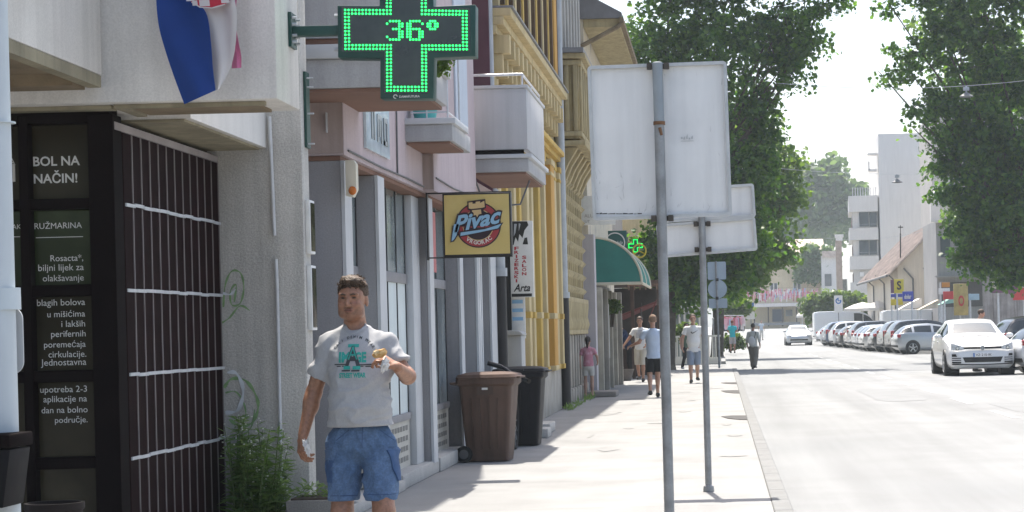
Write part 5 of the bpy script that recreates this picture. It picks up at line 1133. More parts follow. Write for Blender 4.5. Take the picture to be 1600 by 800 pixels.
def car(lab, style, paint, group=None, cat='car', name='parked_car', glass_style='hatch', rear_plate=True):
    t = thing(name, lab, cat, (0, 0, 0), 0, group); K = np.array(KEYS[style]); ny = 78
    ys = np.linspace(K[0, 0], K[-1, 0], ny); kk = np.ones(5) / 5
    def smooth(col):
        v = np.interp(ys, K[:, 0], K[:, col]); p = np.pad(v, 2, mode='edge'); s_ = np.convolve(p, kk, 'valid'); s_[0], s_[-1] = v[0], v[-1]; return s_
    zb, zbelt, ztop, wb, wbelt, wtop = [smooth(i) for i in range(1, 7)]
    NL, NU, NR = 8, 7, 7
    def half(i):
        pts = [(0.0, zb[i]), (wb[i] * .86, zb[i])]
        for k in range(NL):
            f = k / (NL - 1); z = zb[i] + .06 + (zbelt[i] - zb[i] - .06) * f; x = wb[i] + (wbelt[i] - wb[i]) * f + .025 * math.sin(math.pi * min(1, f * 1.1)) - .03 * max(0, (f - .75) / .25) ** 2 - (.035 if f == 0 else 0); pts.append((x, z))
        x0 = pts[-1][0]
        for k in range(1, NU + 1):
            f = k / NU; z = zbelt[i] + (ztop[i] - .035 - zbelt[i]) * f; x = x0 + (wtop[i] - x0) * (f ** 1.15); pts.append((x, z))
        for k in range(1, NR + 1):
            f = k / NR; pts.append((wtop[i] * (1 - f), ztop[i] - .035 * (1 - math.sin(f * math.pi / 2)) ** 1.5))
        return pts
    H = [half(i) for i in range(ny)]; m = len(H[0]); iu0 = 2 + NL - 1; iu1 = iu0 + NU
    top_h = ztop.max(); i_roof0 = int(np.argmax(ztop > top_h - .09)); i_cowl = int(np.argmax(ztop > (zbelt + .10))); rr = np.where(ztop > top_h - .10)[0][-1]; rb = np.where(ztop > zbelt + .09)[0][-1]
    body, side, wind, rear = MB(), MB(), MB(), MB()
    def V(i, k, s): return (s * H[i][k][0], ys[i], H[i][k][1])
    wy = (K[0, 0] + .83, K[-1, 0] - (.72 if style != 'van' else .95)); wr = .31 if style == 'hatch' else .35
    bpil = (ys[i_cowl] + ys[rr]) / 2 + .02
    for s in (1, -1):
        for i in range(ny - 1):
            for k in range(m - 1):
                f = [V(i, k, s), V(i + 1, k, s), V(i + 1, k + 1, s), V(i, k + 1, s)]
                if s < 0: f = f[::-1]
                yc = (ys[i] + ys[i + 1]) / 2; zc = sum(p[2] for p in f) / 4; tgt = body
                if iu0 <= k < iu1 - 0 and i_cowl + 2 < i < rb - 1 and ztop[i] - zbelt[i] > .16:
                    fr = (k - iu0 + .5) / NU
                    if .10 < fr < .92 and not abs(yc - bpil) < .05 and not (style != 'van' and abs(yc - (bpil + .95)) < .06) and not (style == 'van' and yc > bpil - .4): tgt = side
                if k >= iu1 and i_cowl + 1 <= i < i_roof0 - 1 and k >= iu1 + 1: tgt = wind
                if style != 'van' and k >= iu1 + 1 and rr + 1 < i <= rb: tgt = rear
                tgt.add(f, [(0, 1, 2, 3)])
    for s, i in ((0, 0), (0, ny - 1)):
        ring = [V(i, k, 1) for k in range(m)] + [V(i, k, -1) for k in range(m - 2, 0, -1)]; body.add(ring, [tuple(range(len(ring)))[::(1 if i == 0 else -1)]])
    body.build('body', paint, t, world=False, fix=True, smooth=40)
    if side.v: side.parts('side_window', m_cglass, t, world=False, fix=True)
    if wind.v: wind.build('windscreen', m_wscreen, t, world=False, fix=True)
    if rear.v: rear.build('rear_window', m_cglass, t, world=False, fix=True)
    mt = Matrix.Rotation(R(90), 3, 'Y'); hw = K[:, 5].max()
    for y in wy:
        for s in (1, -1):
            x = s * (hw - .10)
            q = MB(); q.cyl((s * (hw - .35), y, wr + .02), (s * (hw + .024), y, wr + .02), wr + .045, n=28); q.build('wheel_arch', m_ctrim, t, world=False)
            q = MB(); q.lathe([(.16, -.10), (wr - .02, -.10), (wr, -.08), (wr, .08), (wr - .02, .10), (.2, .105)], (x + s * .034, y, wr), 28, mt if s > 0 else Matrix.Rotation(R(-90), 3, 'Y')); wo = q.build('wheel', m_tyre, t, world=False)
            q = MB(); mm = mt if s > 0 else Matrix.Rotation(R(-90), 3, 'Y'); q.lathe([(0, .085), (.05, .09), (.06, .07), (.17, .07)], (x + s * .034, y, wr), 24, mm)
            q.lathe([(.185, .06), (.205, .108), (.215, .104), (.215, .06)], (x + s * .034, y, wr), 24, mm)
            for a_ in range(5):
                an = R(a_ * 72 + 20); d = Vector((0, math.cos(an), math.sin(an))); c = Vector((x + s * .127, y, wr)) + d * .12; q.obox(c, (.02, .2, .05), Matrix.Rotation(an, 3, 'X'))
            q.build('rim', m_rim, wo, world=False)
    yf, yr = K[0, 0], K[-1, 0]; zl = zbelt[6]
    def xz_prism(mb, pts, y, dep, s=1): mb.prism([(s * x, z) for x, z in pts] if s > 0 else [(s * x, z) for x, z in pts][::-1], (0, y, 0), EX, EZ, dep)
    for s in (1, -1):
        q = MB(); z0 = zl - .02
        q.ell((s * (.655 if style != 'van' else .74), yf + .16, z0 - .01), (.17, .14, .07), 18, 10, Matrix.Rotation(s * R(28), 3, 'Z')); q.build('headlight', m_lampw, t, world=False)
        q = MB(); zt_ = {'hatch': .93, 'suv': 1.02, 'van': 1.0}[style]
        q.obox((s * (hw - .135), yr - .085, zt_ - .04), (.17, .17, .16 if style == 'hatch' else .30)); q.build('tail_light', m_lampr, t, world=False, bevel=.035, seg=3)
        q = MB(); ym = ys[i_cowl] + .28; zm = zbelt[i_cowl] + .07; q.ell((s * (hw + .07), ym, zm), (.10, .06, .065), 14, 10); q.tube([(s * (hw - .1), ym + .02, zm - .05), (s * (hw + .03), ym + .01, zm - .02)], .025, 6); q.build('mirror', paint if name == 'moving_car' else m_ctrim, t, world=False)
        q = MB()
        if style != 'van':
            q.obox((s * (hw + .005), bpil - .15, .86), (.03, .17, .03)); q.obox((s * (hw + .005), bpil + .75, .87), (.03, .17, .03)); q.build('door_handle', paint, t, world=False, bevel=.008)
    q = MB(); q.box(-.26, .26, yr + .002, yr + .02, .62, .73); q.build('rear_plate', m_whitebox, t, world=False)
    q = MB(); q.box(-.70, .70, yr - .10, yr + .012, .34, .46); q.build('rear_bumper', m_ctrim, t, world=False, bevel=.02)
    q = MB(); q.box(-.62, .62, yf - .006, yf + .1, .34, .46); q.build('front_grille', m_ctrim, t, world=False, bevel=.02)
    return t
def paintm(n, c, metal=.0): return M('paint_' + n, c, .28, 0, 2, spec=.5, coat=.7, metal=metal, rv=False)
# the white hatchback driving towards the camera
pw = paintm('white', (.62, .63, .635)); D = 57.0
gf = car('white hatchback driving towards the camera on the road, Croatian number plate in front', 'hatch', pw, cat='car', name='moving_car', group=None)
gf.location = (P(1534, 585, D).x, D + 2.1, -.1); gf.rotation_euler = (0, 0, R(1.0)); gf.scale = (1.06, 1.0, 1.10)
for o in [o for o in bpy.data.objects if o.parent == gf and o.name.split('.')[0] in ('front_grille', 'headlight')]: bpy.data.objects.remove(o)
yf = -2.12
q = MB(); q.prism([(-.52, .655), (.52, .655), (.56, .715), (-.56, .715)], (0, yf + .035, 0), EX, EZ, -.0); q.v = []; q.f = []
def bowed(mb, pts_top, pts_bot, y_of, dep=.03):
    n_ = len(pts_top); vs = [(x, y_of(x), z) for x, z in pts_top] + [(x, y_of(x), z) for x, z in pts_bot]; fs = [(i + n_, i + n_ + 1, i + 1, i) for i in range(n_ - 1)]
    vb = [(x, y + dep, z) for x, y, z in vs]; mb.add(vs + vb, fs + [(i + 1, i, i + 2 * n_, i + 1 + 2 * n_) for i in range(n_ - 1)] + [(i + n_, i + 3 * n_, i + 1 + 3 * n_, i + 1 + n_) for i in range(n_ - 1)] + [(0, n_, 3 * n_, 2 * n_), (n_ - 1, 3 * n_ - 1, 4 * n_ - 1, 2 * n_ - 1)])
def yfront(x): a = abs(x); return yf - .012 + .02 * a * a + (.62 * (a - .60) ** 2 * 4 if a > .60 else 0)
xs = np.linspace(-.60, .60, 17)
q = MB(); bowed(q, [(x, .735 + .01 * abs(x)) for x in xs], [(x, .672 + .005 * abs(x)) for x in xs], lambda x: yfront(x) + .005); q.build('grille', m_ctrim, gf, world=False)
q = MB(); bowed(q, [(x, .684) for x in xs], [(x, .676) for x in xs], lambda x: yfront(x) - .002, .004); q.build('grille_strip', m_chrome, gf, world=False)
xs2 = np.linspace(-.53, .53, 15); q = MB(); bowed(q, [(x, .475) for x in xs2], [(x * .88, .345) for x in xs2], lambda x: yfront(x) - .004); q.build('lower_intake', m_ctrim, gf, world=False)
xs3 = np.linspace(-.80, .80, 25); q = MB(); bowed(q, [(x, .292 + .03 * abs(x)) for x in xs3], [(x, .272 + .02 * abs(x)) for x in xs3], lambda x: yfront(x) - .006); q.build('chin_strip', m_ctrim, gf, world=False)
for s in (1, -1):
    xs4 = [s * x for x in (np.linspace(.57, .80, 8))]; xs4 = sorted(xs4)
    q = MB(); bowed(q, [(x, .56 if abs(x) > .7 else .47) for x in xs4], [(x, .33) for x in xs4], lambda x: yfront(x) - .005); fo = q.build('side_intake', m_ctrim, gf, world=False)
    q = MB()
    for z in (.37, .42, .47): bowed(q, [(x, z + .022) for x in xs4[(0 if s < 0 else 0):]], [(x, z) for x in xs4], lambda x: yfront(x) - .010, .004)
    q.v = [v for v in q.v]; q.build('intake_fin', pw, fo, world=False)
    xh = sorted([s * x for x in np.linspace(.50, .815, 12)])
    q = MB(); bowed(q, [(x, .745 + .09 * (abs(x) - .5) / .3) for x in xh], [(x, .665 - .015 * math.sin((abs(x) - .5) * 9)) for x in xh], lambda x: yfront(x) - .006 + .05 * max(0, abs(x) - .6)); hl = q.build('headlight', m_lampw, gf, world=False)
    q = MB(); mt = Matrix.Rotation(R(90), 3, 'X'); x0 = s * .66; q.lathe([(.048, 0), (.05, .012), (.042, .014)], (x0, yfront(x0) - .006, .705), 18, mt); q.build('lamp_ring', m_ctrim, hl, world=False); q = MB(); q.lathe([(.0001, .012), (.03, .010), (.034, .0)], (x0, yfront(x0) - .008, .705), 16, mt); q.build('lamp_lens', m_chrome, hl, world=False)
    q = MB(); q.prism([(s * .30, .30), (s * .36, .30), (s * .36, .31), (s * .3, .31)][:: (1 if s > 0 else -1)], (0, yf - .03, 0), EX, EZ, .01); q.v = []
q = MB(); q.box(-.26, .26, yf - .045, yf - .02, .475, .585); pl = q.build('number_plate', M('plate_white', (.68, .68, .68), .4), gf, world=False, bevel=.004)
q = MB(); q.box(-.255, -.215, yf - .0475, yf - .0455, .48, .58); q.build('plate_band', m_blue, pl, world=False)
q = MB(); text_into(q, 'VZ\u00b7210-IK', (-.19, yf - .048, .5), EX, EZ, width=.42, height=.062, bold=.01); q.build('lettering', m_ctrim, pl, world=False, smooth=0)
q = MB(); q.lathe([(.0001, .012), (.055, .010), (.062, 0)], (0, yfront(0) - .004, .705), 24, Matrix.Rotation(R(90), 3, 'X')); em = q.build('emblem', m_chrome, gf, world=False)
q = MB(); q.lathe([(.0001, .013), (.048, .0125)], (0, yfront(0) - .005, .705), 24, Matrix.Rotation(R(90), 3, 'X')); q.build('emblem_field', M('emblem_dark', (.03, .06, .08), .3), em, world=False)
q = MB(); yy = yfront(0) - .021
for a_, b_ in (((-.033, .738), (-.014, .678)), ((-.014, .678), (0, .715)), ((0, .715), (.014, .678)), ((.014, .678), (.033, .738)), ((-.016, .745), (0, .712)), ((0, .712), (.016, .745))): q.tube([(a_[0], yy, a_[1]), (b_[0], yy, b_[1])], .004, 5)
q.build('emblem_letters', m_chrome, em, world=False)
q = MB(); q.ell((0, -.28, 1.21), (.11, .02, .03), 12, 8); q.build('rear_view_mirror', m_ctrim, gf, world=False)
q = MB(); q.tube([(.35, -.95, .99), (-.1, -.86, 1.03)], .008, 5); q.tube([(-.3, -.95, .99), (-.62, -.88, 1.02)], .008, 5); q.build('wiper', m_ctrim, gf, world=False)
q = MB(); q.tube([(.0, 1.25, 1.44), (.02, 1.42, 1.54)], .008, 5); q.build('antenna', m_ctrim, gf, world=False)
# parked cars: tails to the road, noses towards the houses
GP = 'cars parked side by side on the right'
def place(t, px_tail, d, rz, z=None):
    L = {'hatch': 2.1, 'suv': 2.25, 'van': 2.65}[t['_style']]; x = P(px_tail, 540, d).x; c, s_ = math.cos(rz), math.sin(rz)
    # local +Y is the tail
    t.location = (x + s_ * L, d - c * L, (gz(d) - .1)); t.rotation_euler = (0, 0, rz)
specs = [('suv', 'black', (.012, .014, .018), 1.5, 1556, 63.5, 'black estate car parked behind the white hatchback, side to the camera'),
         ('hatch', 'white', (.70, .71, .71), 0, 1585, 57.6, 'white car at the right edge showing only its red tail lamp'),
         ('hatch', 'silver', (.40, .42, .44), 0, 1398, 98, 'silver hatchback parked nearest the road, left of the white hatchback'),
         ('suv', 'graphite', (.06, .065, .07), 0, 1376, 104.5, 'dark grey sport utility car parked behind the silver hatchback'),
         ('hatch', 'pearl', (.56, .56, .55), 0, 1346, 111, 'pale silver car parked left of the dark grey sport utility car'),
         ('hatch', 'silver', (.40, .42, .44), 0, 1335, 117, 'grey silver car, fourth parked from the white hatchback'),
         ('hatch', 'beige', (.50, .46, .40), 0, 1322, 124, 'beige car parked in the middle of the row'),
         ('suv', 'white', (.70, .71, .71), 0, 1299, 131, 'tall white estate car parked near the far end of the row'),
         ('hatch', 'white', (.62, .63, .635), 0, 1279, 140, 'low white saloon parked at the far end of the row'),
         ('suv', 'black', (.012, .014, .018), 0, 1388, 101.3, 'black estate car squeezed between the silver hatchback and the dark grey sport utility car'),
         ('hatch', 'graphite', (.06, .065, .07), 0, 1361, 107.8, 'dark grey hatchback between the dark grey sport utility car and a pale silver one'),
         ('hatch', 'blue', (.04, .07, .13), 0, 1340, 114, 'dark blue hatchback between the two silver cars of the row'),
         ('suv', 'graphite', (.06, .065, .07), 0, 1328, 120.5, 'grey estate car just before the beige car in the row'),
         ('hatch', 'black', (.012, .014, .018), 0, 1310, 127.5, 'black hatchback between the beige car and the tall white estate'),
         ('suv', 'blue', (.04, .07, .13), 0, 1288, 135.5, 'dark blue estate car next to the white saloon at the far end')]
for st, pn, col, _, px, d, lab in specs:
    t = car(lab, st, paintm(pn, col, .4 if pn in ('silver', 'pearl') else 0), group=GP); t['_style'] = st; place(t, px, d, R(97 if d > 90 else 100)); del t['_style']
for px, d, lab in ((1272, 158, 'white panel van parked at the far end beyond the white saloon'), (1378, 128, 'long white van parked behind the row of cars')):
    t = car(lab, 'van', pw, group=GP, cat='van', name='parked_van'); t['_style'] = 'van'; place(t, px, d, R(92)); del t['_style']
D = 143; fc = car('small silver car coming down the middle of the road far off', 'hatch', paintm('silver', (.40, .42, .44), .4), name='moving_car'); fc.location = (P(1249, 540, D).x, D + 2.1, gz(D) - .1)
# ------------------------------------------------------------------ far end of the street
m_fy = M('pale_yellow_wall', (.55, .46, .31), .9, .06, .6, streak=.15); m_fw_ = M('white_wall', (.60, .58, .55), .9, .05, .5, streak=.12); m_fwd = M('tower_wall', (.60, .585, .56), .9, .04, .3, streak=.08)
m_tile = M('roof_tile', (.45, .37, .32), .9, .25, 2.5, bump=.5, bscale=8, col2=(.35, .29, .26), c2scale=.8); m_fwin = M('far_window', (.06, .075, .09), .15, .3, .8, spec=.6)
def wallbox(mb, px0, py0, px1, py1, d, dep):
    a, b = P(px0, py1, d), P(px1, py0, d); mb.box(a.x, b.x, d, d + dep, a.z, b.z); return mb
D = 265.0; g = gz(D)
eh = thing('yellow_house', 'pale yellow house with dark windows and red roof closing the far end of the street', 'building', (P(1220, 510, D).x, D, g))
a = P(1120, 405, D); b = P(1286, 405, D); q = MB(); q.box(a.x, b.x, D, D + 9, g - .2, a.z); q.build('wall', m_fy, eh)
q = MB(); zt = P(1250, 374, D + 5).z; q.add([(a.x - .4, D - .5, a.z), (b.x + .3, D - .5, a.z), (b.x + .3, D + 5, zt), (a.x - .4, D + 5, zt), (a.x - .4, D + 10, a.z), (b.x + .3, D + 10, a.z)], [(0, 1, 2, 3), (3, 2, 5, 4), (0, 3, 4), (1, 5, 2)]); q.build('roof', m_tile, eh)
for x0 in (1172, 1203.5, 1240):
    q = MB(); wallbox(q, x0, 442.5, x0 + 11, 453.5, D - .06, .05); w_ = q.build('window', m_fwin, eh)
    q = MB(); wallbox(q, x0 + 5, 442.5, x0 + 6, 453.5, D - .1, .03); wallbox(q, x0 - .8, 442, x0, 454, D - .1, .03); wallbox(q, x0 + 11, 442, x0 + 11.8, 454, D - .1, .03); q.build('window_frame', m_white_f, w_)
q = MB(); wallbox(q, 1175, 473, 1246, 480, D - 4, 3.9); q.build('porch_roof', m_fw_, eh)
q = MB(); wallbox(q, 1207, 483, 1224, 503, D - .12, .1); q.build('door', M('door_blue', (.05, .075, .13), .5, .1), eh)
q = MB(); wallbox(q, 1228, 484, 1238, 494, D - .12, .1); q.build('window', m_fwin, eh)
q = MB(); wallbox(q, 1176, 503, 1250, 509, D - 4, .3); q.build('porch_shade_band', M('shade_grey', (.22, .22, .22), .9), eh)  # grey strip painted for the shade at the foot of the house
q = MB()
for x in (1178, 1200, 1222, 1244): wallbox(q, x, 480, x + 1.3, 510, D - 3.9, .15)
q.parts('porch_post', m_dk, eh)
wh = thing('white_house', 'small white house with one tall window right of the yellow house', 'building', (P(1294, 510, 262).x, 262, g))
q = MB(); a, b = P(1283, 400, 262), P(1312, 400, 262); q.box(a.x, b.x, 262, 270, g - .2, a.z); q.build('wall', m_fw_, wh)
q = MB(); wallbox(q, 1289, 428, 1299, 447, 261.9, .06); q.build('window', m_fwin, wh)
q = MB(); wallbox(q, 1285, 392, 1306, 402, 261.5, 6); q.build('roof', m_tile, wh)
cl = thing('chimney_pillar', 'tall narrow ornate brown pillar at the edge of the white apartment block', 'pillar', (P(1312, 480, 215).x, 215, .6))
q = MB(); wallbox(q, 1308, 375, 1315, 478, 215, .5); q.build('shaft', M('brown_stone', (.30, .24, .20), .9, .2, 2), cl)
q = MB(); wallbox(q, 1305, 366, 1318, 371, 214.9, .8); wallbox(q, 1306.5, 371, 1316.5, 376, 214.95, .7); q.build('capital', m_fw_, cl)
# ivy falling over the yellow house
iv = thing('ivy', 'green ivy hanging over the eaves of the yellow house', 'ivy', (P(1270, 400, 263).x, 263, P(1270, 430, 263).z))
C, N, S = clumps([LB(x, y, r, 263.5, 0, dn, .5) for x, y, r, dn in ((1262, 394, 12, .8), (1278, 398, 18, 1.2), (1295, 400, 14, 1), (1264, 412, 12, 1), (1285, 415, 14, 1), (1252, 424, 5, .5), (1252, 434, 3.5, .3), (1275, 424, 8, .6), (1273, 434, 5, .4), (1283, 428, 8, .6), (1298, 416, 9, .7))], 800, .5, sig=.4); leaf_mesh('foliage', C, N, S, leafmat('ivy_leaf', (.05, .10, .035), (.09, .15, .05), .3), iv)
# bunting and laundry like ribbons across the yellow house
bt_ = thing('ribbon_garlands', 'rows of pink, white and blue ribbons strung before the yellow house', 'bunting', (P(1220, 472, 255).x, 255, P(1220, 472, 255).z))
cols = [M('ribbon_pink', (.50, .22, .30), .8), M('ribbon_white', (.60, .58, .58), .8), M('ribbon_blue', (.28, .40, .52), .8), M('ribbon_red', (.42, .12, .14), .8), M('ribbon_rose', (.6, .35, .42), .8)]
for k, m_ in enumerate(cols):
    q = MB()
    for i in range(44):
        x = random.uniform(1166, 1276); y = random.uniform(450, 462); d_ = 255 + random.uniform(-.5, .5); h = random.uniform(5, 11); o = P(x, y, d_); w_ = random.uniform(.1, .2)
        q.add([o, o + EX * w_, o + Vector((w_ * .8, .08, -h * .08)), o + Vector((-.02, .05, -h * .08))], [(0, 1, 2, 3)])
    tag(q.build('ribbons', m_, bt_, smooth=0, solid=.01), kind='stuff')
q = MB()
for y in (449, 453, 457, 461): q.tube([P(1160, y, 255), P(1220, y + 1, 255), P(1280, y, 255)], .012, 4)
q.parts('string', m_black, bt_)
ms = thing('market_stall', 'pink and red clothes stall under the bush by the far pavement', 'stall', (P(1148, 515, 140).x, 140, gz(140)))
q = MB(); wallbox(q, 1130, 496, 1163, 518, 141.2, .1); q.build('back_cloth', M('stall_dark', (.05, .05, .07), .9, .3), ms)
for k, m_ in enumerate(cols):
    q = MB()
    for i in range(9):
        x = random.uniform(1128, 1160); o = P(x, 494 + random.uniform(0, 6), 140.6 + random.uniform(-.3, .3)); h = random.uniform(.4, .8); q.add([o, o + EX * .2, o + Vector((.22, .06, -h)), o + Vector((-.02, 0, -h))], [(0, 1, 2, 3)])
    q.parts('hanging_cloth', m_, ms, smooth=0, solid=.01)
q = MB(); q.tube([P(1128, 493, 140.6), P(1162, 493, 140.6)], .03, 6)
for x in (1129, 1161): q.tube([P(x, 493, 140.6), P(x, 520, 140.6)], .03, 6)
q.build('stall_frame', m_pipe, ms)
def parasol(lab, px, py_top, py_edge, rpx, d, cat='parasol', group='white market parasols'):
    t = thing('market_parasol', lab, cat, (P(px, 510, d).x, d, gz(d) - .1), 0, group); c = P(px, py_top, d); e = P(px, py_edge, d); r = rpx / FPX * d
    q = MB(); q.lathe([(.01, c.z), (r * .5, (c.z * .5 + e.z * .5) + .06), (r, e.z), (r, e.z - .18)], (c.x, d, 0), 8); q.build('canopy', M('parasol_white', (.62, .60, .57), .85, .05, 2, trans=.3), t, smooth=0)
    q = MB(); q.cyl((c.x, d, gz(d) - .1), (c.x, d, c.z), .03, n=8); q.build('pole', m_pipe, t); return t
parasol('small white parasol beside the far silver car', 1253, 486, 493, 9, 190)
parasol('wide white parasol behind the parked vans, left of two', 1348, 472, 482, 30, 150); parasol('wide white parasol behind the parked vans, right of two', 1372, 470, 481, 24, 146)
# white apartment block
D = 190.0; g = gz(D)
ab = thing('apartment_block', 'white apartment block with a blank tower and three bands of windows', 'building', (P(1370, 480, D).x, D, g))
q = MB(); a, b = P(1371, 210, D), P(1452, 210, D); q.box(a.x, b.x, D - .6, D + 12, g - .2, a.z); q.build('tower', m_fwd, ab, bevel=.05)
wl, wr_ = P(1331, 306, D), P(1370.7, 306, D); wls = P(1316, 308, D + 9)
def wing(name, y0, y1, mat, off=0.0):
    z1, z0 = P(1350, y0, D).z, P(1350, y1, D).z; q = MB(); q.prism([(wl.x - off, D - off), (wr_.x, D - off), (wr_.x, D + 10), (wl.x - off + .6, D + 10)], (0, 0, z0), EX, EY, z1 - z0); return q.build(name, mat, ab)
for k, (y0, y1) in enumerate(((306, 331), (356, 375), (400, 421), (441, 484))): wing('wing_band', y0, y1, m_fwd, .35)
for (y0, y1) in ((331.2, 355.8), (375.2, 399.8), (421.2, 440.8)): wing('wing_core', y0, y1, m_fw_)
for (y0, y1) in ((331.5, 355), (375.5, 399)):
    for (x0, x1) in ((1343, 1357), (1359, 1370)):
        q = MB(); wallbox(q, x0, y0, x1, y1 - 1, D - .12, .1); w_ = q.build('window', m_fwin, ab)
    q = MB(); wallbox(q, 1335, y1 - 1.2, 1370, y1 - .2, D - .45, .05); wallbox(q, 1335, y1 - 5, 1370, y1 - 4.4, D - .45, .05); q.build('balcony_rail', m_pipe, ab)
for (y0, y1) in ((337, 356), (381, 400), (426, 441)):
    z1, z0 = P(1331, y0, D).z, P(1331, y1, D).z; q = MB(); q.prism([(wl.x - .03, D + .3), (wl.x - .02, D + .3), (wl.x + .58, D + 9.6), (wl.x + .5, D + 9.6)], (0, 0, z0), EX, EY, z1 - z0); q.build('side_window', M('brown_blind', (.20, .15, .13), .8, .15, 2), ab)
q = MB(); wallbox(q, 1344, 425, 1350, 432, D - .5, .45); q.build('air_conditioner', m_whitebox, ab)
q = MB(); wallbox(q, 1356, 239, 1371, 242, D - .4, 1.2); wallbox(q, 1357, 264, 1370, 268, D - .4, 1.2); wallbox(q, 1357, 252, 1358.5, 266, D - .4, 1.2); q.build('tower_ledge', m_fw_, ab)
q = MB()
for x in range(1332, 1370, 4): wallbox(q, x, 293, x + .7, 306, D - .2, .08)
wallbox(q, 1332, 293, 1370, 294.2, D - .2, .08); q.build('roof_railing', m_pipe, ab)
# tile roofed house
hx0, hx1 = P(1402, 412, 135).x, P(1540, 412, 135).x; hz = P(1402, 417, 135).z
th = thing('tiled_house', 'low cream house with an orange tiled roof before the white apartment block', 'building', (hx0, 135, gz(135)))
q = MB(); q.prism([(hx0, -.2), (hx1, -.2), (hx1, hz), ((hx0 + hx1) / 2, hz + 2.8), (hx0, hz)], (0, 163, 0), EX, EZ, 28); q.build('wall', M('cream_wall_far', (.56, .50, .41), .9, .06, .6, streak=.15), th)
xm = (hx0 + hx1) / 2; rz_ = 2.8 / (xm - hx0)
q = MB(); ov = .7
for s, xa in ((1, hx0 - ov), (-1, hx1 + ov)): q.add([(xa, 134.5, hz - ov * rz_ + .05), (xm, 134.5, hz + 2.85), (xm, 163.5, hz + 2.85), (xa, 163.5, hz - ov * rz_ + .05), (xa, 134.5, hz - ov * rz_ + .2), (xm, 134.5, hz + 3.02), (xm, 163.5, hz + 3.02), (xa, 163.5, hz - ov * rz_ + .2)], [(0, 1, 2, 3), (7, 6, 5, 4), (0, 4, 5, 1), (3, 2, 6, 7), (0, 3, 7, 4)])
for i in range(26):
    y = 134.8 + i * 1.1; q.tube([(hx0 - ov, y, hz - ov * rz_ + .22), (xm, y, hz + 3.04)], .06, 5)
q.build('roof', m_tile, th, fix=False)
q = MB(); q.tube([(hx0 - ov - .05, 134.5, hz - ov * rz_ + .1), (hx0 - ov - .05, 163.5, hz - ov * rz_ + .1)], .09, 8)
for y in (136, 145, 155): q.tube([(hx0 - ov, y, hz - .3), (hx0 - .1, y, hz - .9), (hx0 - .1, y, .1)], .06, 6)
q.tube([(hx0 + .4, 134.9, hz - .1), (hx0 + 1.0, 134.9, hz - .8), (hx0 + 1.0, 134.9, .5)], .06, 6); q.tube([(hx0 + 1.7, 134.9, hz - .1), (hx0 + 2.3, 134.9, hz - .8), (hx0 + 2.3, 134.9, .5)], .06, 6); q.build('gutter', M('gutter_dark', (.12, .12, .12), .6), th)
q = MB(); q.box(xm - .4, xm + .2, 137, 137.7, hz + 3, hz + 4.6); q.ell((xm - .1, 137.3, hz + 4.8), (.3, .3, .3), 10, 8); q.build('chimney', m_fw_, th)
q = MB(); q.tube([P(1407, 412, 137), P(1407, 365, 137)], .05, 5); q.tube([P(1403, 355, 137), P(1411, 355, 137)], .04, 5); q.tube([P(1407, 365, 137), P(1407, 352, 137)], .03, 5); q.build('antenna', m_black, th)
# row of shops on the right
rs = thing('shop_row', 'grey two storey shop row half hidden behind the right-hand plane tree', 'building', (P(1530, 480, 122).x, 124, 0))
a, b = P(1462, 345, 124), P(1760, 345, 124); q = MB(); q.box(a.x, b.x, 124, 132, -.1, a.z); q.build('wall', M('shop_wall', (.36, .345, .33), .9, .1, .5, streak=.2), rs)
q = MB(); wallbox(q, 1458, 340, 1760, 346, 123.4, .6); q.build('cornice', m_fw_, rs)
for x0 in (1470, 1500, 1535, 1570, 1605):
    q = MB(); wallbox(q, x0, 370, x0 + 14, 402, 123.9, .08); q.build('window', m_fwin, rs)
q = MB(); wallbox(q, 1462, 425, 1700, 433, 123.2, .8); q.build('shop_canopy', M('canopy_grey', (.3, .29, .28), .8), rs)
q = MB(); wallbox(q, 1470, 436, 1700, 480, 123.88, .1); q.build('shopfront', M('shopfront_dark', (.10, .09, .085), .5, .4, .8), rs)
tb_ = thing('tall_building', 'tall pale building glimpsed through gaps in the right-hand plane tree', 'building', (P(1520, 480, 170).x, 170, .5))
q = MB(); wallbox(q, 1462, 175, 1680, 520, 170, 10); q.build('wall', M('pale_brown_wall', (.50, .46, .42), .9, .06, .4, streak=.15), tb_)
for j in range(5):
    for i in range(5): q = MB(); wallbox(q, 1480 + i * 30, 200 + j * 44, 1494 + i * 30, 224 + j * 44, 169.9, .08); q.build('window', m_fwin, tb_)
fn = thing('board_fence', 'grey fence of upright boards behind the black estate car', 'fence', (P(1580, 500, 104).x, 104, -.1))
q = MB(); x = 1537.0
while x < 1680:
    w_ = random.uniform(4.5, 6); wallbox(q, x, 436 + random.uniform(-1.5, 1.5), x + w_ - .6, 520, 104 + random.uniform(0, .08), .06); x += w_
q.parts('board', M('weathered_board', (.34, .31, .29), .9, .25, 1.5, streak=.3), fn)
def sgn(name, lab, rects, d, pole=None, cat='shop sign', letters=(), group='shop signs on the right'):
    xs_ = [r_[0] for r_ in rects]; t = thing(name, lab, cat, (P(xs_[0], rects[0][3], d).x, d, P(xs_[0], rects[0][3], d).z), 0, group)
    for (x0, y0, x1, y1, m_) in rects: q = MB(); wallbox(q, x0, y0, x1, y1, d, .12); q.build('panel', m_, t, bevel=.01)
    for (s_, x0, y0, x1, y1, m_) in letters: q = MB(); text_into(q, s_, P(x0, y1, d - .02), EX, EZ, width=(x1 - x0) * d / FPX, height=(y1 - y0) * d / FPX, bold=.03); q.build('lettering', m_, t, smooth=0)
    if pole: q = MB(); p = P(pole, 480, d + .2); q.cyl((p.x, d + .2, -.1), (p.x, d + .2, P(pole, rects[0][1], d).z), .05, n=8); q.build('pole', m_pipe, t)
    return t
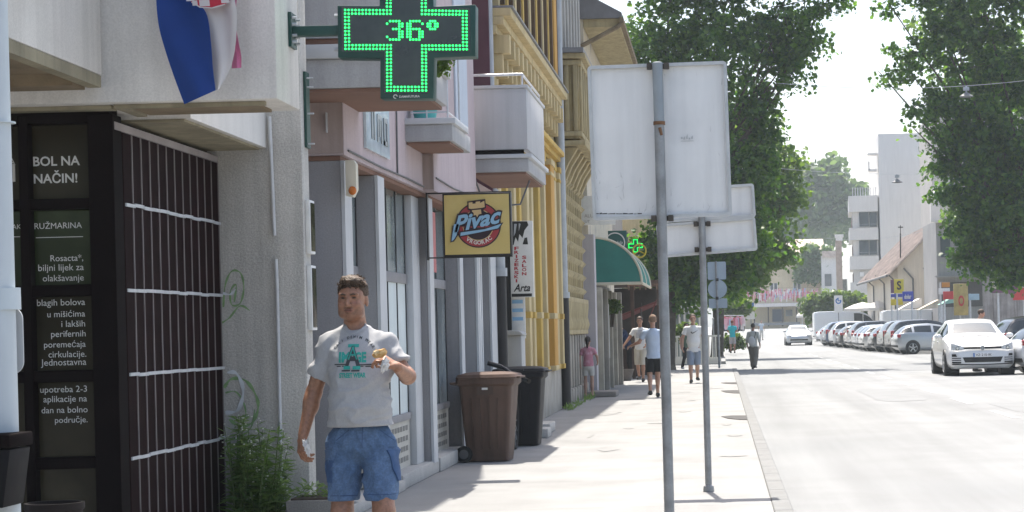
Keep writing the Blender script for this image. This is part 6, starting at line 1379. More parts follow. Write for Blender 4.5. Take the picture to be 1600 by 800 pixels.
my = M('sign_bright_yellow', (.58, .46, .05), .5, .08); mbl = M('sign_deep_blue', (.04, .06, .34), .5, .08); mrd = M('sign_red', (.50, .05, .05), .5, .08); mpu = M('sign_purple', (.16, .08, .12), .5)
sgn('shop_sign', 'yellow sign with a dark letter S above the awnings', [(1397, 436, 1412, 458, my), (1392, 437, 1396.7, 458, mpu)], 116, 1402, letters=[('S', 1401.5, 439, 1408.5, 453, m_ldk)])
sgn('shop_sign', 'blue sign with pale writing right of the yellow S sign', [(1410.5, 455, 1427, 471, mbl)], 115, 1425, letters=[('dolar', 1413, 460, 1424, 467, m_lw)])
sgn('shop_sign', 'low blue and yellow double sign under the yellow S sign', [(1392, 459, 1410, 464.5, mbl), (1392, 467, 1411, 477, my)], 116.5, 1393)
sgn('shop_sign', 'tall yellow panel with a red ring near the tree trunk', [(1491, 443, 1512, 493, M('sign_shaded_yellow', (.42, .32, .12), .6, .2, 3))], 108, 1500)  # duller yellow has the panel's partial shade painted in
q = MB(); c = P(1502, 470, 107.9); ro, ri = disc((0, 0), .22, 24), disc((0, 0), .13, 24)
for i in range(24): j = (i + 1) % 24; q.add([c + EX * x * .7 + EZ * z * 1.3 for x, z in (ro[i], ro[j], ri[j], ri[i])], [(0, 1, 2, 3)])
yt = [o for o in bpy.data.objects if o.get('label', '').startswith('tall yellow panel')][0]; q.build('red_ring', mrd, yt, smooth=0)
sgn('shop_sign', 'small red sign left of the tall yellow panel', [(1474, 455, 1491, 468, mrd)], 112, 1476)
sgn('shop_sign', 'red sign cut by the right edge above the black car', [(1583, 449, 1612, 469, mrd)], 100, 1600)
sgn('shop_sign', 'orange and white small signs under the tree beside the red one', [(1472, 441, 1484, 449, M('sign_orange', (.5, .22, .05), .5)), (1467, 450, 1484, 460, m_whitebox)], 113, 1470)
sgn('shop_sign', 'pale blue small sign right of the tall yellow panel', [(1514, 459, 1530, 469, M('sign_pale_blue', (.32, .46, .55), .5))], 106, 1516)
sgn('shop_sign', 'lantern shaped cream sign with dark foot hanging under the tree', [(1549.5, 437, 1569, 451, M('sign_cream', (.45, .45, .33), .5)), (1549.5, 451.2, 1569, 458, mpu)], 98, 1560, letters=[('Lasko', 1551.5, 442, 1567, 448, m_ldk)])
q = MB(); c = P(1581, 452, 99.5); ro, ri = disc((0, 0), .27, 24), disc((0, 0), .19, 24)
rg = thing('ring_sign', 'round dark sign with a white centre beside the red sign', 'shop sign', c, 0, 'shop signs on the right')
q.prism(disc((0, 0), .27, 24), c, EX, EZ, .08); q.build('disc', mpu, rg); q = MB(); q.prism(disc((0, 0), .18, 24), c - EY * .01, EX, EZ, .008); q.build('centre', m_whitebox, rg); q = MB(); q.cyl(c + EY * .05, c + EY * 4.6, .03, n=6); q.build('arm', m_black, rg)
def slope_awning(lab, p, d, mat, dep=2.0):
    t = thing('shop_awning', lab, 'awning', (P(p[0], p[3], d).x, d, P(p[0], p[3], d).z), 0, 'shop awnings on the right'); a, b = P(p[0], p[3], d), P(p[2], p[1], d)
    q = MB(); q.prism([(a.x, a.z), (b.x, a.z + .1), (b.x, b.z), (b.x - .1, b.z)], (0, d + dep, 0), EX, EZ, dep); q.build('canvas', mat, t)
    q = MB(); q.cyl((a.x + .1, d + .1, -.1), (a.x + .1, d + .1, a.z), .04, n=8); q.cyl((a.x + .1, d + dep - .1, -.1), (a.x + .1, d + dep - .1, a.z), .04, n=8); q.parts('awning_post', m_pipe, t)
mw_ = M('awning_white', (.62, .60, .57), .85, .05); slope_awning('white slanting awning, left of three behind the long van', (1404, 466, 1440, 484), 119, mw_); slope_awning('striped pale awning, middle of three behind the long van', (1436, 468, 1470, 484), 117, M('awning_sand', (.50, .42, .32), .85, .3, 3)); slope_awning('pale green awning, right of three behind the long van', (1470, 461, 1496, 476), 114, M('awning_pale_green', (.22, .40, .34), .85, .1))
# overhead wires and their lamps
def wire(lab, pts, r=.008):
    A = [Vector(p) for p in pts]; q = MB(); n_ = 20
    P_ = [A[0].lerp(A[1], i / n_) - EZ * (A[2][0] if len(A) > 2 else .5) * 4 * (i / n_) * (1 - i / n_) for i in range(n_ + 1)]; q.tube(P_, r, 5); q.build('overhead_wire', m_zinc, label=lab, cat='wire', group='wires over the street'); return P_
w1 = wire('overhead wire with a hanging lamp in front of the white tower', [P(1205, 262, 90), P(1680, 250, 95), (.45, 0, 0)]); w2 = wire('higher overhead wire with a lamp inside the right-hand tree crown', [P(1215, 130, 70), P(1700, 112, 72), (.35, 0, 0)]); wire('thin overhead wire crossing low in front of the tiled house', [P(1290, 372, 128), P(1560, 318, 128), (.8, 0, 0)])
def street_lamp(lab, wp, px):
    best = min(wp, key=lambda p: abs((VPX + p.x / p.y * FPX) - px)); t = thing('street_lamp', lab, 'street lamp', best, 0, 'lamps on the overhead wires')
    q = MB(); q.tube([best, best - EZ * .25], .03, 6); q.obox(best - EZ * .1, (.2, .12, .12)); q.build('hanger', m_zinc, t)
    q = MB(); c = best - EZ * .34; q.lathe([(.05, .11), (.11, .07), (.25, -.02), (.25, -.04), (.12, -.06), (0, -.07)], c, 16, Matrix.Diagonal((1, .6, 1))); q.build('lamp_shade', M('lamp_grey', (.16, .165, .165), .5), t)
street_lamp('street lamp hanging on the wire in front of the white tower', w1, 1417); street_lamp('street lamp hanging inside the right-hand tree crown', w2, 1520)
# posts, rails and low fence under the plane tree
for i, (px, yt_, yb_, lab) in enumerate(((1103, 495, 572, 'thin grey post left of the stacked sign pole'), (1116, 498, 566, 'thin grey post just behind the stacked sign pole'), (1052, 470, 566, 'thin post among the cafe railings, left of two'), (1062, 476, 562, 'thin post among the cafe railings, right of two'))):
    p = P(px, yb_, 10); d = 10 * (HC + .1) / (HC - p.z); q = MB(); x = P(px, yb_, d).x; q.cyl((x, d, -.1), (x, d, P(px, yt_, d).z), .035, n=10); q.ell((x, d, P(px, yt_, d).z), (.05, .05, .05), 8, 6); q.build('bollard_post', m_pole, label=lab, cat='post', group='posts under the plane tree')
rl = thing('railing', 'white railing along the shaded terrace under the plane tree', 'railing', (P(1065, 560, 80).x, 80, 0))
q = MB()
for i in range(16): p = P(1040 + i * 5.5, 520, 80); q.box(p.x, p.x + .05, 80, 80.04, .0, 1.05)
q.parts('baluster', m_white_f, rl); q = MB(); a, b = P(1038, 520, 80), P(1126, 520, 80); q.box(a.x, b.x, 79.99, 80.05, 1.052, 1.12); q.box(a.x, b.x, 79.96, 80.08, .0, .25); q.build('top_rail', m_white_f, rl)
gr = thing('glass_house', 'pale conservatory like pavilion glimpsed through the terrace under the tree', 'pavilion', (P(1060, 540, 92).x, 92, 0))
q = MB(); a, b = P(1030, 470, 92), P(1100, 470, 92); q.box(a.x, b.x, 92, 96, 0, 2.4); q.build('glass_wall', M('pavilion_glass', (.22, .26, .25), .1, .4, .7, spec=.6), gr)
q = MB(); n_ = 9
for i in range(n_ + 1): x = a.x + (b.x - a.x) * i / n_; q.box(x - .04, x + .04, 91.9, 91.98, 0, 2.4)
for z in (.05, .9, 2.3): q.box(a.x, b.x, 91.87, 91.895, z, z + .09)
q.build('glazing_bar', m_white_f, gr)
# low wall of the side street, further facades on the left behind the tree
lb_ = thing('shaded_building', 'dim ochre building behind the plane tree on the left', 'building', (-6, 112, 0))
q = MB(); q.box(-14, -2.4, 114, 124, 0, 9); q.build('wall', m_cream, lb_)
for j in range(2):
    for i in range(3): q = MB(); q.box(-8 + i * 2.0, -7 + i * 2.0, 113.9, 113.98, 1.5 + j * 3.4, 3.4 + j * 3.4); q.build('window', m_wglass, lb_)
lw = thing('left_facade', 'plain shaded facade standing back from the pavement behind the cafe terrace', 'building', (-8, 70, 0))
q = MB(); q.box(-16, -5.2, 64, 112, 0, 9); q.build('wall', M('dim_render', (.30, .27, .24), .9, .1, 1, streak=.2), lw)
# ------------------------------------------------------------------ people: one continuous surface per body, clothes as their own shells
class SDF:
    def __init__(s, h): s.h = h; s.pr = []; s.cuts = []
    def cap(s, a, b, ra, rb=None, k=.02, cut=None, fy=1.0):
        s.pr.append(('c', np.array(a, float), np.array(b, float), ra, ra if rb is None else rb, k, cut, fy)); return s
    def ell(s, c, r, k=.03, rot=None, sub=False): s.pr.append(('s' if sub else 'e', np.array(c, float), np.array(r, float), k, None if rot is None else np.array(rot))); return s
    def cut(s, p, n): s.cuts.append((np.array(p, float), np.array(n, float))); return s
    def mesh(s):
        h = s.h; lo, hi = np.full(3, 1e9), np.full(3, -1e9); bx = []
        for p in s.pr:
            if p[0] == 'c': r = max(p[3], p[4]) * max(1, p[7]); a = np.minimum(p[1], p[2]) - r; b = np.maximum(p[1], p[2]) + r; k = p[5]
            else: r = p[2].max() if p[4] is not None else p[2]; a = p[1] - r; b = p[1] + r; k = p[3]
            m_ = k + 3 * h; bx.append((a - m_, b + m_))
            if p[0] != 's': lo = np.minimum(lo, a); hi = np.maximum(hi, b)
        lo = lo - 4 * h; hi = hi + 4 * h; n = np.ceil((hi - lo) / h).astype(int) + 1; ax = [lo[i] + h * np.arange(n[i]) for i in range(3)]
        D = np.full(n, .15, np.float32)
        for p, (a, b) in zip(s.pr, bx):
            i0 = np.clip(np.floor((a - lo) / h).astype(int), 0, n); i1 = np.clip(np.ceil((b - lo) / h).astype(int) + 1, 0, n); sl = tuple(slice(i0[i], i1[i]) for i in range(3))
            X, Y, Z = np.meshgrid(*[ax[i][sl[i]] for i in range(3)], indexing='ij')
            if X.size == 0: continue
            if p[0] == 'c':
                A, B, ra, rb, k, cut, fy = p[1:]; ba = B - A; L = max(1e-9, (ba * ba).sum()); px, py, pz_ = X - A[0], (Y - A[1]), Z - A[2]
                t = np.clip((px * ba[0] + py * ba[1] + pz_ * ba[2]) / L, 0, 1); d = np.sqrt((px - t * ba[0]) ** 2 + ((py - t * ba[1]) / fy) ** 2 + (pz_ - t * ba[2]) ** 2) - (ra + (rb - ra) * t)
                if cut is not None: q, nn = cut; d = np.maximum(d, (X - q[0]) * nn[0] + (Y - q[1]) * nn[1] + (Z - q[2]) * nn[2])
            else:
                c, r, k, rot = p[1:]; q = np.stack([X - c[0], Y - c[1], Z - c[2]], -1)
                if rot is not None: q = q @ rot
                k0 = np.sqrt(((q / r) ** 2).sum(-1)); k1 = np.sqrt(((q / (r * r)) ** 2).sum(-1)) + 1e-9; d = k0 * (k0 - 1) / k1
            e = D[sl]
            if p[0] == 's':
                d = -d; hh = np.clip(.5 - .5 * (e - d) / k, 0, 1); D[sl] = e * (1 - hh) + d * hh + k * hh * (1 - hh)
            else:
                hh = np.clip(.5 + .5 * (e - d) / k, 0, 1); D[sl] = e * (1 - hh) + d * hh - k * hh * (1 - hh)
        if s.cuts:
            X, Y, Z = np.meshgrid(*ax, indexing='ij', sparse=True)
            for q, nn in s.cuts: D = np.maximum(D, ((X - q[0]) * nn[0] + (Y - q[1]) * nn[1] + (Z - q[2]) * nn[2]).astype(np.float32))
        S = D < 0; nx, ny, nz_ = D.shape; cnt = np.zeros((nx - 1, ny - 1, nz_ - 1), np.int8); corners = [(i, j, k) for i in (0, 1) for j in (0, 1) for k in (0, 1)]
        sub = lambda M_, c: M_[c[0]:nx - 1 + c[0], c[1]:ny - 1 + c[1], c[2]:nz_ - 1 + c[2]]
        for c in corners: cnt += sub(S, c)
        idx = np.argwhere((cnt > 0) & (cnt < 8)); I = tuple(idx.T); acc = np.zeros((len(idx), 3)); w_ = np.zeros(len(idx))
        cv = {c: D[I[0] + c[0], I[1] + c[1], I[2] + c[2]] for c in corners}
        for a in corners:
            for ax_ in range(3):
                if a[ax_] == 1: continue
                b = list(a); b[ax_] = 1; b = tuple(b); va, vb = cv[a], cv[b]; m_ = (va < 0) != (vb < 0); t = np.where(m_, va / np.where(m_, va - vb, 1), 0)
                for q in range(3): acc[:, q] += np.where(m_, a[q] + (t if q == ax_ else 0), 0)
                w_ += m_
        V = lo + h * (idx + acc / w_[:, None]); num = np.full(cnt.shape, -1, np.int64); num[I] = np.arange(len(idx)); F = []
        for ax_ in range(3):
            u, v = (ax_ + 1) % 3, (ax_ + 2) % 3; a = [slice(None)] * 3; b = [slice(None)] * 3; a[ax_] = slice(0, -1); b[ax_] = slice(1, None)
            E = np.argwhere(S[tuple(a)] != S[tuple(b)]); E = E[(E[:, u] > 0) & (E[:, v] > 0) & (E[:, u] < D.shape[u] - 1) & (E[:, v] < D.shape[v] - 1)]
            e0 = S[tuple(E.T)]; du = np.zeros(3, int); du[u] = 1; dv = np.zeros(3, int); dv[v] = 1
            q = np.stack([num[tuple((E - du - dv).T)], num[tuple((E - dv).T)], num[tuple(E.T)], num[tuple((E - du).T)]], 1); q[~e0] = q[~e0][:, ::-1]; F.append(q)
        F = np.vstack(F); F = F[(F >= 0).all(1)]; return V, F
def mesh_obj(name, V, F, mat, parent, smooth=180, wrinkle=None):
    """V is local to the parent thing"""
    me = bpy.data.meshes.new(name); me.vertices.add(len(V)); me.vertices.foreach_set('co', np.asarray(V, np.float32).ravel())
    me.loops.add(F.size); me.loops.foreach_set('vertex_index', F.astype(np.int32).ravel()); me.polygons.add(len(F)); me.polygons.foreach_set('loop_start', (np.arange(len(F)) * 4).astype(np.int32)); me.update(calc_edges=True)
    me.polygons.foreach_set('use_smooth', [True] * len(F))
    if wrinkle:
        me.update(); nr = np.empty(len(V) * 3, np.float32); me.vertices.foreach_get('normal', nr); nr = nr.reshape(-1, 3); d = np.array([wrinkle(v) for v in V]); me.vertices.foreach_set('co', (V + nr * d[:, None]).astype(np.float32).ravel()); me.update()
    me.materials.append(mat); o = bpy.data.objects.new(name, me); COL.objects.link(o); o.parent = parent; return o
def hand(S, w, d, n, side, curl=25, sc=1.0, curls=None):
    w, u, n = Vector(w), Vector(d).normalized(), Vector(n); n = (n - u * n.dot(u)).normalized(); v = n.cross(u) * side; k = .008
    for off in (-.028, -.010, .009, .027): S.cap(w + u * .005 + v * off * .5 * sc, w + u * .082 * sc + v * off * sc, .0155 * sc, .0125 * sc, .012)
    for i, (off, f, cu) in enumerate(zip((-.030, -.0105, .0095, .029), (.78, .95, 1.0, .92), curls or (curl * 1.2, curl * 1.05, curl, curl * .9))):
        p = w + u * (.084 - .004 * abs(i - 2)) * sc + v * off * sc; a = 0
        for j, (L, r0, r1) in enumerate(((.042, .0102, .0092), (.027, .0092, .0084), (.021, .0084, .0068))):
            a += cu * (1, 1.1, .7)[j]; q = p + (u * math.cos(R(a)) + n * math.sin(R(a))) * L * f * sc; S.cap(p, q, r0 * sc, r1 * sc, .003); p = q
    b = w + u * .022 * sc + v * .026 * sc; m_ = b + (u * .034 + v * .026 + n * .012) * sc; e = m_ + (u * .032 + v * .004 + n * .016) * sc; S.cap(w + u * .01 * sc, b, .016 * sc, .015 * sc, .012); S.cap(b, m_, .0145 * sc, .0112 * sc, .006); S.cap(m_, e, .0112 * sc, .0085 * sc, .004)
def head_prims(S, c, yaw=0, pitch=0, sc=1.0, fine=True, jaw=1.0):
    Mh = Matrix.Rotation(yaw, 3, 'Z') @ Matrix.Rotation(pitch, 3, 'X'); rot = np.array(Mh); c = Vector(c)
    def T(x, y, z): return c + Mh @ (Vector((x, y, z)) * sc)
    def E(x, y, z, rx, ry, rz_, k=.02, sub=False): S.ell(T(x, y, z), (rx * sc, ry * sc, rz_ * sc), k * sc, rot, sub)
    E(0, .012, .030, .074, .094, .090); E(0, -.030, -.035, .060 * jaw, .060, .078, .03); E(0, -.052, -.085, .034 * jaw, .030, .028, .025)
    E(0, -.05, .022, .060, .045, .04, .025)
    if fine:
        for s in (-1, 1):
            E(s * .036, -.065, -.030, .026 * jaw, .026, .024, .02); E(s * .045, -.035, -.07, .024 * jaw, .04, .034, .02); E(s * .030, -.086, .028, .028, .012, .009, .012)
            E(s * .031, -.098, .008, .017, .012, .0095, .008, True); E(s * .076, .012, -.012, .009, .022, .033, .008)
        S.cap(T(0, -.090, .012), T(0, -.117, -.026), .008 * sc, .0145 * sc, .010 * sc); E(-.013, -.103, -.031, .009, .010, .008, .006); E(.013, -.103, -.031, .009, .010, .008, .006)
        E(0, -.094, -.054, .026, .011, .0065, .006); E(0, -.092, -.066, .022, .011, .0075, .005); E(0, -.104, -.0595, .026, .005, .0022, .003, True)
    else:
        S.cap(T(0, -.088, .01), T(0, -.115, -.026), .010 * sc, .015 * sc, .012 * sc)
        for s in (-1, 1): E(s * .031, -.100, .008, .018, .014, .011, .008, True); E(s * .078, .012, -.012, .011, .022, .033, .008)
        E(0, -.095, -.06, .024, .012, .012, .008)
    return T, Mh
def skinm(n, c): return M('skin_' + n, c, .5, .07, 14, spec=.35, col2=tuple(x * y for x, y in zip(c, (1.05, .86, .82))), c2scale=9)
def cloth(n, c, **kw): return M('cloth_' + n, c, .9, kw.pop('var', .06), 5, bump=.12, bscale=160, spec=.15, **kw)
def wrinkles(amp, f=(9, 9, 5), seed=0):
    def fn(v): p = Vector((v[0] * f[0] + seed, v[1] * f[1], v[2] * f[2])); a = noise.noise(p); b = noise.noise(p * 2.3 + Vector((7, 3, 1))); return amp * (a * .8 + (1 - abs(b)) * .5 - .35)
    return fn
def person(label, loc, rz, H, wear, arms=None, legs=None, lean=0.0, yaw=0, pitch=0, belly=1.0, h=.013, slim=1.0, bend=None):
    """generic figure: faces -Y before rz; arms/legs give joints in a 1.78 m frame"""
    t = thing('person', label, 'person', loc, rz); k = H / 1.78; sk = wear['skin']
    def J(p): return Vector((p[0] * k, (p[1] - (p[2] - .9) * lean * (1 if p[2] > .9 else 0)) * k, p[2] * k))
    arms = arms or {}; legs = legs or {}; A, Lg = {}, {}
    for s in (-1, 1):
        A[s] = [J((s * .178 * slim, .01, 1.405))] + [J(p) for p in arms.get(s, [(s * .245, .03, 1.17), (s * .255, -.04, .925)])]
        Lg[s] = [J((s * .088, 0, .90))] + [J(p) for p in legs.get(s, [(s * .095, -.02, .49), (s * .10, .03, .085)])]
    S = SDF(h); hc = J((0, -.02, 1.665)); T, Mh = head_prims(S, hc, yaw, pitch, k, fine=h < .008)
    S.cap(J((0, .015, 1.46)), J((0, .0, 1.60)), .054 * k, .050 * k, .03)
    S.ell(J((0, 0, 1.30)), (.145 * k * slim, .095 * k, .17 * k), .05); S.ell(J((0, 0, 1.08)), (.125 * k * slim * belly, .09 * k * belly, .16 * k), .05); S.ell(J((0, .01, .94)), (.115 * k * slim, .08 * k, .09 * k), .03); S.cap(A[-1][0], A[1][0], .035 * k, .035 * k, .03)
    for s in (-1, 1):
        sh, el, wr = A[s]; S.cap(sh, el, .043 * k * slim, .038 * k * slim, .03); S.cap(el, wr, .040 * k * slim, .027 * k * slim, .02); d = (wr - el).normalized(); hand(S, wr, d, Vector((-s, 0, .1)) if abs(d.z) > .6 else Vector((0, 0, -1)), s * -1 if False else 1, 22, k)
        hp, kn, an = Lg[s]; S.cap(hp, kn, .066 * k * slim, .053 * k * slim, .02); S.cap(kn, an, .052 * k * slim, .036 * k, .03); cf = kn.lerp(an, .3) + EY * .015 * k; S.ell(cf, (.050 * k * slim, .052 * k * slim, .10 * k), .03)
    V, F = S.mesh(); body = mesh_obj('body', V, F, sk, t)
    up = wear.get('shirt_hem', .86)
    S = SDF(h); S.ell(J((0, 0, 1.30)), (.165 * k * slim, .118 * k, .19 * k), .06); S.ell(J((0, -.01 * belly, 1.08)), (.150 * k * slim * belly, .115 * k * belly, .18 * k), .07); S.ell(J((0, .005, up - .02)), (.165 * k * slim * max(1, belly * .97), .130 * k, .22 * k), .07)
    S.cut(J((0, 0, up)), (0, 0, -1)); fr_ = wear.get('sleeve', .62)
    for s in (-1, 1):
        sh, el, wr = A[s]; S.cap(J((0, .015, 1.440)), sh, .062 * k, .050 * k, .04)
        if fr_ <= 1: e = sh.lerp(el, fr_); d = (el - sh).normalized(); S.cap(sh, e + d * .06, .056 * k * slim, .066 * k * slim, .035, cut=(e, d))
        else: S.cap(sh, el, .062 * k * slim, .055 * k * slim, .035); e = el.lerp(wr, fr_ - 1); d = (wr - el).normalized(); S.cap(el, e + d * .04, .055 * k, .045 * k, .03, cut=(e, d))
    V, F = S.mesh(); shirt = mesh_obj('shirt', V, F, wear['shirt'], t, wrinkle=wrinkles(.009 * k, seed=len(label)))
    S = SDF(h); S.ell(J((0, .008, .93)), (.155 * k * slim, .118 * k, .13 * k), .05); hem = wear.get('pants_hem', .48); wd = wear.get('loose', 1.0)
    for s in (-1, 1):
        hp, kn, an = Lg[s]; zh = hem * k
        if hem > .40: e = hp.lerp(kn, min(1.0, (hp.z - zh) / max(1e-6, hp.z - kn.z))); S.cap(hp, e - EZ * .06, .094 * k * slim * wd, .084 * k * slim * wd, .03, cut=(Vector((0, 0, zh)), Vector((0, 0, -1))))
        else: S.cap(hp, kn, .092 * k * slim * wd, .070 * k * slim * wd, .03); e = kn.lerp(an, min(1, (.49 - hem) / .41)); S.cap(kn, e, .070 * k * slim * wd, .058 * k * wd, .03)
    S.cut(J((0, 0, up + .035)), (0, 0, 1)); V, F = S.mesh(); pants = mesh_obj('shorts' if hem > .3 else 'trousers', V, F, wear['pants'], t, wrinkle=wrinkles(.007 * k, (10, 10, 7), 3))
    for s in (-1, 1):
        an = Lg[s][2]; S = SDF(h * .8); fz = an.z - .085 * k; S.cap((an.x, an.y + .03 * k, fz + .045 * k), (an.x + s * .02 * k, an.y - .16 * k, fz + .034 * k), .042 * k, .036 * k, .02); S.cap((an.x, an.y + .02 * k, fz + .05 * k), (an.x, an.y, fz + .075 * k), .042 * k, .042 * k, .02); S.cut((0, 0, fz + .004), (0, 0, -1)); V, F = S.mesh(); mesh_obj('shoe', V, F, wear['shoes'], t)
    hs = wear.get('hair'); rot = np.array(Mh)
    if hs:
        S = SDF(h * .8); S.ell(T(0, .022, .038), (.084 * k, .100 * k, .096 * k), .02, rot); n_ = Mh @ Vector((0, -1, -.55)); p0 = T(0, -.072, .055); S.cut(p0, n_.normalized()); n2 = Mh @ Vector((0, -.35, -1)); S.cut(T(0, .03, wear.get('hair_low', -.055)), n2.normalized()); V, F = S.mesh()
        ho = mesh_obj('hair', V, F, hs, t, wrinkle=wrinkles(.006 * k, (40, 40, 40)))
        if wear.get('ponytail'): S = SDF(h * .8); a = T(0, .115, .05); S.ell(a, (.035, .035, .035), .02); S.cap(a, T(0, .16, -.06), .032, .034, .02); S.cap(T(0, .16, -.06), T(0, .14, -.20), .034, .012, .02); V, F = S.mesh(); mesh_obj('ponytail', V, F, hs, t)
    if h < .0135 and abs(rz) < 1.2:
        q = MB()
        for s in (-1, 1): q.ell(T(s * .031, -.083, .009), (.013 * k, .008 * k, .006 * k), 10, 6, Mh)
        q.build('eyes', M('eye_dark', (.03, .022, .018), .4, 0), t, world=False)
        q = MB()
        for s in (-1, 1): q.ell(T(s * .031, -.092, .028), (.018 * k, .007 * k, .0045 * k), 10, 6, Mh)
        q.build('eyebrows', hs or M('brow_brown', (.05, .035, .025), .9, 0), t, world=False)
    return t, J, A, Lg, T, shirt
m_sk1 = skinm('tan', (.29, .155, .10)); m_sk2 = skinm('fair', (.38, .225, .16)); m_hb = M('hair_dark', (.022, .015, .012), .6, .3, 60, bump=.5, bscale=200); m_hbr = M('hair_brown', (.055, .032, .02), .55, .35, 60, bump=.5, bscale=200); m_hg = M('hair_grey', (.20, .19, .18), .7, .3, 60)
m_shoe = M('shoe_dark', (.025, .022, .02), .6, .15); m_shoew = M('shoe_white', (.5, .5, .5), .6, .1)
def at(px, py, d, z=0.0): p = P(px, py, d); return (p.x, d, z)
WALK = {-1: [(-.09, -.13, .50), (-.085, -.16, .085)], 1: [(.09, .02, .50), (.095, .24, .14)]}
WALKB = {1: [(.09, -.13, .50), (.085, -.16, .085)], -1: [(-.09, .02, .50), (-.095, .24, .14)]}
# girl in pink walking away along the old facade
person('girl with a dark ponytail, pink T-shirt and pale shorts walking away beside the ornamented facade', at(920, 600, 42.9), R(176), 1.30,
       dict(skin=m_sk2, shirt=cloth('pink', (.46, .20, .25), col2=(.58, .36, .40), c2scale=12), shirt_hem=.93, pants=cloth('pale', (.48, .47, .44)), pants_hem=.66, shoes=m_shoe, hair=m_hb, hair_low=-.09, ponytail=True), arms={-1: [(-.26, .02, 1.20), (-.25, -.15, 1.05)], 1: [(.25, .04, 1.18), (.25, -.10, .98)]}, slim=.88, h=.012)
# man in a light blue shirt, back to the camera, reaching left
person('man with a shaved head in a light blue shirt and black shorts seen from behind', at(1022, 600, 42.8), R(185), 1.72,
       dict(skin=m_sk2, shirt=cloth('light_blue', (.42, .50, .62)), shirt_hem=.84, pants=cloth('black', (.012, .012, .014)), pants_hem=.55, shoes=m_shoe, hair=M('hair_stubble', (.20, .13, .09), .8, .2, 40), hair_low=-.03), arms={1: [(.30, -.05, 1.20), (.46, -.22, 1.13)], -1: [(-.25, .02, 1.17), (-.25, -.06, .93)]}, legs=WALK, belly=1.06, h=.012, yaw=R(10))
# young man in white T-shirt
t, J, A, Lg, T, sh_ = person('young man in a white printed T-shirt and beige shorts facing the camera', at(1002, 600, 55.5), R(-8), 1.76,
       dict(skin=m_sk1, shirt=cloth('white', (.62, .62, .61)), shirt_hem=.88, pants=cloth('beige', (.45, .42, .36)), pants_hem=.47, shoes=m_shoe, hair=m_hbr), arms={-1: [(-.30, -.04, 1.20), (-.44, -.14, 1.0)], 1: [(.25, .0, 1.17), (.20, -.18, 1.02)]}, legs=WALKB, pitch=R(8), h=.013)
q = MB()
for i in range(6): q.box(-.09, .09, -.165, -.155, 1.20 + i * .035, 1.222 + i * .035)
q.build('shirt_print', M('print_greyblue', (.28, .29, .33), .8), t, world=False)
# grey haired stall keeper
person('stooping grey haired man in dark blue leaning over the dark counter in the shade', at(985, 588, 61), R(-78), 1.70,
       dict(skin=m_sk1, shirt=cloth('navy', (.02, .035, .085)), pants=cloth('black', (.012, .012, .014)), pants_hem=.1, shoes=m_shoe, hair=m_hg), arms={-1: [(-.2, -.25, 1.18), (-.16, -.48, 1.12)], 1: [(.2, -.25, 1.15), (.17, -.45, 1.02)]}, lean=.42, pitch=R(25), h=.014)
# man in white T-shirt with a black swoosh
t, J, A, Lg, T, sh_ = person('man in a white T-shirt with a black tick mark and grey blue shorts', at(1085, 600, 53.0), R(3), 1.78,
       dict(skin=m_sk2, shirt=cloth('white', (.62, .62, .61)), shirt_hem=.80, pants=cloth('grey_blue', (.20, .24, .30)), pants_hem=.47, shoes=m_shoe, hair=m_hbr), arms={-1: [(-.28, .02, 1.17), (-.29, -.08, .94)], 1: [(.26, .03, 1.17), (.28, -.05, .93)]}, legs=WALK, belly=1.12, slim=1.06, h=.012)
q = MB(); sw = [(-.055, 0), (-.03, -.022), (.0, -.018), (.10, .05), (.0, .0), (-.022, -.004), (-.045, .022)]
q.prism([(x * 1.3, z * 1.3 + 1.31) for x, z in sw], (0, -.155, 0), EX, EZ, .02); q.build('tick_mark', M('print_black', (.02, .02, .02), .6), t, world=False)
# woman behind him
person('woman in black trousers half hidden behind the man with the tick mark', at(1074, 585, 68.5), R(25), 1.58,
       dict(skin=m_sk2, shirt=cloth('dull_green', (.08, .13, .09)), pants=cloth('black', (.012, .012, .014)), pants_hem=.1, shoes=m_shoew, hair=m_hb, hair_low=-.11), legs=WALKB, slim=.9, h=.014)
# turquoise man far off
person('man in a turquoise T-shirt standing with his back turned on the far pavement', at(1145, 550, 108, .02), R(180), 1.74,
       dict(skin=m_sk1, shirt=cloth('turquoise', (.02, .36, .42)), pants=cloth('grey', (.32, .31, .32)), pants_hem=.5, shoes=m_shoe, hair=M('hair_reddish', (.16, .06, .045), .8, .2)), arms={-1: [(-.25, -.02, 1.18), (-.14, -.2, 1.1)], 1: [(.25, -.02, 1.18), (.14, -.2, 1.1)]}, h=.017)
# woman walking away on the road
t, J, A, Lg, T, sh_ = person('woman in a white top and loose grey trousers walking away along the road edge', at(1178, 575, 72.5, -.1), R(165), 1.62,
       dict(skin=m_sk1, shirt=cloth('off_white', (.46, .46, .42)), shirt_hem=.86, sleeve=1.5, pants=cloth('grey_brown', (.17, .155, .13)), pants_hem=.14, loose=1.45, shoes=m_shoe, hair=m_hb, hair_low=-.07), legs=WALKB, h=.014)
b = thing('shoulder_bag', 'white shoulder bag on the back of the woman walking away', 'bag', tuple(t.location)); b.rotation_euler = t.rotation_euler
q = MB(); q.ell((.02, .17, 1.0), (.13, .05, .17)); q.build('bag', cloth('bag_white', (.55, .54, .52)), b, world=False); q = MB(); q.tube([(-.08, .13, 1.1), (-.12, .1, 1.33), (-.05, -.08, 1.33)], .012, 6); q.build('strap', m_black, b, world=False)
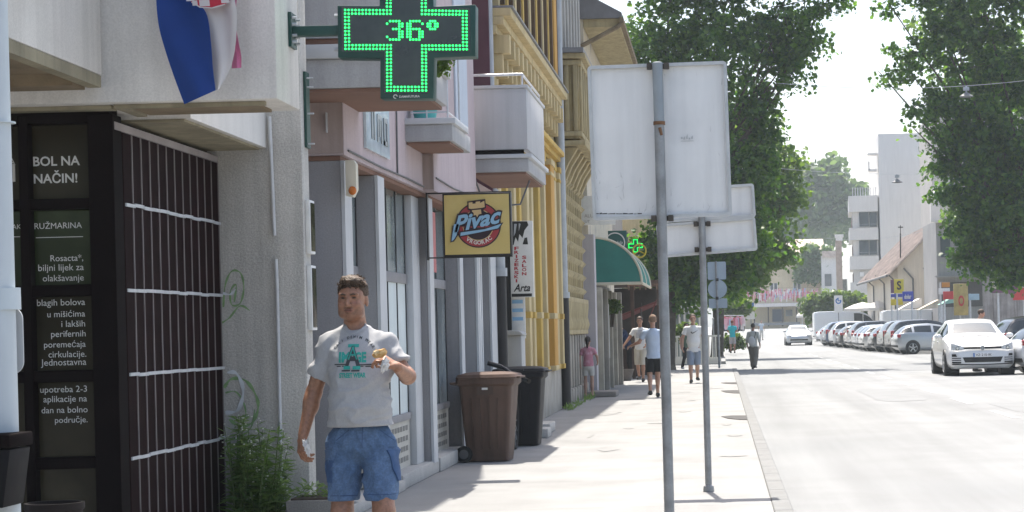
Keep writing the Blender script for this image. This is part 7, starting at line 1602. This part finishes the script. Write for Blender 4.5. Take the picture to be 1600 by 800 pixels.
# person bending over between the parked cars
person('brown haired man in a white T-shirt bending forward behind the white hatchback', at(1525, 560, 61.8, -.1), R(75), 1.86,
       dict(skin=m_sk2, shirt=cloth('white', (.62, .62, .61)), pants=cloth('grey', (.32, .31, .32)), pants_hem=.1, shoes=m_shoe, hair=m_hbr), arms={-1: [(-.2, -.22, 1.15), (-.18, -.42, 1.0)], 1: [(.2, -.22, 1.15), (.18, -.42, 1.0)]}, lean=.22, pitch=R(20), h=.014)
person('distant person in pale clothes near the blue parking sign', at(1190, 530, 170, gz(170) - .1), R(10), 1.65, dict(skin=m_sk2, shirt=cloth('pale_blue', (.40, .46, .52)), pants=cloth('pale', (.48, .47, .44)), pants_hem=.2, shoes=m_shoe, hair=m_hb), h=.02)

# ------------------------------------------------------------------ the man walking towards the camera
DM = 12.0; base = Vector((P(560, 640, DM).x, DM, 0.0))
def mm(px, py, y=0.0): p = P(px, py, DM + y); return Vector((p.x - base.x, y, p.z))
mt_ = thing('person', 'man in grey printed T-shirt and denim shorts walking closest to the camera, eating a pastry', 'person', tuple(base))
m_skin = bpy.data.materials.new('skin_main'); m_skin.use_nodes = True; n_ = m_skin.node_tree.nodes; l_ = m_skin.node_tree.links; b_ = n_['Principled BSDF']
at_ = n_.new('ShaderNodeVertexColor'); at_.layer_name = 'tone'; nz_ = n_.new('ShaderNodeTexNoise'); nz_.inputs['Scale'].default_value = 55; nz_.inputs['Detail'].default_value = 5; mr_ = n_.new('ShaderNodeMapRange'); mr_.inputs[1].default_value = .3; mr_.inputs[2].default_value = .7; mr_.inputs[3].default_value = .78; mr_.inputs[4].default_value = 1.2
tc_ = n_.new('ShaderNodeTexCoord'); mx_ = n_.new('ShaderNodeMix'); mx_.data_type = 'RGBA'; mx_.blend_type = 'MULTIPLY'; mx_.inputs[0].default_value = 1
l_.new(tc_.outputs['Object'], nz_.inputs['Vector']); l_.new(nz_.outputs[0], mr_.inputs[0]); l_.new(at_.outputs[0], mx_.inputs[6]); l_.new(mr_.outputs[0], mx_.inputs[7]); l_.new(mx_.outputs[2], b_.inputs['Base Color'])
b_.inputs['Roughness'].default_value = .42; b_.inputs['Specular IOR Level'].default_value = .4; b_.inputs['Subsurface Weight'].default_value = .08; b_.inputs['Subsurface Radius'].default_value = (.012, .005, .003)
bp_ = n_.new('ShaderNodeBump'); bp_.inputs['Strength'].default_value = .12; bp_.inputs['Distance'].default_value = .003; l_.new(nz_.outputs[0], bp_.inputs['Height']); l_.new(bp_.outputs[0], b_.inputs['Normal'])
S = SDF(.0055); hc = mm(551, 467.5, -.02); YAW, PIT, HS = R(-5), R(2), 1.06
T, Mh = head_prims(S, hc, YAW, PIT, HS, True, 1.10)
for s in (-1, 1):
    for a_, b__ in (((s * .021, -.104, -.030), (s * .040, -.086, -.066)), ((s * .010, -.103, .020), (s * .008, -.104, .040)), ((s * .018, -.100, -.006), (s * .042, -.088, -.008))):
        A_, B_ = T(*a_), T(*b__)
        for t_ in np.linspace(0, 1, 6): S.ell(tuple(A_.lerp(B_, t_)), (.0048, .0048, .0048), .008, None, True)
S.cap(mm(556, 515, .03), mm(553, 488, .012), .066, .062, .03)
shL, shR = mm(513, 543, .015), mm(601, 541, .015)
S.ell(mm(560, 570, 0), (.155, .10, .20), .05); S.ell(mm(562, 640, 0), (.165, .12, .16), .05); S.ell(mm(564, 690, .01), (.16, .115, .11), .05); S.cap(shL, shR, .05, .05, .04)
elL, wrL = mm(490, 615, .04), mm(474, 679, -.06); elR, wrR = mm(637, 588, -.03), mm(621, 574, -.25)
S.cap(shL, elL, .056, .044, .03); S.cap(elL, wrL, .047, .031, .02); S.ell(elL.lerp(wrL, .25), (.046, .046, .07), .02)
S.cap(shR, elR, .056, .044, .03); S.cap(elR, wrR, .048, .031, .02)
dL = (wrL - elL).normalized(); hand(S, wrL + dL * .01, Vector((-.05, -.25, -1)), Vector((.7, .6, 0)), 1, 34, 1.08)
hand(S, wrR + Vector((0, -.004, .004)), Vector((-1.0, -.22, .62)), Vector((-.45, .35, -.8)), -1, 30, 1.05, curls=(52, 46, 40, 34))
hpL, hpR = mm(538, 703, 0), mm(592, 703, 0); knL, anL = mm(535, 800, -.05), Vector((mm(533, 800).x, .06, .10)); knR, anR = mm(600, 800, -.16), Vector((mm(604, 800).x, -.20, .09))
for hp, kn, an in ((hpL, knL, anL), (hpR, knR, anR)):
    S.cap(hp, kn, .088, .062, .03); S.cap(kn, an, .060, .040, .03); S.ell(kn.lerp(an, .32) + EY * .02, (.062, .064, .11), .03); S.ell(kn + EY * -.03, (.045, .04, .05), .03)
V, F = S.mesh(); body = mesh_obj('body', V, F, m_skin, mt_)
tan, arm_, lip, stub, dark = (.285, .140, .085), (.275, .132, .076), (.20, .075, .06), (.165, .092, .063), (.075, .036, .025)
inv = Mh.inverted(); ca = body.data.color_attributes.new('tone', 'FLOAT_COLOR', 'POINT'); cols_ = np.empty((len(V), 4), np.float32); cols_[:, 3] = 1
for i, v in enumerate(V):
    c = tan
    if v[2] > 1.50:
        q = inv @ (Vector(v) - hc) / HS; x, y, z = q
        if y < -.03:
            s_ = max(0, 1 - abs((z + .075) / .035)) * .55 if y < -.03 and z > -.13 else 0
            if -.052 < z < -.040 and abs(x) < .03: s_ = max(s_, .45)
            red = max(0, 1 - math.hypot((abs(x) - .038) / .025, (z + .022) / .025)) * .35
            c = tuple(a * (1 - s_) + b * s_ for a, b in zip(c, stub)); c = tuple(a * (1 - red) + b * red for a, b in zip(c, (.34, .125, .085)))
            lp = max(0, 1 - ((x / .027) ** 2 + ((z + .060) / .013) ** 2)) ** .5 if y < -.085 else 0
            c = tuple(a * (1 - lp * .8) + b * lp * .8 for a, b in zip(c, lip))
            ey = max(0, 1 - math.hypot((abs(x) - .031) / .024, (z - .010) / .014)); c = tuple(a * (1 - ey * .5) + b * ey * .5 for a, b in zip(c, dark))
    else: c = arm_
    cols_[i, :3] = c
ca.data.foreach_set('color', cols_.ravel())
q = MB()
for s in (-1, 1): q.ell(T(s * .031, -.0875, .009), (.0125, .008, .0042), 12, 8, Mh)
q.build('eyes', M('eye_dark', (.03, .022, .018), .3, 0), mt_, world=False)
q = MB()
for s in (-1, 1): q.tube([T(s * .012, -.0985, .025), T(s * .03, -.099, .030), T(s * .050, -.088, .026)], [.004, .0055, .003], 8)
q.build('eyebrows', m_hbr, mt_, world=False)
q = MB(); q.tube([T(-.024, -.1045, -.0605), T(-.008, -.1085, -.0585), T(.008, -.1085, -.0588), T(.024, -.1045, -.061)], [.001, .0022, .0022, .001], 6); q.build('mouth_line', M('mouth_dark', (.07, .025, .02), .7, 0), mt_, world=False)
# hair: short, brushed up
S = SDF(.006); rot = np.array(Mh)
S.ell(T(0, .022, .046), (.082 * HS, .100 * HS, .082 * HS), .02, rot); S.ell(T(.012, -.040, .100), (.050 * HS, .042 * HS, .026 * HS), .03, rot); S.ell(T(-.02, -.005, .106), (.046, .05, .022), .03, rot)
S.cut(T(0, -.070, .052), (Mh @ Vector((0, -1, -.55))).normalized()); S.cut(T(0, .03, -.05), (Mh @ Vector((0, -.30, -1))).normalized()); V, F = S.mesh()
def hairw(v): p = Vector(v); return .007 * noise.noise(Vector((p.x * 70, p.y * 30, p.z * 30))) + .005 * noise.noise(p * 120)
mesh_obj('hair', V, F, M('hair_chestnut', (.070, .043, .026), .5, .4, 40, bump=.8, bscale=120), mt_, wrinkle=hairw)
q = MB(); rg_ = random.Random(4)
for i in range(340):
    th_ = rg_.uniform(-1.9, 1.9); ph_ = rg_.uniform(.05, 1.0); d = Vector((math.sin(th_) * math.sin(ph_ * 1.4), -math.cos(th_) * math.sin(ph_ * 1.4) * .9 + .1, math.cos(ph_ * 1.4))); p = T(d.x * .082, .02 + d.y * .096, .046 + d.z * .082)
    if i < 260 and d.z < .72: continue
    if i >= 260:
        if abs(th_) > 1.3: continue
        p = T(math.sin(th_) * .078, -.070 * math.cos(th_) - .004, .066 + rg_.uniform(-.006, .03)); d = Vector((math.sin(th_) * .7, -.7, rg_.uniform(-.5, .5)))
    tip = p + (Mh @ (d * .008 + Vector((rg_.uniform(-.004, .018), -.010, rg_.uniform(-.004, .004))))); q.tube([p - (tip - p) * .3, p.lerp(tip, .5) + EZ * .002, tip], [.0042, .003, .0008], 4)
q.build('hair_tufts', M('hair_chestnut', (.050, .030, .019), .5), mt_, world=False)
# T-shirt
S = SDF(.008)
S.ell(mm(560, 562, .012), (.182, .135, .20), .06); S.ell(mm(558, 556, -.045), (.150, .125, .10), .06); S.ell(mm(561, 590, -.05), (.165, .150, .12), .08); S.ell(mm(563, 632, -.062), (.186, .165, .16), .08); S.ell(mm(563, 668, -.015), (.196, .155, .13), .07)
for s, sh, el in ((-1, shL, elL), (1, shR, elR)):
    S.cap(mm(556, 524, .02), sh + EZ * .006, .068, .058, .05); e = sh.lerp(el, .66 if s < 0 else .62); d = (el - sh).normalized(); S.cap(sh, e + d * .05, .066, .076, .05, cut=(e, d))
S.ell(mm(554, 501, -.055), (.072, .072, .05), .012, sub=True)
S.cut(mm(562, 665.5, 0), (.01, .0, -1)); V, F = S.mesh()
def shirtw(v):
    p = Vector(v); z = p.z; drape = noise.noise(Vector((p.x * 5 + z * 3.2, p.y * 4, z * 7))) * .010; fold = (1 - abs(noise.noise(Vector((p.x * 6 - z * 9, p.y * 5, z * 4 + p.x * 6))))) ** 3 * .010; arm = max(0, abs(p.x) - .15) / .1
    side = math.sin(z * 55 + p.x * 18) * .004 * min(1, arm); fd = max(0.0, min(1.0, (z - mm(562, 665.5).z - .004) / .03)) if abs(p.x) < .2 else 1.0; pull = (1 - abs(noise.noise(Vector((p.x * 4 + z * 6, 1.3, z * 9 - p.x * 4))))) ** 6 * .010; return fd * (drape + fold + pull - .009 + side + noise.noise(p * 22) * .003)
shirt = mesh_obj('t_shirt', V, F, M('shirt_grey', (.35, .35, .355), .92, .05, 30, bump=.15, bscale=220, spec=.15, speck=.03), mt_, wrinkle=shirtw)
me = shirt.data; bvh = BVHTree.FromPolygons([v.co.copy() for v in me.vertices], [tuple(p.vertices) for p in me.polygons])
def on_shirt(mb, k=1):
    o = []
    for p in mb.v:
        hit = bvh.ray_cast(Vector((p[0], -1, p[2])), Vector((0, 1, 0)))[0]; o.append((p[0], (hit.y if hit else -.15) - .0022 * k, p[2]))
    mb.v = o; return mb
def dice(mb, step=.012):
    bm = bmesh.new(); vs = [bm.verts.new(v) for v in mb.v]
    for f in mb.f:
        try: bm.faces.new([vs[i] for i in f])
        except ValueError: pass
    xs_ = [v[0] for v in mb.v]; zs_ = [v[2] for v in mb.v]
    for ax_, lo_, hi_ in ((0, min(xs_), max(xs_)), (2, min(zs_), max(zs_))):
        c = lo_ + step
        while c < hi_:
            n3 = Vector((1, 0, 0)) if ax_ == 0 else Vector((0, 0, 1)); bmesh.ops.bisect_plane(bm, geom=list(bm.verts) + list(bm.edges) + list(bm.faces), plane_co=n3 * c, plane_no=n3, dist=1e-6); c += step
    bm.verts.index_update(); mb.v = [tuple(v.co) for v in bm.verts]; mb.f = [tuple(v.index for v in f.verts) for f in bm.faces]; bm.free(); return mb
m_teal = M('print_teal', (.03, .30, .25), .8, .12, 30); m_pdk = M('print_charcoal', (.045, .05, .055), .8, .12, 30)
def sprint(name, mat, k, parts):
    q = MB()
    for kind, *a in parts:
        if kind == 't': s_, x0, y0, x1, y1, bold = a; o = mm(x0, y1, -.2); text_into(q, s_, (o.x, -.2, o.z), EX, EZ, width=(x1 - x0) / 266, height=(y1 - y0) / 266, bold=bold)
        else: x0, y0, x1, y1 = a; A_, B_ = mm(x0, y1, -.2), mm(x1, y0, -.2); q.add([(A_.x, -.2, A_.z), (B_.x, -.2, A_.z), (B_.x, -.2, B_.z), (A_.x, -.2, B_.z)], [(0, 1, 2, 3)])
    return on_shirt(dice(q), k).build(name, mat, shirt, world=False, smooth=0)
sprint('print_letters', m_teal, 1, [('t', 'IM', 527.5, 550.5, 545.5, 567, .05), ('t', 'GE', 553.5, 550.5, 570.5, 567, .05), ('t', 'STREET WEAR', 529.5, 583, 571, 591, .05), ('b', 541, 537.5, 558, 543)])
sprint('print_letter', m_pdk, 2, [('t', 'A', 538, 541.5, 562, 573, .04), ('b', 520, 568.5, 541, 570.8), ('b', 558, 568.5, 580, 570.8), ('b', 533, 578, 547, 580.5), ('b', 549, 578, 562, 580.5)])
sprint('print_letter', m_teal, 3, [('t', 'A', 542.5, 542, 557.5, 562, .0), ('b', 536, 571.8, 547, 577.5), ('b', 551, 571.8, 563, 577.5)])
q = MB(); txt = 'CALI DENIM WEAR'
for i, ch in enumerate(txt):
    if ch == ' ': continue
    t_ = R(148 - i * 116 / (len(txt) - 1)); c = mm(550, 562, -.2) + EX * (33 / 266 * math.cos(t_)) + EZ * (33 / 266 * math.sin(t_)); ux = Vector((math.sin(t_), 0, -math.cos(t_))); uy = Vector((math.cos(t_), 0, math.sin(t_))); text_into(q, ch, c, ux, uy, height=4.2 / 266, anchor='b', bold=.03)
on_shirt(dice(q), 1).build('print_arc_letters', m_pdk, shirt, world=False, smooth=0)
q = MB()
for (x0, x1, y_) in ((524, 531, 573.5), (533, 540, 573.2), (560, 567, 573.2), (570, 578, 573.4)): A_ = mm(x0, y_, -.2); q.add([(A_.x, -.2, A_.z), (A_.x + (x1 - x0) / 266, -.2, A_.z), (A_.x + (x1 - x0) / 266, -.2, A_.z + .006), (A_.x, -.2, A_.z + .006)], [(0, 1, 2, 3)])
on_shirt(dice(q), 1).build('print_arc_letters', m_pdk, shirt, world=False, smooth=0)
# collar seam
q = MB(); ring = []
for i in range(37):
    a = R(-90 + 180 * (i / 36 - .5) * 1.55); x = mm(554, 500).x + .069 * math.cos(a); z0 = mm(554, 506).z - .045 * max(0, -math.sin(a)) ** 2 + .01
    hit = bvh.find_nearest(Vector((x, -.02 + .085 * math.sin(a), z0)))[0]; ring.append(hit)
q.tube(ring, .0055, 6); q.build('collar', M('shirt_collar', (.36, .36, .37), .92, .06, 30), shirt, world=False)
# denim shorts
m_den = M('denim', (.075, .125, .215), .9, .18, 22, bump=.3, bscale=260, spec=.15, col2=(.12, .18, .285), c2scale=4, c2lo=.40, c2hi=.75, speck=.14)
S = SDF(.008); S.ell(mm(564, 690, 0), (.180, .14, .15), .05); S.cut(mm(564, 652), (0, 0, 1))
for hp, kn, xh in ((hpL, knL, 537), (hpR, knR, 597)):
    e = mm(xh, 800, kn.y * .8); S.cap(hp + Vector((0, 0, .02)), e, .104, .090, .018); zc = mm(xh, 781 if xh < 560 else 776).z; 
S.cut((0, 0, mm(565, 780).z), (.012, 0, -1)); V, F = S.mesh()
def denw(v):
    p = Vector(v); fd = max(0.0, min(1.0, (p.z - mm(565, 780).z - .004) / .03)); return fd * (.017 * (1 - abs(noise.noise(Vector((p.x * 8, p.y * 7, p.z * 10 + abs(p.x) * 14))))) ** 3 - .006 + .005 * noise.noise(p * 24))
shorts = mesh_obj('denim_shorts', V, F, m_den, mt_, wrinkle=denw); me = shorts.data; bvs = BVHTree.FromPolygons([v.co.copy() for v in me.vertices], [tuple(p.vertices) for p in me.polygons])
m_den2 = M('denim_pocket', (.05, .092, .185), .9, .15, 22, bump=.3, bscale=260, spec=.15)
for s, px0, py0, py1 in ((-1, 515, 706, 753), (1, 616, 702, 750)):
    a, b = mm(px0, py1, -.02), mm(px0, py0, -.02); q = MB(); 
    for nm, z0, z1, ex, mt2 in (('cargo_pocket', a.z, b.z, 0, m_den2), ('pocket_flap', b.z - .045, b.z + .012, .008, m_den)):
        q = MB(); vs = []
        for y in np.linspace(-.11, .06, 7):
            for z in np.linspace(z0, z1, 6):
                hit = bvs.ray_cast(Vector((s * .6, y, z)), Vector((-s, 0, 0)))[0]; x = hit.x if hit else s * .2; vs.append((x + s * (.004 + ex * .4), y, z))
        q.add(vs, [((i * 6 + j), (i * 6 + j + 1), (i * 6 + j + 7), (i * 6 + j + 6)) for i in range(6) for j in range(5)]); q.build(nm, mt2, shorts, world=False, solid=.010 if not ex else .007, fix=True)
def seam(name, pts, r):
    q = MB(); o = []
    for x, y in pts:
        p = mm(x, y, -.2); hit = bvs.ray_cast(Vector((p.x, -1, p.z)), Vector((0, 1, 0)))[0]
        if hit: o.append(hit)
    if len(o) > 2: q.tube(o, r, 5); q.build(name, M('denim_seam', (.05, .085, .17), .9, .2), shorts, world=False)
seam('fly_seam', [(563, 668 + i * 3) for i in range(12)], .003); seam('front_pocket_seam', [(520 + i * 3, 690 - i * 2.4) for i in range(8)], .003); seam('front_pocket_seam', [(609 - i * 3, 690 - i * 2.4) for i in range(8)], .003)
seam('hem_seam', [(512 + i * 4, 776.5) for i in range(13)], .003); seam('hem_seam', [(573 + i * 4, 773) for i in range(13)], .003)
for an, s in ((anL, -1), (anR, 1)):
    S = SDF(.009); fz = an.z - .088; S.cap((an.x, an.y + .03, fz + .05), (an.x + s * .02, an.y - .18, fz + .036), .047, .042, .02); S.cap((an.x, an.y + .02, fz + .05), (an.x, an.y, fz + .085), .047, .046, .02); S.cut((0, 0, max(.002, fz + .004)), (0, 0, -1)); V, F = S.mesh(); mesh_obj('shoe', V, F, m_shoe, mt_)
# pastry and napkins in his hands
def blob(c, r, amp, f, n=20, k=12, rot=None):
    q = MB(); q.ell((0, 0, 0), r, n, k); out = []
    for v in q.v:
        p = Vector(v); p = p * (1 + amp * noise.noise(Vector((p.x / r[0], p.y / r[1], p.z / r[2])) * f)); out.append(tuple(Vector(c) + (rot @ p if rot else p)))
    q.v = out; return q
c = P(595, 552, DM - .335); pa = thing('pastry', 'golden brown pastry held up in the walking man\u2019s hand', 'pastry', tuple(c)); q = blob(c, (.046, .030, .022), .35, 1.6, rot=Matrix.Rotation(R(-18), 3, 'Y')); q.build('crust', M('pastry_crust', (.48, .26, .085), .7, .25, 30, bump=.5, bscale=80, col2=(.60, .42, .20), c2scale=20), pa)
q = blob(c + Vector((-.020, -.012, .004)), (.022, .02, .017), .5, 2.2); q.build('filling', M('pastry_filling', (.62, .46, .26), .8, .2, 30), pa)
c = P(601, 571, DM - .345); np1 = thing('paper_napkin', 'white paper napkin hanging from the hand that holds the pastry', 'napkin', tuple(c)); q = blob(c, (.020, .026, .036), .8, 2.6, 24, 16, Matrix.Rotation(R(22), 3, 'Y')); q.build('napkin', M('napkin_white', (.62, .60, .58), .9, .05), np1, smooth=20)
c = P(479, 700, DM - .11); np2 = thing('paper_napkin', 'crumpled white paper napkin in the walking man\u2019s lowered hand', 'napkin', tuple(c)); q = blob(c, (.016, .022, .042), .8, 2.8, 24, 16, Matrix.Rotation(R(-14), 3, 'Y')); q.build('napkin', M('napkin_white', (.62, .60, .58), .9), np2, smooth=20)
# ------------------------------------------------------------------ summer haze in the air
q = MB(); q.box(-850, 850, -80, 1450, -1.3, 60)
hz_ = q.build('haze', M('haze_placeholder', (1, 1, 1)), kind='stuff', smooth=0)
hm = bpy.data.materials.new('haze_air'); hm.use_nodes = True; hn = hm.node_tree.nodes; hn.remove(hn['Principled BSDF'])
pv = hn.new('ShaderNodeVolumePrincipled'); pv.inputs['Color'].default_value = (.82, .93, 1.0, 1); pv.inputs['Density'].default_value = .00036; pv.inputs['Anisotropy'].default_value = .2
hm.node_tree.links.new(pv.outputs[0], hn['Material Output'].inputs['Volume']); hz_.data.materials.clear(); hz_.data.materials.append(hm)
